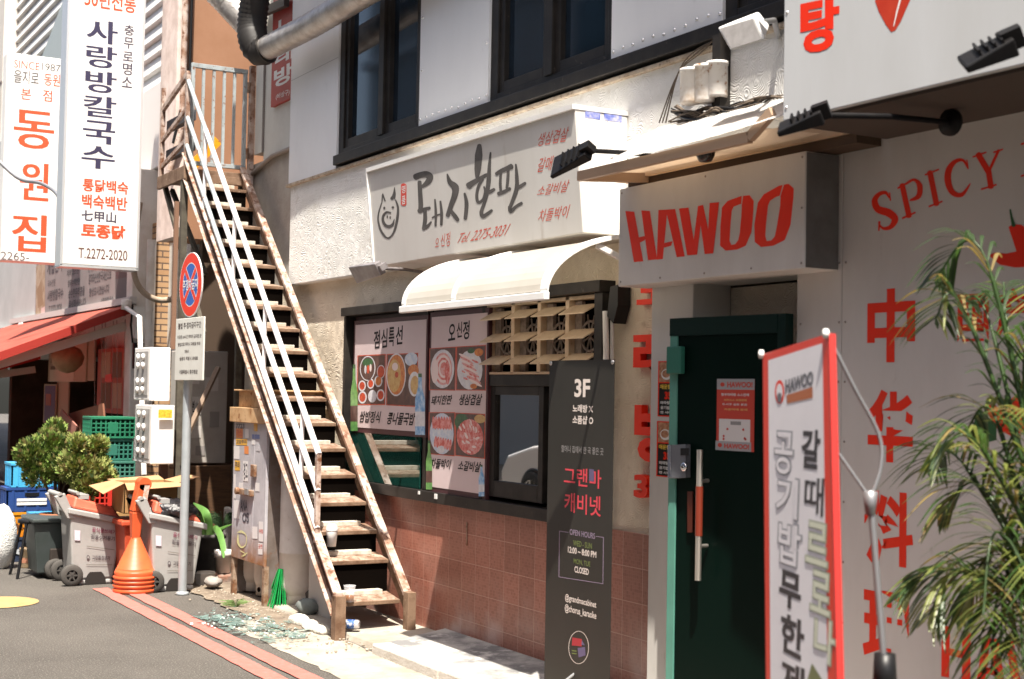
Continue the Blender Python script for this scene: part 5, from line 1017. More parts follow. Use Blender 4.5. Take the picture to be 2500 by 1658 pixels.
# ================================================================== food waste bins
BINM = M('grey bin plastic', (.34, .335, .325), (.28, .275, .265), 4, rough=.5, c3=(.19, .175, .16), sc3=11, lo3=.66, hi3=.8)
LID = M('orange red lid', (.62, .13, .075), (.5, .10, .06), 6, rough=.5)
def make_bin(x, yb, label, text=True):
    """yb: the back edge towards the street; the front faces the wall, x is the side seen"""
    T = thing('waste_bin', label, 'waste bin', (x, yb+.2, 0), 'grey food waste bins with orange lids')
    L_ = lambda X, Y, Z: Vector((x+X, yb+Y, Z))
    mb = MB(); mb.hexa([L_(-.36, .04, .05), L_(-.02, .04, .05), L_(-.02, .405, .05), L_(-.36, .405, .05), L_(-.40, 0, .655), L_(.0, 0, .655), L_(.0, .47, .555), L_(-.40, .47, .555)])
    mb.box(x-.34, x-.24, yb+.07, yb+.36, 0, .05); mb.box(x-.10, x-.02, yb+.33, yb+.405, 0, .05); mb.box(x-.10, x-.02, yb+.10, yb+.17, 0, .05)
    body = mb.build('body', BINM, T, bevel=.018)
    mb = MB(); mb.hexa([L_(-.43, -.02, .645), L_(.03, -.02, .645), L_(.03, .50, .53), L_(-.43, .50, .53), L_(-.43, -.02, .70), L_(.03, -.02, .70), L_(.03, .50, .585), L_(-.43, .50, .585)]); mb.build('rim', BINM, T, bevel=.012)
    mb = MB(); mb.hexa([L_(-.40, .02, .695), L_(.0, .02, .695), L_(.0, .46, .59), L_(-.40, .46, .59), L_(-.37, .05, .80), L_(-.03, .05, .80), L_(-.04, .40, .68), L_(-.36, .40, .68)]); ld_ = mb.build('lid', LID, T, bevel=.02)
    mb = MB()
    for k in (0, 1, 2): mb.box(x-.33+.11*k, x-.25+.11*k, yb+.075, yb+.17, .77, .81)
    mb.tube([L_(-.36, .07, .825), L_(-.02, .07, .825)], .016, 8); mb.build('hinge_bar', BINM, ld_)
    mb = MB(); 
    for X in (-.40, -.02): mb.hexa([L_(X-.02, -.02, .60), L_(X+.03, -.02, .60), L_(X+.03, .05, .60), L_(X-.02, .05, .60), L_(X-.02, -.14, .80), L_(X+.03, -.14, .80), L_(X+.03, -.05, .83), L_(X-.02, -.05, .83)])
    mb.tube([L_(-.42, -.09, .815), L_(.01, -.09, .815)], .022, 10); mb.build('handle', BINM, T, bevel=.008)
    for X in (-.40, .0):
        mb = MB(); c = L_(X, .03, .095); mb.lathe(c, [(.05, -.025), (.09, -.025), (.098, -.012), (.098, .018), (.088, .028), (.05, .028)], 24, axis=(1, 0, 0)); wh = mb.build('wheel', M('grey rubber tyre', (.06, .055, .05), rough=.8), T)
        mb = MB(); mb.lathe(c, [(0, -.02), (.05, -.02), (.05, .012), (.02, .022), (0, .024)], 20, axis=(1, 0, 0))
        for k in range(6): mb.bar(c+Vector((.018, 0, 0)), c+Vector((.018, .05*math.cos(k*1.047), .05*math.sin(k*1.047))), .01, .012, 1)
        mb.build('hub', [M('dark wheel hub', (.03, .028, .026), rough=.6), MATS['grey rubber tyre']], wh)
    mb = MB(); mb.fixn = False; q = [L_(-.004, .16, .42), L_(-.004, .40, .38), L_(-.015, .37, .12), L_(-.015, .14, .12)]
    fq = lambda u, v: (L_(-.020, .045, .05)*(1-u)+L_(-.020, .40, .05)*u)*(1-v)+(L_(.0, .01, .63)*(1-u)+L_(.0, .46, .56)*u)*v
    nn = Vector((1, 0, 0))
    if text:
        txt(mb, '음식물쓰레기', (fq(.42, .86), fq(.92, .84), fq(.92, .77), fq(.42, .78)), nn, bold=.02, e=.027, mi=0); txt(mb, '전용수거용기', (fq(.40, .74), fq(.91, .73), fq(.91, .655), fq(.40, .66)), nn, bold=.02, e=.027, mi=1)
        disc2(mb, fq, .36, .36, .035, .035, nn, .027, 2, 14); disc2(mb, fq, .36, .36, .02, .02, nn, .030, 3, 14); txt(mb, '그린환경용기', (fq(.45, .395), fq(.86, .39), fq(.86, .32), fq(.45, .325)), nn, bold=.02, e=.027, mi=2)
    for a, b in (((.32, .54), (.94, .50)), ((.32, .24), (.94, .24))): brush(mb, fq, [a, b], [.012, .012], nn, .025, 4, 2, ends=False)
    mb.add([fq(*p)+nn*.0082 for p in ((.06, .78), (.18, .78), (.18, .62), (.06, .62))], [(0, 1, 2, 3)], 5)
    mb.build('decal', [M('maroon decal', (.22, .06, .10), rough=.5), M('dark decal', (.09, .07, .08), rough=.5), MATS['dark decal'] if 'dark decal' in MATS else INK, BINM, M('bin groove', (.2, .18, .16), rough=.6), M('lilac sticker', (.6, .55, .62), rough=.5)], T)
    mb = MB(); pts = [L_(-.0275, .15+.12*(math.cos(math.pi*k/12)+1)/2*1.6, .0+.13*math.sin(math.pi*k/12)) for k in range(13)]
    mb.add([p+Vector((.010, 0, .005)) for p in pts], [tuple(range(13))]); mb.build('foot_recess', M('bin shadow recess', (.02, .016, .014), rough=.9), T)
    return T
make_bin(-13.03, -1.80, 'grey food waste bin with closed orange lid standing beside the black stool')
make_bin(-12.35, -1.26, 'grey food waste bin with a black bag on its orange lid behind the sign pole')
mb = MB(); rng = random.Random(2)
def blob(mb, c, rx, ry, rz, seed, nu=14, nv=8, amp=.25, mi=0):
    r_ = random.Random(seed); vs = []; c = Vector(c)
    for j in range(nv+1):
        th = math.pi*j/nv
        for i in range(nu):
            ph = 2*math.pi*i/nu; k = 1+amp*(r_.random()-.5) if 0 < j < nv else 1
            vs.append((c.x+rx*k*math.sin(th)*math.cos(ph), c.y+ry*k*math.sin(th)*math.sin(ph), c.z+rz*k*math.cos(th)))
    fs = [(j*nu+i, j*nu+(i+1) % nu, (j+1)*nu+(i+1) % nu, (j+1)*nu+i) for j in range(nv) for i in range(nu)]
    mb.add(vs, fs, mi, True)
BAG = M('black bin bag', (.018, .017, .02), rough=.22, bump=2.5, bsc=22, spec=.7)
mb = MB(); blob(mb, (-12.5, -1.03, .70), .2, .22, .10, 3, 20, 10, .35); tag(mb.build('rubbish_bag', BAG), 'crumpled black rubbish bag lying on the lid of a waste bin', 'rubbish bag')
GB = thing('dark_bin', 'small dark green wheeled bin behind the black stool legs', 'waste bin', (-13.7, -1.85, 0))
mb = MB(); mb.hexa([(-14.0, -1.95, .05), (-13.6, -1.95, .05), (-13.6, -1.6, .05), (-14.0, -1.6, .05), (-14.05, -2.0, .52), (-13.55, -2.0, .52), (-13.55, -1.55, .52), (-14.05, -1.55, .52)]); mb.box(-14.08, -13.52, -2.02, -1.53, .52, .56); mb.build('body', M('blackish green plastic', (.035, .045, .042), (.05, .06, .06), 4, rough=.5), GB, bevel=.012)
MB().lathe((-13.56, -1.80, .095), [(.03, -.02), (.095, -.02), (.095, .03), (.04, .03), (.03, .01)], 22, axis=(1, 0, 0)).build('wheel', MATS['grey rubber tyre'], GB)
SL = thing('stool', 'black steel stool frame standing beside the small dark green bin', 'stool', (-13.9, -1.95, 0))
mb = MB(); mb.lathe((-13.85, -1.92, .50), [(0, 0), (.17, 0), (.17, .03), (0, .03)], 20); mb.build('seat', BLACK, SL)
for (a, b) in ((-.16, -.16), (.16, -.16), (.16, .16), (-.16, .16)): MB().tube([(-13.85+a*.7, -1.92+b*.7, .5), (-13.85+a*1.1, -1.92+b*1.2, 0)], .014, 8).build('leg', BLACK, SL)
# cone stack
CN = thing('traffic_cone', 'orange stacked traffic cone with ribbed base and flat upright top between the bins', 'traffic cone', (-12.45, -1.36, 0))
ORC = M('orange cone plastic', (.60, .10, .03), (.48, .08, .026), 5, rough=.42, c3=(.35, .09, .04), sc3=14, lo3=.66, hi3=.78)
mb = MB(); c = (-12.45, -1.36, 0)
prof = [(0, 0), (.182, 0)]
for k in range(4): prof += [(.186, .02+.036*k), (.186, .034+.036*k), (.174, .040+.036*k), (.174, .046+.036*k)]
prof += [(.178, .175), (.16, .21)]
for k in range(1, 9): r = .178-.0178*k*.92; prof += [(r+.003, .165+.036*k), (r-.001, .167+.036*k)]
prof += [(.042, .475), (0, .475)]
mb.lathe(c, prof, 32); mb.build('body', ORC, CN)
mb = MB(); mb.hexa([(-12.50, -1.40, .46), (-12.42, -1.40, .46), (-12.42, -1.33, .46), (-12.50, -1.33, .46), (-12.52, -1.41, .70), (-12.40, -1.41, .70), (-12.40, -1.31, .70), (-12.52, -1.31, .70)]); mb.hexa([(-12.52, -1.41, .70), (-12.40, -1.41, .70), (-12.40, -1.31, .70), (-12.52, -1.31, .70), (-12.53, -1.36, .95), (-12.40, -1.36, .95), (-12.40, -1.25, .95), (-12.53, -1.25, .95)]); mb.tube([(-12.53, -1.305, .94), (-12.40, -1.305, .94)], .058, 16)
mb.build('upright', ORC, CN, bevel=.012)
mb = MB(); mb.quad((-12.398, -1.335, .76), (-12.398, -1.29, .76), (-12.398, -1.265, .93), (-12.398, -1.31, .93)); mb.build('reflector', M('worn silver reflector', (.45, .25, .18), (.6, .5, .45), 40, rough=.4), CN)
OT = MB(); OT.hexa([(-13.1, -1.35, 0), (-12.75, -1.35, 0), (-12.75, -1.0, 0), (-13.1, -1.0, 0), (-13.15, -1.4, .58), (-12.7, -1.4, .58), (-12.7, -.95, .58), (-13.15, -.95, .58)]); OT.box(-13.18, -12.67, -1.43, -.92, .55, .60); tag(OT.build('plastic_tub', M('red orange tub', (.45, .07, .03), rough=.5), None, bevel=.012), 'red orange plastic tub wedged between the two grey bins', 'tub')
# open cardboard carton
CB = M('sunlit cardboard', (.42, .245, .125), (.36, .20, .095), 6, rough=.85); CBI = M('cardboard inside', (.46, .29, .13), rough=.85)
CT = thing('cardboard_box', 'open cardboard box with spread flaps balanced on the tubs behind the cone', 'box', (-12.9, -1.2, .62))
mb = MB(); x0_, x1_, y0_, y1_, za, zb_ = -13.15, -12.72, -1.40, -.92, .66, .93
for q in ((x0_, x1_, y0_, y0_+.008), (x0_, x1_, y1_-.008, y1_), (x0_, x0_+.008, y0_, y1_), (x1_-.008, x1_, y0_, y1_)): mb.box(q[0], q[1], q[2], q[3], za, zb_)
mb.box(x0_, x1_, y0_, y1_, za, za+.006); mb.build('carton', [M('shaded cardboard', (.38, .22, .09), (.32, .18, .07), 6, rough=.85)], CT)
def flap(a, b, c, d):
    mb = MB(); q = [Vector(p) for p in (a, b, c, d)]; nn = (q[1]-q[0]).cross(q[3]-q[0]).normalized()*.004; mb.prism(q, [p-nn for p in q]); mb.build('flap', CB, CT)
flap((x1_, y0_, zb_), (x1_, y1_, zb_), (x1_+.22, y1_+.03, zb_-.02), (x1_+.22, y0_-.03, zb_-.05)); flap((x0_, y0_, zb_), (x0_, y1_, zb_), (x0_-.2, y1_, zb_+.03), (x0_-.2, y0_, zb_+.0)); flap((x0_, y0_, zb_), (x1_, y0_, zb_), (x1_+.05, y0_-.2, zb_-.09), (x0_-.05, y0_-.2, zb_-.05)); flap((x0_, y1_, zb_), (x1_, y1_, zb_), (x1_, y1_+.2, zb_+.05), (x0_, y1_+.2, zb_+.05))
# crates
def crate(label, x1, y0, y1, z, h, m, group=None, holes=True, name='crate', text=None, tm=None, dx=.34):
    T = thing(name, label, 'crate', (x1, (y0+y1)/2, z), group)
    mb = MB(); t = .018; x0 = x1-dx
    mb.box(x0, x1, y0, y1, z, z+.02); mb.box(x0-.008, x1+.008, y0-.008, y1+.008, z+h-.03, z+h-.004)
    mb.box(x0, x0+t, y0, y1, z+.02, z+h-.03)
    if holes:
        nx_, nz_ = 9, 4
        for (fx, lo_, hi_, ax) in ((x1, y0, y1, 'y'), (y0, x0, x1, 'x'), (y1, x0, x1, 'x')):
            for k in range(nx_+1):
                p = lo_+(hi_-lo_)*k/nx_
                if ax == 'y': mb.box(fx-t, fx, p-.008, p+.008, z+.02, z+h-.03)
                else: mb.box(p-.008, p+.008, fx-.006, fx+.006, z+.02, z+h-.03)
            for k in range(1, nz_):
                p = z+.02+(h-.05)*k/nz_
                if ax == 'y': mb.box(fx-t+.002, fx-.002, lo_, hi_, p-.007, p+.007)
                else: mb.box(lo_, hi_, fx-.004, fx+.004, p-.007, p+.007)
        ym = (y0+y1)/2; mb.box(x1-t-.001, x1+.003, ym-.05, ym+.05, z+.05, z+h-.06)
    else:
        for q in ((x1-t, x1, y0, y1), (x0, x1, y0, y0+t), (x0, x1, y1-t, y1)): mb.box(q[0], q[1], q[2], q[3], z+.02, z+h-.03)
        for k in range(4): p = y0+(y1-y0)*(k+.5)/4; mb.box(x1, x1+.006, p-.012, p+.012, z+.01, z+h-.03)
        for k in range(4): p = x0+(x1-x0)*(k+.5)/4; mb.box(p-.012, p+.012, y0-.006, y0, z+.01, z+h-.03)
        ym = (y0+y1)/2; mb.box(x1+.004, x1+.008, ym-.07, ym+.07, z+h-.095, z+h-.055, 1)
    mb.build('shell', [m, BLACK], T, bevel=.003)
    if text:
        mb = MB(); mb.fixn = False; ym = (y0+y1)/2; w_ = (y1-y0)*.30
        txt(mb, text, ((x1+.009, ym-w_, z+h*.55), (x1+.009, ym+w_, z+h*.55), (x1+.009, ym+w_, z+h*.28), (x1+.009, ym-w_, z+h*.28)), NX, bold=.04, e=.001); mb.build('lettering', tm or SWHITE, T)
    return T
y0_, y1_ = -2.0, -1.50
crate('dark navy crate at the bottom of the drinks crate stack', -15.0, y0_, y1_, 0, .25, M('black navy crate', (.02, .03, .06), rough=.5), 'drinks crates stacked on the street corner', False, text='Ca', tm=M('grey crate print', (.4, .42, .45), rough=.5))
crate('orange drinks crate above the navy one in the drinks crate stack', -15.0, y0_+.01, y1_+.0, .25, .25, M('amber crate', (.55, .22, .01), (.5, .16, .01), 3, rough=.4), 'drinks crates stacked on the street corner', False, text='Kelly', tm=M('brown crate print', (.12, .05, .02), rough=.5))
crate('deep blue drinks crate above the orange one in the drinks crate stack', -15.02, y0_+.02, y1_+.01, .50, .25, M('deep blue crate', (.02, .055, .20), rough=.4), 'drinks crates stacked on the street corner', False, text='=', tm=SWHITE)
crate('sky blue drinks crate topmost of the drinks crate stack', -15.02, y0_+.06, y1_+.02, .75, .25, M('sky blue crate', (.06, .36, .62), rough=.4), 'drinks crates stacked on the street corner', False, text='하이트진로', tm=SWHITE)
GR = M('green crate', (.02, .17, .09), (.015, .13, .07), 5, rough=.4)
crate('green lattice crate topmost of the three behind the conifers', -14.3, -1.33, -.90, 1.27, .22, GR, 'green crates stacked behind the conifers')
crate('green lattice crate in the middle of the three behind the conifers', -14.32, -1.31, -.91, 1.05, .22, M('teal green crate', (.03, .15, .11), rough=.4), 'green crates stacked behind the conifers')
crate('green lattice crate lowest of the three behind the conifers', -14.3, -1.32, -.89, .83, .22, M('grey green crate', (.05, .17, .13), rough=.4), 'green crates stacked behind the conifers')
crate('red lattice crate under the green crates', -14.28, -1.33, -.88, .55, .27, M('red crate', (.48, .03, .02), rough=.4))
crate('blue crate low in the stack behind the conifers', -14.3, -1.85, -1.38, .27, .27, M('cyan crate', (.03, .24, .45), rough=.4), None, False)
crate('dark blue crate on the ground under the red crate', -14.28, -1.33, -.88, .0, .27, M('dusk blue crate', (.02, .05, .12), rough=.4), None, False)
crate('black crate on the ground under the blue crate', -14.3, -1.85, -1.38, .0, .27, M('black crate', (.015, .015, .02), rough=.4), None, False)
mb = MB(); mb.box(-14.62, -14.28, -1.31, -.90, .275, .545); tag(mb.build('carton', MATS['shaded cardboard'], None, bevel=.01), 'brown carton between the dark blue crate and the red crate', 'box')
# conifers in pots
FOL = [M('conifer green', (.17, .26, .045), (.11, .18, .035), 8, rough=.7), M('conifer yellow green', (.33, .36, .11), (.26, .29, .09), 8, rough=.7), M('conifer dark', (.04, .075, .02), rough=.8), M('conifer brown', (.16, .12, .04), rough=.8)]
def conifer(label, base, blobs, seed, wts, pot):
    T = thing('potted_conifer', label, 'potted plant', base, 'potted conifers in front of the crates'); r_ = random.Random(seed); B_ = Vector(base)
    mb = MB(); mb.fixn = False
    for (cx, cy, cz, rad, n) in blobs:
        c = Vector((cx, cy, cz))
        for i in range(n):
            d = Vector((r_.gauss(0, 1), r_.gauss(0, 1), r_.gauss(0, 1))).normalized(); p = c+d*rad*(r_.random()**.45)
            dr = (d+Vector((0, 0, .9))+Vector((r_.uniform(-.5, .5), r_.uniform(-.5, .5), r_.uniform(-.3, .3)))).normalized(); s_ = r_.uniform(.028, .062)
            sd = dr.cross(Vector((r_.uniform(-1, 1), r_.uniform(-1, 1), r_.uniform(-1, 1)))).normalized()
            mi = r_.choices((0, 1, 2, 3), wts)[0]
            for k in (-1, 0, 1):
                e = (dr+sd*.55*k).normalized(); o_ = p+dr*s_*.15*(1-abs(k)); w_ = sd*.006
                mb.add([o_-w_, o_+w_, o_+e*s_*.6+w_*1.1, o_+e*s_, o_+e*s_*.6-w_*1.1], [(0, 1, 2, 3, 4)], mi)
    mb.build('crown', FOL, T)
    mb = MB(); pz = B_.z+.22
    for (cx, cy, cz, rad, n) in blobs: mb.tube(curve([(B_.x, B_.y, pz), ((B_.x*2+cx)/3+.02, (B_.y*2+cy)/3, pz+(cz-pz)*.45), (cx, cy, cz+rad*.4)], 4), [.014]*4+[.010]*4+[.006], 6)
    mb.build('trunk', M('conifer bark', (.10, .07, .05), rough=.9), T)
    mb = MB(); mb.lathe(base, [(0, 0), (.10, 0), (.135, .24), (.145, .24), (.145, .27), (.12, .27), (.12, .23), (0, .23)], 24); mb.build('pot', pot, T)
conifer('dark green rounded conifer in a rust brown pot nearer the drinks crates', (-14.0, -1.72, .30), [(-14.0, -1.95, 1.12, .15, 900), (-14.05, -1.76, 1.22, .16, 1000), (-13.95, -1.68, 1.05, .17, 1000), (-14.0, -1.88, .96, .15, 700), (-14.1, -1.72, 1.36, .09, 350), (-14.0, -1.58, 1.0, .12, 500)], 5, (6, 3, 2, 1), M('brown rust pot', (.26, .09, .035), rough=.7))
conifer('yellowish green conifer with two upright tufts in a dark pot', (-13.75, -1.52, .30), [(-13.75, -1.60, 1.03, .16, 1000), (-13.75, -1.43, 1.0, .15, 1000), (-13.7, -1.60, 1.24, .085, 400), (-13.75, -1.40, 1.22, .09, 450), (-13.7, -1.50, .86, .14, 800), (-13.7, -1.33, .92, .10, 400)], 9, (3, 7, 1, 2), M('dark pot', (.05, .045, .04), rough=.6))
mb = MB(); mb.box(-14.2, -13.55, -1.85, -1.25, 0, .28); tag(mb.build('low_table', M('dark low table', (.03, .022, .018), rough=.7), None, bevel=.01), 'dark low table carrying the two potted conifers', 'table')
mb = MB(); c = un(70, 1385, PLZ(0)); mb.lathe(c, [(0, 0), (.085, 0), (.09, .01), (.09, .17), (.095, .175), (.095, .19), (0, .19)], 24); mb.lathe(c, [(.0915, .05), (.092, .06), (.092, .09), (.0915, .1)], 24, 1); tag(mb.build('paint_tin', [M('tarnished gold tin', (.52, .38, .22), (.62, .5, .36), 12, rough=.35, metal=.6), M('tin red print', (.35, .16, .1), rough=.5)]), 'tarnished gold tin can on the ground by the crates', 'tin')
mb = MB(); c = un(-4, 1385, PLZ(0)); blob(mb, (c.x+.1, c.y-.02, .30), .16, .17, .32, 8, 18, 12, .12); tag(mb.build('cloth_sack', M('fuzzy white cloth', (.74, .74, .72), (.62, .62, .6), 14, rough=.9, bump=1.5, bsc=60)), 'bulging white cloth sack on the road beside the drinks crates', 'sack')
# white wall cabinets with knobs
WK = M('white lacquer', (.78, .77, .75), (.70, .68, .66), 4, rough=.4)
def knob_cab(label, x0, x1, y0, y1, z0, z1, rows):
    T = thing('knob_cabinet', label, 'cabinet', ((x0+x1)/2, (y0+y1)/2, z0), 'white cabinets with rows of knobs')
    mb = MB(); mb.box(x0, x1, y0, y1, z0, z1); mb.build('case', WK, T, bevel=.01)
    mb = MB(); mb.box(x0+.05, x1-.06, y0-.006, y0-.001, z0+.05, z1-.04); mb.build('face_panel', M('grey face panel', (.27, .26, .25), (.33, .32, .31), 6, rough=.5), T)
    for r_ in rows:
        for k in range(2): MB().lathe((x0+.17+.18*k, y0-.006, z0+r_*(z1-z0)), [(.03, 0), (.036, .01), (.028, .02), (0, .022)], 14, axis=(0, -1, 0)).build('knob', WK, T)
knob_cab('white knobbed cabinet, upper of the two beside the sign pole', -14.0, -13.45, -1.00, -.80, 1.66, 2.17, (.2, .36, .66, .82)); knob_cab('white knobbed cabinet, lower of the two above the cardboard box', -13.92, -13.34, -1.00, -.78, 1.06, 1.62, (.2, .4, .62, .84))
mb = MB(); mb.bar((-13.6, -.80, 0), (-13.6, -.80, 1.08), .07, .07); mb.bar((-13.6, -.74, 2.16), (-13.6, -.74, 3.6), .04, .04); tag(mb.build('cabinet_post', MATS['post brown']), 'dark post carrying the white knobbed cabinets', 'post')
mb = MB(); mb.box(-13.30, -13.295, -.95, -.82, 1.50, 1.58); tag(mb.build('yellow_label', M('yellow label', (.75, .5, .05), (.5, .25, .02), 60, rough=.5)), 'yellow warning label on the lower white cabinet', 'label')
# shaded appliance and timber behind
AP = thing('appliance_cabinet', 'tall grey white metal cabinet with notices in the shaded gap behind the road sign', 'cabinet', (-14.3, -.2, 1.0))
mb = MB(); mb.box(-14.6, -14.2, -.46, .02, 1.02, 2.17); mb.build('case', M('dull white metal', (.40, .37, .34), (.33, .3, .27), 3, rough=.6), AP, bevel=.01)
NTM = [M('pale notice', (.5, .47, .45), rough=.6), M('grey notice', (.25, .23, .22), rough=.6), INK]
for (y, z, w_, h_, m) in ((-.40, 1.95, .12, .12, 0), (-.22, 1.9, .14, .14, 0), (-.36, 1.70, .12, .18, 0), (-.16, 1.55, .10, .16, 1), (-.38, 1.40, .13, .12, 0), (-.30, 1.2, .1, .1, 1)): MB().box(-14.2, -14.195, y, y+w_, z-h_, z, m).build('notice', NTM, AP)
mb = MB(); mb.fixn = False; txt(mb, '번 번 1616', ((-14.194, -.38, 1.66), (-14.194, -.26, 1.66), (-14.194, -.26, 1.54), (-14.194, -.38, 1.54)), NX, bold=.03, e=.001, mi=2); mb.build('notice', NTM, AP)
mb = MB(); mb.box(-14.7, -14.1, -.6, .2, .25, .30); mb.box(-14.65, -14.12, -.55, .15, .30, 1.0); tag(mb.build('timber_chest', M('dark stained timber', (.11, .055, .025), (.07, .035, .018), 6, rough=.7, stretch=(1, 1, 6)), None, bevel=.008), 'dark stained timber chest below the shaded metal cabinet', 'chest')
mb = MB(); mb.box(-14.08, -14.05, -.62, -.52, .1, 1.0); tag(mb.build('timber_stud', M('pale tan timber', (.46, .30, .19), rough=.7)), 'tan timber upright at the corner of the dark chest', 'timber')  # tan timber in one even colour
mb = MB(); mb.bar((-13.5, -.75, 1.02), (-14.0, -.15, 2.0), .05, .03); tag(mb.build('timber_stud', M('brown brace', (.2, .14, .1), rough=.7)), 'brown diagonal timber brace leaning behind the sign pole', 'timber')
mb = MB(); mb.tube(curve([(-13.3, -.72, 1.05), (-13.26, -.70, .9), (-13.3, -.70, .75), (-13.27, -.69, .6)]), .012, 6); mb.tube(curve([(-13.3, -.70, 1.04), (-13.32, -.66, .92), (-13.28, -.66, .8)]), .014, 6, 1); tag(mb.build('tied_rope', [BLACK, M('blue plastic twist', (.25, .35, .6), rough=.4)]), 'black and blue plastic cord tied below the white cabinet', 'cord')
# ================================================================== under and around the staircase
GC = thing('gas_cabinet', 'rust bottomed grey metal gas cabinet covered in stickers under the staircase', 'cabinet', (-11.5, -.5, 0))
CABM = M('grimy grey sheet', (.44, .43, .46), (.34, .33, .36), 5, rough=.5, c3=(.22, .17, .14), sc3=13, lo3=.62, hi3=.74)
t, N, L, b = nodes(CABM)
tc = N.new('ShaderNodeTexCoord'); sx = N.new('ShaderNodeSeparateXYZ'); L.new(tc.outputs['Object'], sx.inputs[0])
no = N.new('ShaderNodeTexNoise'); no.inputs['Scale'].default_value = 9; no.inputs['Detail'].default_value = 6; L.new(tc.outputs['Object'], no.inputs['Vector'])
ma = N.new('ShaderNodeMath'); ma.operation = 'MULTIPLY_ADD'; ma.inputs[1].default_value = -.35; L.new(no.outputs[0], ma.inputs[0]); L.new(sx.outputs[2], ma.inputs[2])
mr = N.new('ShaderNodeMapRange'); mr.inputs[1].default_value = .46; mr.inputs[2].default_value = .14; L.new(ma.outputs[0], mr.inputs[0])
mx = N.new('ShaderNodeMix'); mx.data_type = 'RGBA'; old = b.inputs['Base Color'].links[0].from_socket; L.new(mr.outputs[0], mx.inputs[0]); L.new(old, mx.inputs[6]); mx.inputs[7].default_value = lin((.22, .10, .04)); L.new(mx.outputs[2], b.inputs['Base Color'])
ca, cb_ = un(568, 1365, PLY(-.64)).x, un(648, 1381, PLY(-.64)).x
zt = un(600, 1032, PLY(-.64)).z; zb = un(600, 1368, PLY(-.64)).z
mb = MB(); mb.box(ca, cb_, -.655, -.63, zb, zt); mb.box((ca+cb_)/2+.12, (ca+cb_)/2+.126, -.658, -.655, zb+.02, zt-.02); mb.build('door', CABM, GC, bevel=.006)
mb = MB(); mb.box(cb_-.03, cb_, -.628, -.12, .03, zt); mb.box(ca, ca+.03, -.628, -.12, .03, zt); mb.box(ca, cb_, -.13, -.1, .03, zt); mb.box(ca+.03, cb_-.03, -.62, -.13, zt-.03, zt-.002); mb.build('body', M('shaded rust brown side', (.15, .125, .115), (.10, .075, .06), 5, rough=.7, c3=(.14, .06, .025), sc3=8, lo3=.55, hi3=.7), GC, bevel=.004)  # rusty body, also coloured darker than the door for its shaded side
mb = MB(); mb.box(ca-.03, cb_+.03, -.69, -.1, zt+.003, zt+.13); mb.box(ca, cb_-.05, -.62, -.15, zt+.13, zt+.27); mb.box(ca-.02, cb_-.0, -.66, -.12, zt+.27, zt+.285); mb.build('top_box', M('rusty tan lid', (.50, .33, .18), (.38, .22, .10), 8, rough=.75, c3=(.22, .09, .03), sc3=18, lo3=.55, hi3=.68), GC, bevel=.004)
STK = [M('sticker amber', (.62, .34, .04), rough=.5), M('sticker white', (.62, .6, .6), rough=.5), M('sticker orange', (.6, .2, .05), rough=.5), M('sticker ink', (.05, .05, .07), rough=.5), M('sticker blue', (.12, .16, .35), rough=.5), M('sticker red', (.5, .08, .06), rough=.5), M('chalk yellow', (.6, .58, .28), rough=.8), CABM]
cG = conv((450, 950), 2.851); GP = PLY(-.656)
mb = MB(); mb.fixn = False; fG = lambda a, b_: un(*cG(a, b_), GP); ei = 0
for (x0_, x1_, y0_, y1_, m) in ((360, 408, 272, 340, 2), (360, 438, 345, 388, 0), (418, 448, 395, 450, 2), (352, 388, 495, 565, 0), (484, 510, 240, 292, 0), (345, 385, 395, 485, 1), (410, 445, 500, 640, 1), (472, 525, 315, 345, 4), (470, 495, 350, 385, 1), (380, 410, 650, 700, 1), (346, 385, 770, 900, 1), (472, 510, 955, 1040, 1), (520, 550, 920, 1060, 1), (515, 545, 1070, 1150, 1), (345, 360, 590, 760, 1), (500, 530, 390, 430, 7), (495, 525, 650, 710, 1), (425, 450, 275, 340, 1)):
    ei += 1; poly2(mb, fG, [(x0_, y0_), (x1_, y0_+3), (x1_, y1_+3), (x0_, y1_)], NY, .002+.0002*ei, m)
for (s, x0_, x1_, y0_, y1_, m) in (('가스', 364, 404, 280, 330, 5), ('고압주의', 364, 434, 352, 380, 3), ('경고', 413, 442, 510, 630, 3), ('위험', 522, 548, 975, 1005, 5), ('금연', 518, 544, 1080, 1110, 5), ('7723', 360, 420, 240, 275, 3), ('주의', 355, 385, 505, 550, 3), ('ANA', 392, 440, 770, 850, 3), ('OS', 405, 450, 860, 930, 3)):
    txt(mb, s, qd(GP, [cG(x0_, y0_), cG(x1_, y0_), cG(x1_, y1_), cG(x0_, y1_)]), NY, bold=.02, e=.007, mi=m)
for k in range(3): brush(mb, fG, [(372+8*k, 1000), (400, 985+6*k), (432, 1020), (430, 1080), (400, 1105-4*k), (372+5*k, 1070), (376, 1010)], [4]*7, NY, .0075+.0003*k, 6)
brush(mb, fG, [(392, 1125), (430, 1150), (400, 1165), (440, 1140)], [5]*4, NY, .009, 6)
mb.build('sticker', STK, GC)
p = un(*cG(442, 715), GP); mb = MB(); mb.box(p.x-.16, p.x+.16, -.69, -.657, p.z-.03, p.z+.02); mb.lathe((p.x-.14, -.69, p.z), [(.03, 0), (.03, .03), (0, .03)], 10, axis=(0, -1, 0)); mb.box(p.x+.03, p.x+.12, -.70, -.69, p.z-.02, p.z+.035, 1); p2 = un(*cG(492, 560), GP); mb.box(p2.x-.05, p2.x+.05, -.68, -.657, p2.z-.06, p2.z+.04)
mb.build('latch', [RUST, STEEL], GC, bevel=.004)
for x in (ca+.02, cb_-.02): mb = MB(); mb.bar((x, -.63, .0), (x, -.63, zb), .05, .04); mb.build('leg', RUST, GC)
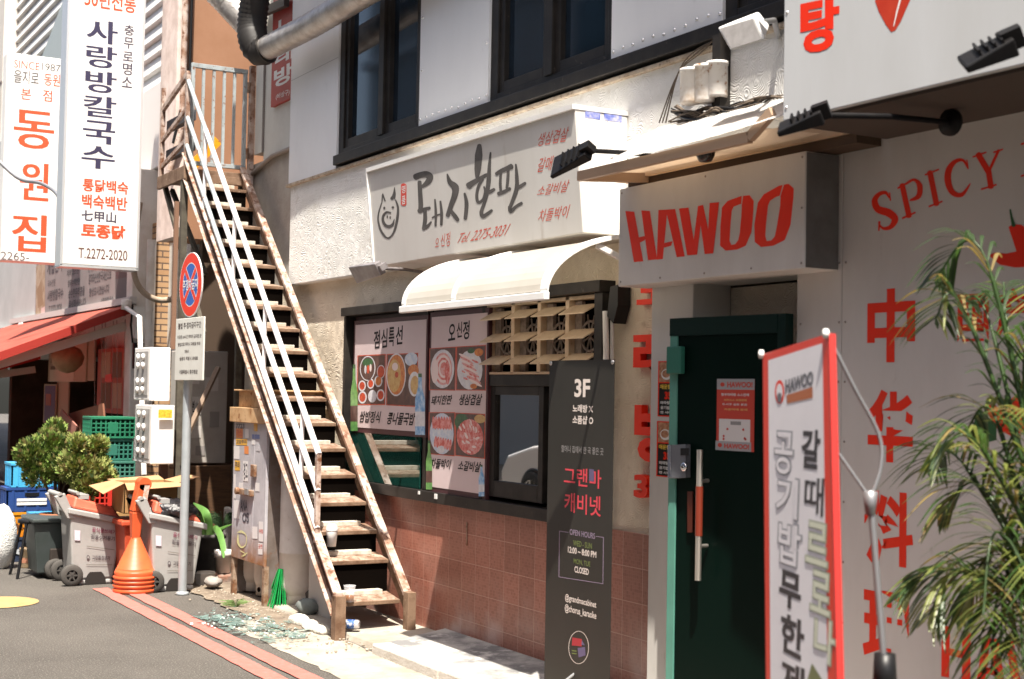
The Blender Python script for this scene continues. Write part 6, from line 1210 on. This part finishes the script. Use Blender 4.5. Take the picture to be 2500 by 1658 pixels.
GASM = M('cream cylinder enamel', (.66, .62, .57), (.58, .53, .48), 5, rough=.45, c3=(.36, .29, .23), sc3=10, lo3=.66, hi3=.8)
def cylinder(label, x, y, r, h, z0_=.03):
    T = thing('gas_cylinder', label, 'gas cylinder', (x, y, z0_), 'cream gas cylinders under the staircase')
    mb = MB(); mb.lathe((x, y, z0_), [(0, .05), (r*.8, .06), (r*.97, .13), (r, .17), (r, h*.30), (r*1.012, h*.302), (r*1.012, h*.31), (r, h*.312), (r, h*.86), (r*.9, h*.93), (r*.5, h*.985), (.03, h), (0, h)], 28); mb.build('vessel', GASM, T)
    mb = MB(); mb.lathe((x, y, z0_), [(r*.80, .0), (r*.84, .0), (r*.84, .08), (r*.9, .11), (r*.84, .12), (r*.80, .08), (r*.80, 0)], 28)
    mb.build('foot_ring', GASM, T)
    d = Vector((EYE.x-x, EYE.y-y, 0)).normalized()
    for a in (-.9, .55):
        e = Vector((d.x*math.cos(a)-d.y*math.sin(a), d.x*math.sin(a)+d.y*math.cos(a), 0)); MB().lathe(Vector((x, y, z0_+.05))+e*r*.835, [(0, .003), (.022, .003), (.022, 0)], 12, axis=e).build('drain_hole', DARK, T)
    mb = MB(); mb.lathe((x, y, z0_+h), [(.03, 0), (.03, .05), (0, .05)], 12); mb.lathe((x, y, z0_+h*.93), [(r*.62, 0), (r*.62, .14), (r*.60, .14), (r*.60, 0)], 24); mb.build('collar', GASM, T)
c = un(728, 1475, PLZ(.03)); cylinder('tall cream gas cylinder standing free between the cabinet and the staircase', c.x-.05, c.y+.02, .165, 1.38)
cylinder('cream gas cylinder inside the rusty cabinet, seen below the middle of its door', un(622, 1440, PLY(-.42)).x, -.42, .145, 1.2); cylinder('cream gas cylinder inside the rusty cabinet, mostly behind its right leg', un(622, 1440, PLY(-.42)).x+.33, -.40, .145, 1.2)
BR = thing('broom', 'bright green plastic broom head leaning by the gas cylinder', 'broom', (-11.2, -.5, 0)); rb = random.Random(1)
a = un(690, 1395, PLY(-.52)); mb = MB()
for k in range(120):
    u = rb.uniform(-1, 1); v = rb.uniform(-1, 1); mb.tube([a+Vector((u*.025, v*.03, .02)), a+Vector((-.02+u*.06, v*.06, -.12)), a+Vector((-.05+u*.13, v*.11, -.30+rb.uniform(-.02, .02)))], .004, 4, 0, False)
mb.build('bristles', M('green bristle', (.01, .30, .07), (.01, .22, .05), 20, rough=.4), BR)
mb = MB(); mb.tube([a+Vector((0, 0, -.02)), a+Vector((.05, .1, .9))], .013, 8); mb.build('handle', M('green tube', (.02, .2, .08), rough=.5), BR)
STONE = M('grey field stone', (.30, .27, .25), (.22, .20, .18), 7, rough=.9, bump=.8, bsc=30)
def rock(name, label, px_, py_, rx, ry, rz, seed, m=STONE, dy=0, cat='stone'):
    c = un(px_, py_, PLZ(.03)); mb = MB(); blob(mb, (c.x, c.y+dy, .03+rz*.8), rx, ry, rz, seed, 12, 7, .3); tag(mb.build(name, m), label, cat)
rock('stone', 'dark rounded stone beside the foot of the tall gas cylinder', 765, 1475, .10, .1, .17, 4, M('dark round stone', (.11, .095, .09), (.08, .07, .065), 8, rough=.8))
rock('stone', 'small grey green stone under the side of the staircase', 752, 1500, .11, .09, .07, 6, M('grey green stone', (.16, .18, .17), (.12, .13, .125), 9, rough=.9))
mb = MB(); p = un(800, 1490, PLY(-.45)); mb.box(p.x-.35, p.x+.1, -.47, -.43, .03, .5); tag(mb.build('white_sheet_metal', M('dull white panel', (.45, .42, .39), rough=.6)), 'dull white panel standing behind the lower end of the staircase', 'panel')
CHK = M('broken white concrete', (.52, .50, .45), (.40, .37, .32), 8, rough=.95, bump=1.2, bsc=40)
mb = MB(); a, b2 = un(722, 1520, PLZ(.0)), un(800, 1552, PLZ(.0)); d = (b2-a); nrm = Vector((-d.y, d.x, 0)).normalized()*.075; rk = random.Random(5); pts = []
for k in range(9):
    p = a+d*k/8; w_ = .6+.5*rk.random(); pts.append((p-nrm*w_, p+nrm*w_, .05+.035*rk.random()))
for k in range(8):
    (l0, r0, h0), (l1, r1, h1) = pts[k], pts[k+1]
    mb.hexa([l0, l1, r1, r0, l0*1+Vector((0, 0, h0*.7)), l1+Vector((0, 0, h1*.7)), r1*.7+l1*.3+Vector((0, 0, h1)), r0*.7+l0*.3+Vector((0, 0, h0))])
tag(mb.build('concrete_chunk', CHK, None, bevel=.02), 'long broken chunk of pale concrete lying by the kerb next to the stair foot', 'rubble')
# pots by the sign pole
PT = thing('flower_pot', 'dark grey pot with a strap leaved lily behind the sign pole', 'potted plant', un(505, 1405, PLZ(.0))); o_ = PT.location
mb = MB(); mb.lathe(o_, [(0, 0), (.12, 0), (.16, .36), (.175, .36), (.175, .40), (.15, .40), (.15, .36), (0, .35)], 24); mb.build('pot', M('dusty black pot', (.06, .055, .055), (.10, .09, .085), 8, rough=.6), PT)
LEAF = M('lily leaf', (.12, .26, .06), (.08, .18, .045), 5, rough=.35, spec=.6)
def leafstrip(mb, pts, ws, mi=0, side=None):
    P = curve(pts, 5); k = len(P); vs = []
    W = [ws[min(int(i/5), len(ws)-2)]*(1-(i % 5)/5)+ws[min(int(i/5)+1, len(ws)-1)]*((i % 5)/5) for i in range(k)]; W[-1] = ws[-1]
    for i, p in enumerate(P):
        t_ = (P[min(i+1, k-1)]-P[max(i-1, 0)]).normalized(); v = (EYE-p).normalized() if side is None else Vector(side); a = t_.cross(v).normalized()*W[i]/2
        fold = t_.cross(a).normalized()*W[i]*.12
        vs += [p-a+fold, p, p+a+fold]
    mb.add(vs, [f for i in range(k-1) for f in ((3*i, 3*i+1, 3*i+4, 3*i+3), (3*i+1, 3*i+2, 3*i+5, 3*i+4))], mi, True)
SD = (.7, -.6, .3)
mb = MB(); mb.fixn = False; base = un(508, 1325, PLY(o_.y)); q = lambda x, y, dy=0.: un(x, y, PLY(o_.y+dy))
leafstrip(mb, [q(508, 1330), q(510, 1285, -.02), q(500, 1250, -.06), q(472, 1228, -.08)], [.03, .075, .075, .01], 0, SD); leafstrip(mb, [q(512, 1330), q(502, 1300), q(497, 1268, -.02), q(488, 1235, -.05)], [.035, .08, .06, .012], 0, SD)
leafstrip(mb, [q(512, 1330), q(522, 1290, .02), q(538, 1310, -.02), q(546, 1362, -.06)], [.03, .06, .065, .015], 0, SD); leafstrip(mb, [q(505, 1330), q(520, 1300, .05), q(545, 1288, .1), q(566, 1280, .14)], [.02, .035, .03, .006], 0, SD)
mb.build('leaf', LEAF, PT)
mb = MB(); mb.lathe(Vector((o_.x, o_.y, .355)), [(0, .02), (.14, .0)], 16); mb.build('soil', M('pot soil', (.2, .16, .12), rough=.95), PT)
P2_ = thing('flower_pot', 'white plastic flower pot standing on a broken brick', 'potted plant', un(545, 1420, PLZ(.0))+Vector((0, 0, .085)))
o2 = P2_.location; mb = MB(); mb.lathe(o2, [(0, 0), (.062, 0), (.075, .14), (.088, .14), (.092, .205), (.08, .205), (.07, .17), (0, .17)], 24); mb.build('pot', M('white plastic pot', (.72, .68, .65), (.6, .55, .5), 6, rough=.45), P2_)
mb = MB(); mb.fixn = False; q2 = lambda x, y, dy=0.: un(x, y, PLY(o2.y+dy)); leafstrip(mb, [q2(548, 1372), q2(546, 1350, -.01), q2(541, 1320, .0), q2(528, 1286, .01)], [.02, .055, .06, .01], 0, SD); mb.build('leaf', LEAF, P2_)
mb = MB(); mb.box(o2.x-.16, o2.x+.14, o2.y-.09, o2.y+.09, 0, .075); tag(mb.build('brick', M('broken brown brick', (.25, .13, .09), (.2, .17, .15), 12, rough=.9, bump=.8, bsc=50), None, bevel=.012), 'broken brown brick under the white flower pot', 'brick')
rock('stone', 'pale grey rock beside the brick under the white pot', 520, 1432, .11, .08, .05, 9, dy=.0)
mb = MB(); c = un(480, 1430, PLZ(0)); mb.lathe(c+Vector((0, .08, 0)), [(0, 0), (.085, 0), (.095, .11), (.08, .125), (0, .125)], 8, smooth=False); tag(mb.build('concrete_block', M('pale round block', (.48, .44, .39), (.38, .34, .29), 8, rough=.9)), 'pale concrete block at the foot of the sign pole', 'block')
mb = MB(); mb.box(o_.x-.4, o_.x+.7, o_.y+.28, o_.y+.34, .05, .62); tag(mb.build('white_board', M('dim white board', (.42, .40, .38), rough=.6), None, bevel=.02), 'dim white rounded board standing behind the flower pots', 'board')
def tuft(name, label, c, n, h, m, seed, spread=.1, cat='plant', root=None, wd=.008):
    r_ = random.Random(seed); mb = MB(); mb.fixn = False; c = Vector(c)
    for k in range(n):
        a = r_.uniform(0, 6.28); s_ = spread*r_.uniform(.3, 1); hh = h*r_.uniform(.5, 1); d = Vector((math.cos(a), math.sin(a), 0))
        leafstrip(mb, [c+d*.01, c+d*s_*.5+Vector((0, 0, hh*.7)), c+d*s_+Vector((0, 0, hh*.75))], [wd, wd*1.5, .002], 0, d.cross(Vector((0, 0, 1))))
    return tag(mb.build(name, m), label, cat)
tuft('grass_clump', 'dark spiky foliage in the shade behind the flower pots', (o_.x-.1, o_.y+.18, .42), 90, .22, M('dark spiky leaf', (.03, .06, .025), rough=.6), 3, .28)
wc = un(575, 1482, PLZ(.01)); tuft('weed', 'small pale green weed growing at the road edge', wc, 60, .07, M('weed green', (.16, .25, .08), (.25, .32, .14), 30, rough=.6), 6, .15)
# drinks rubbish on and under the steps
TR0 = [o for o in ST.children if o.name.startswith('tread')]
CUP = M('clear cup plastic', (.7, .7, .72), rough=.12, alpha=.38, spec=.8)
cc = Vector((-9.57, YL+.10, .257)); CP = thing('plastic_cup', 'clear plastic cup with a little brown coffee on the lowest step', 'cup', cc)
mb = MB(); mb.fixn = False; mb.lathe(cc, [(0, .003), (.030, .003), (.042, .115), (.046, .118), (.045, .122), (.041, .118)], 24); mb.build('cup', CUP, CP)
mb = MB(); mb.lathe(cc, [(0, .006), (.0285, .006), (.0335, .05), (0, .05)], 24); mb.build('coffee', M('iced coffee', (.30, .11, .03), rough=.15), CP)
z2 = sz(-9.92)-.0; cc = Vector((-9.90, YL+.09, z2-.02)); C2 = thing('paper_cup', 'white paper cup with a dome lid standing on a step by the rusty baluster', 'cup', cc)
mb = MB(); mb.lathe(cc, [(0, .0), (.032, .0), (.043, .12), (.043, .125), (0, .125)], 24); mb.build('cup', SWHITE, C2)
mb = MB(); mb.lathe(cc, [(.046, .12), (.046, .135), (.04, .15), (.025, .168), (0, .172)], 24); mb.build('lid', M('translucent lid', (.6, .6, .6), rough=.2), C2)
q0 = un(858, 1523, PLZ(.10)); CN2 = thing('drink_can', 'blue and silver drink can lying on its side at the stair foot', 'can', (q0.x, q0.y, .09)); ax = Vector((.62, .78, .0)).normalized(); st_ = Vector((q0.x, q0.y, .098))-ax*.06
mb = MB(); mb.lathe(st_, [(0, .006), (.022, .006), (.024, 0), (.0265, .004), (.033, .014), (.033, .105), (.027, .118), (.025, .12), (0, .114)], 28, 0, ax); mb.build('can_body', M('silver can', (.62, .62, .66), rough=.3, metal=.6), CN2)
mb = MB()
for k in range(28):
    if 3 < k < 22: pass
mb.lathe(st_, [(.0334, .032), (.0334, .088)], 28, 0, ax); mb.build('label', M('blue can print', (.05, .12, .36), (.55, .57, .62), 26, .52, .6, rough=.3, metal=.3), CN2)
MB().lathe(st_-ax*.001, [(0, 0.004), (.009, .004), (.009, .006)], 12, 0, ax).build('opening', BLACK, CN2)
# broken glass and litter on the roadside
GLS = M('broken glass green', (.20, .30, .28), (.10, .17, .16), 30, rough=.08, spec=.9, alpha=.6)
rg = random.Random(12); mb = MB(); mb.fixn = False
for k in range(520):
    t_ = rg.random(); px_, py_ = 510+230*t_+rg.gauss(0, 22), 1508+45*t_+rg.gauss(0, 13); c = un(px_, py_, PLZ(.014)); s_ = rg.uniform(.006, .035)*(1 if rg.random() > .10 else 3.2); a0 = rg.uniform(0, 6.28); tl = Vector((rg.gauss(0, .07), rg.gauss(0, .07), 1)).normalized(); ux_ = tl.cross(Vector((math.cos(a0), math.sin(a0), 0))).normalized(); uy_ = tl.cross(ux_)
    n_k = rg.choice((3, 4, 5)); pts = [c+Vector((0, 0, rg.uniform(0, .012)))+(ux_*math.cos(6.283*j/n_k)+uy_*math.sin(6.283*j/n_k))*s_*rg.uniform(.5, 1) for j in range(n_k)]; mb.add(pts, [tuple(range(n_k))], 1 if (s_ < .02 and rg.random() < .5) else 0)
tag(mb.build('broken_glass', [GLS, M('glass glint', (.66, .7, .68), rough=.2)]), 'scatter of broken pale green glass across the red road line', 'broken glass', kind='stuff')
rg = random.Random(21); mb = MB(); 
for k in range(260):
    X = rg.uniform(-12.8, -9.0); Y = rg.choice((rg.gauss(-.80, .12), rg.gauss(-.66, .04))); s_ = rg.uniform(.003, .011); blob(mb, (X, Y, .012+s_*.4), s_, s_*1.2, s_*.7, k, 6, 4, .4)
tag(mb.build('gravel', M('roadside grit', (.38, .33, .27), (.2, .16, .12), 40, rough=.9)), None, None, kind='stuff')
# ================================================================== lamps, boxes and awning on the right
LAMP = M('black cast lamp', (.005, .005, .006), (.010, .009, .009), 12, rough=.5, spec=.15)
def spotlight(label, hp, hp2, wallp, size, plate=True, glass_up=False, m=LAMP):
    """flood head from hp (outer lip) to hp2 (joint), arm back to wallp"""
    T = thing('spotlight', label, 'spotlight', hp2, 'sign spotlights on arms')
    hp, hp2, wallp = Vector(hp), Vector(hp2), Vector(wallp); d = hp2-hp; x = Vector((1, .15, 0)); s = d.cross(x).normalized(); s = s if s.z > 0 else -s; lat = s.cross(d.normalized())
    mb = MB(); h = size
    a = [hp-lat*h*.8, hp+lat*h*.8, hp2+lat*h*.55, hp2-lat*h*.55]
    mb.prism([a[0]-s*h*.08, a[1]-s*h*.08, a[2]-s*h*.3, a[3]-s*h*.3], [a[0]+s*h*.18, a[1]+s*h*.18, a[2]+s*h*.35, a[3]+s*h*.35]); mb.build('head', m, T, bevel=.006)
    mb = MB()
    for k in range(4): p = hp.lerp(hp2, .35+.15*k); mb.obox(p+s*h*.32, lat*h*.5, d.normalized()*h*.04, s*h*.14)
    mb.obox(hp2+s*h*.2, lat*h*.25, d.normalized()*h*.35, s*h*.35); mb.build('heat_sink', m, T)
    mb = MB(); mb.tube([hp2, hp2.lerp(wallp, .5)+Vector((0, 0, .01)), wallp], size*.14, 10); mb.build('arm', m, T)
    if plate: MB().lathe(wallp, [(0, 0), (size*.62, 0), (size*.62, size*.25), (0, size*.25)], 24, axis=(0, -1, 0)).build('wall_plate', m, T)
    return T
SILV = M('dull silver lamp', (.34, .32, .33), (.22, .2, .2), 9, rough=.35, metal=.5)
spotlight('silvery spotlight under the pig face corner of the pig sign', un(862, 672, PLY(-.66)), un(928, 655, PLY(-.62)), un(1045, 667, PLY(-.06)), .085, False, m=SILV)
spotlight('black spotlight in front of the red dish names on the pig sign', un(1352, 412, PLY(-1.02)), un(1440, 368, PLY(-.95)), un(1640, 388, PLY(-.30)), .085, False)
spotlight('black spotlight above the box sign with red slanted letters', un(1902, 320, PLY(-1.25)), un(2010, 282, PLY(-1.15)), un(2325, 300, PLY(-.52)), .085)
spotlight('black spotlight in front of the huge fascia sign beside the red chilli', un(2350, 162, PLY(-1.45)), un(2475, 108, PLY(-1.35)), Vector((-2.5, -.85, 3.0)), .09)
# floodlight with pale lens
FL = thing('floodlight', 'white square floodlight tilted down in front of the upper floor window', 'floodlight', (-5.4, -.6, 3.5)); FP = PLY(-.62)
q = [un(*p, FP) for p in ((1751, 68), (1843, 40), (1868, 98), (1782, 125))]; bk = [un(*p, PLY(-.46)) for p in ((1790, 52), (1852, 28), (1880, 62), (1835, 80))]
mb = MB(); mb.prism(q, bk); mb.build('housing', WHITE, FL, bevel=.01)
cq = sum(q, Vector())/4; nq = (q[1]-q[0]).cross(q[3]-q[0]).normalized(); nq = nq if nq.dot(EYE-cq) > 0 else -nq
mb = MB(); mb.fixn = False; mb.add([cq+(p-cq)*.86+nq*.003 for p in q], [(0, 1, 2, 3)]); mb.build('lens', M('frosted lens', (.45, .43, .42), (.38, .36, .35), 30, rough=.35), FL)
mb = MB(); mb.tube([un(1860, 55, PLY(-.5)), un(1890, 50, PLY(-.35)), un(1900, 90, PLY(-.08))], .014, 8); mb.build('bracket', STEEL, FL)
# rusty capacitor cans and cable channel
EB = thing('electric_box', 'cluster of rust topped white metal cans on the stucco beside a dark upright channel', 'electric box', (-6.15, -.15, 3.3)); EBM = M('rust streaked white can', (.66, .63, .60), (.45, .36, .28), 9, .5, .7, rough=.45, c3=(.28, .12, .04), sc3=16, lo3=.6, hi3=.7)
for (x0_, x1_, y0_, y1_, dep) in ((1650, 1680, 175, 255, -.28), (1683, 1715, 166, 252, -.24), (1714, 1746, 158, 240, -.20)):
    a, b2 = un(x0_, (y0_+y1_)/2, PLY(dep)), un(x1_, (y0_+y1_)/2, PLY(dep)); zt_, zb_ = un(x0_, y0_, PLY(dep)).z, un(x0_, y1_, PLY(dep)).z; r_ = abs(b2.x-a.x)/2
    mb = MB(); mb.lathe(((a.x+b2.x)/2, dep+r_, zb_), [(0, 0), (r_*.95, 0), (r_, .01), (r_, zt_-zb_-.01), (r_*1.06, zt_-zb_-.01), (r_*1.06, zt_-zb_+.01), (0, zt_-zb_+.02)], 20); mb.build('can', EBM, EB)
a, b2 = un(1746, 150, PLY(-.13)), un(1766, 150, PLY(-.13)); mb = MB(); mb.box(a.x, b2.x, -.15, -.082, un(1756, 270, PLY(-.13)).z, 3.70); mb.build('backing_channel', FRAME, EB)
mb = MB(); rk = random.Random(8)
for k in range(16):
    p0 = un(1640+rk.uniform(-10, 20), 275+rk.uniform(-20, 25), PLY(-.14)); pts = [p0]
    for j in range(1, 7): x = 1640+j*48; pts.append(un(x+rk.uniform(-12, 12), 300-(x-1640)*.18+rk.uniform(-24, 14), PLY(-.12-.1*rk.random())))
    mb.tube(curve(pts, 4), rk.uniform(.004, .009), 5, rk.choice((0, 0, 1)))
for k in range(3): mb.tube(curve([un(1625-8*k, 300, PLY(-.12)), un(1655, 180, PLY(-.14)), un(1690+10*k, 130, PLY(-.13)), un(1740, 100, PLY(-.12))], 5), .004, 5)
tag(mb.build('cable', [M('dry brown cable', (.10, .075, .055), rough=.8), BLACK]), 'tangle of dry brown cables above the corrugated canopy', 'cable')
# corrugated canopy above the HAWOO sign
KC = thing('corrugated_canopy', 'bright white corrugated canopy with a beige frame above the red lettered box sign', 'awning', (-5.6, -.4, 2.95))
mb = MB(); n_w = 260; x0_, x1_ = -6.30, -4.57
top = []; bot = []
for i in range(n_w+1):
    x = x0_+(x1_-x0_)*i/n_w; dz = .0045*math.sin(i*2.2); xs = x
    top.append((xs-.12+.0*i, -.10, 3.30+dz)); bot.append((xs, -.78, 3.00+dz-.03*math.sin(i/n_w*3.1)))
for i in range(n_w): mb.add([bot[i], bot[i+1], top[i+1], top[i]], [(0, 1, 2, 3)], 0, True)
TRT = translucent(M('beige translucent soffit', (.66, .55, .43), (.58, .47, .36), 4, rough=.6), (.8, .62, .45), .6)
mb.build('sheet', translucent(M('white corrugated plastic', (.74, .74, .74), (.64, .64, .64), 4, rough=.5), (.8, .77, .72), .55), KC)
mb = MB(); mb.box(-6.30, -4.9, -.76, -.73, 2.915, 2.965); mb.bar((-4.9, -.745, 2.94), (-4.75, -.745, 3.03), .03, .045); mb.bar((-6.30, -.745, 2.94), (-6.1, -.20, 2.95), .03, .05); mb.build('frame_rail', M('brownish rail', (.36, .25, .17), rough=.6), KC)
mb = MB(); mb.quad((-6.29, -.73, 2.967), (-4.8, -.73, 2.967), (-4.8, -.43, 2.975), (-6.29, -.43, 2.975)); mb.box(-6.45, -4.6, -.42, -.255, 2.955, 3.05); mb.build('soffit', TRT, KC)
mb = MB(); mb.box(-6.35, -4.6, -.40, -.255, 2.908, 2.953); mb.build('shadow_strip', M('gap shadow brown', (.06, .035, .02), rough=.8), KC)  # dark strip painted in for the shadow gap above the box sign
mb = MB(); p = un(1722, 372, PLY(-.55)); mb.lathe(p, [(0, -.05), (.03, -.045), (.046, -.015), (.05, .01), (.05, .03), (0, .03)], 20); tag(mb.build('security_camera', M('black dome', (.015, .012, .012), rough=.2)), 'small black dome camera under the corrugated canopy', 'camera')
mb = MB(); q = [un(*p, PLY(-.10)) for p in ((1490, 700), (1508, 695), (1508, 745), (1497, 790), (1482, 772))]; mb.prism(q, [p+Vector((0, .09, 0)) for p in q]); tag(mb.build('wall_bracket', BLACK), 'black wall bracket at the end of the louvred vent', 'bracket')
mb = MB(); mb.tube([un(1478, 760, PLY(-.1)), un(1480, 860, PLY(-.1)), un(1476, 1000, PLY(-.1))], .018, 8); mb.tube([un(1495, 735, PLY(-.06)), un(1494, 900, PLY(-.06))], .012, 8); tag(mb.build('drain_pipe', SWHITE), 'thin white plastic pipes running down beside the louvred vent', 'pipe')
mb = MB(); x = -7.62; z = un(1141, 1332, PLY(-.02)); z2 = un(1141, 1275, PLY(-.02)); mb.tube([(z.x, -.024, z.z), (z2.x, -.026, z2.z)], .004, 6); tag(mb.build('wall_hook', RUST), 'thin rusty hook rod on the terracotta tiles', 'hook')
# ================================================================== palm in the right foreground
PA = thing('palm_plant', 'tall areca palm with arching green fronds in front of the white lettered wall', 'palm', (-3.15, -1.0, 0)); pb = Vector((-3.0, -1.0, 0)); rp = random.Random(14)
PG_ = [M('palm green', (.035, .075, .014), (.022, .05, .010), 5, rough=.4, spec=.5), M('palm lime', (.15, .17, .04), (.08, .11, .025), 6, rough=.4, spec=.6), M('palm dry', (.20, .15, .05), (.14, .10, .035), 9, rough=.7), M('palm shade', (.03, .055, .02), rough=.5)]
for m_, c_ in zip(PG_, ((.08, .16, .03), (.26, .30, .06), (.3, .22, .06), (.05, .1, .03))): translucent(m_, c_, .3)
mb = MB(); mb.fixn = False; ms = MB()
def frond(tip, mid, start, wl, n=26, w=(5, 4, 2, 2), droop=.4):
    sp = curve([start, mid, tip], 10); k = len(sp); ms.tube(sp, [.008]*(k//2)+[.004]*(k-k//2), 6, 0)
    for i in range(3, k):
        for sgn in (-1, 1):
            for h in ((0,) if i % 3 else (0, .5)):
                if i == k-1 and h: continue
                p = sp[i].lerp(sp[min(i+1, k-1)], h); t_ = (sp[min(i+1, k-1)]-sp[i-1]).normalized(); s = t_.cross(Vector((0, 0, 1))); s = s.normalized() if s.length > .05 else Vector((1, 0, 0))
                u = i/k; L_ = wl*(math.sin(math.pi*(.12+.85*u))**.8)*rp.uniform(.8, 1.1); d = (s*sgn*.8+t_*.65+Vector((0, 0, .15))).normalized(); mi = rp.choices((0, 1, 2, 3), w)[0]
                leafstrip(mb, [p, p+d*L_*.55+Vector((0, 0, -.03*droop)), p+d*L_+Vector((0, 0, -L_*droop))], [.005, .015, .002], mi, (d.cross(s*sgn*.2+Vector((0, 0, 1)))).normalized().cross(d))
q = lambda x, y, d: un(x, y, PLY(d)); cr = pb+Vector((0, 0, 1.15))
for tip, mid, w in [((2290, 668, -1.1), (2410, 640, -1.05), (1, 0, 1, 7)), ((2350, 730, -.9), (2420, 800, -.95), (2, 1, 1, 6)), ((2285, 775, -1.2), (2360, 770, -1.1), (1, 1, 1, 5)), ((2292, 1110, -1.4), (2390, 1085, -1.3), (3, 6, 1, 1)), ((2262, 1140, -1.0), (2350, 1130, -1.0), (5, 2, 1, 3)), ((2215, 1440, -1.2), (2330, 1390, -1.1), (5, 4, 1, 1)), ((2270, 1500, -1.3), (2360, 1390, -1.2), (4, 4, 1, 1)), ((2400, 1500, -1.4), (2440, 1300, -1.25), (4, 6, 1, 1)), ((2540, 800, -1.0), (2500, 950, -1.0), (4, 1, 1, 4)), ((2450, 690, -.8), (2470, 850, -.9), (3, 1, 1, 5)), ((2580, 1000, -1.2), (2530, 1080, -1.1), (4, 5, 1, 1)), ((2620, 1200, -1.2), (2550, 1200, -1.1), (4, 5, 1, 1)), ((2640, 1500, -1.4), (2550, 1350, -1.2), (3, 6, 1, 0)), ((2500, 1640, -1.4), (2500, 1450, -1.2), (3, 5, 2, 0)), ((2400, 1180, -.95), (2450, 1120, -1.0), (5, 3, 1, 3)), ((2420, 1640, -1.1), (2450, 1420, -1.1), (6, 3, 1, 3)), ((2360, 1050, -1.0), (2430, 1020, -1.0), (5, 2, 1, 4)), ((2340, 1500, -1.05), (2440, 1340, -1.0), (5, 5, 1, 1)), ((2300, 1250, -1.1), (2400, 1190, -1.05), (4, 6, 1, 1)), ((2440, 1600, -1.2), (2470, 1380, -1.1), (4, 6, 1, 1)), ((2590, 1350, -1.0), (2540, 1280, -1.0), (6, 3, 1, 3)), ((2480, 1560, -1.0), (2480, 1400, -1.0), (6, 2, 1, 4))]:
    frond(q(*tip), q(*mid), cr+Vector((rp.uniform(-.05, .05), rp.uniform(-.05, .05), rp.uniform(-.25, .05))), .24, w=w)
mb.build('frond', PG_, PA); ms.build('frond_stalk', PG_[0:1], PA)
mb = MB()
for k in range(9): a = rp.uniform(0, 6.28); r_ = rp.uniform(.0, .1); mb.tube([pb+Vector((r_*math.cos(a), r_*math.sin(a), .3)), cr+Vector((r_*.6*math.cos(a), r_*.6*math.sin(a), 0))], [.018, .012], 8, k % 2)
mb.build('stem', [M('cane olive', (.16, .17, .05), (.28, .2, .07), 8, rough=.5), PG_[2]], PA)
mb = MB(); mb.lathe(pb, [(0, 0), (.17, 0), (.22, .36), (.235, .36), (.235, .40), (.2, .40), (.2, .36), (0, .34)], 28); mb.build('pot', M('brown planter', (.12, .07, .05), rough=.5), PA)
# ================================================================== white car parked across the street: shows in the window glass
CR = thing('parked_car', 'white hatchback parked across the street, reflected in the sliding window', 'car', (-18.6, -6.6, 0)); CW = M('white car paint', (.75, .75, .74), rough=.25, coat=.6)
def refl(px_, py_, yp):
    p = un(px_, py_, PLY(-.012)); d = ray(px_, py_); d = Vector((d.x, -d.y, d.z)); return p+d*((yp-p.y)/d.y)
wc_ = refl(1302, 1195, -6.0); wx = wc_.x; yf = -6.0
mb = MB(); prof = [(-.95, .25), (-1.0, .62), (-.80, .86), (-.1, 1.02), (.55, 1.10), (1.25, 1.50), (2.4, 1.52), (3.1, 1.1), (3.35, .9), (3.35, .25)]
mb.prism([(wx-.0+sx_*1, yf, z_) for sx_, z_ in prof], [(wx+sx_, yf-1.75, z_) for sx_, z_ in prof]); mb.build('body', CW, CR, bevel=.06, seg=3)
for dx in (0, 2.5):
    mb = MB(); mb.lathe((wx+dx, yf+.015, .33), [(.37, -.1), (.37, .0), (.34, .004), (0, .004)], 28, axis=(0, 1, 0)); mb.build('wheel_arch', BLACK, CR)
    mb = MB(); mb.lathe((wx+dx, yf+.03, .33), [(.2, -.1), (.31, -.08), (.32, .0), (.30, .03), (.2, .03)], 32, axis=(0, 1, 0)); wh = mb.build('wheel', M('car tyre', (.03, .03, .03), rough=.8), CR)
    mb = MB()
    for k in range(5): a = k*1.2566+.3; mb.bar((wx+dx, yf+.055, .33), (wx+dx+.2*math.cos(a), yf+.06, .33+.2*math.sin(a)), .05, .02, 0, (0, 1, 0))
    mb.lathe((wx+dx, yf+.03, .33), [(.21, .0), (.21, .03), (.19, .03), (.19, 0)], 28, axis=(0, 1, 0)); mb.build('rim', M('alloy rim', (.6, .6, .6), rough=.25, metal=.9), wh)
mb = MB(); mb.prism([(wx+.75, yf+.004, 1.10), (wx+1.3, yf+.004, 1.44), (wx+2.35, yf+.004, 1.46), (wx+2.9, yf+.004, 1.12)], [(wx+.75, yf-.01, 1.10), (wx+1.3, yf-.01, 1.44), (wx+2.35, yf-.01, 1.46), (wx+2.9, yf-.01, 1.12)]); mb.build('window', GLASS, CR)
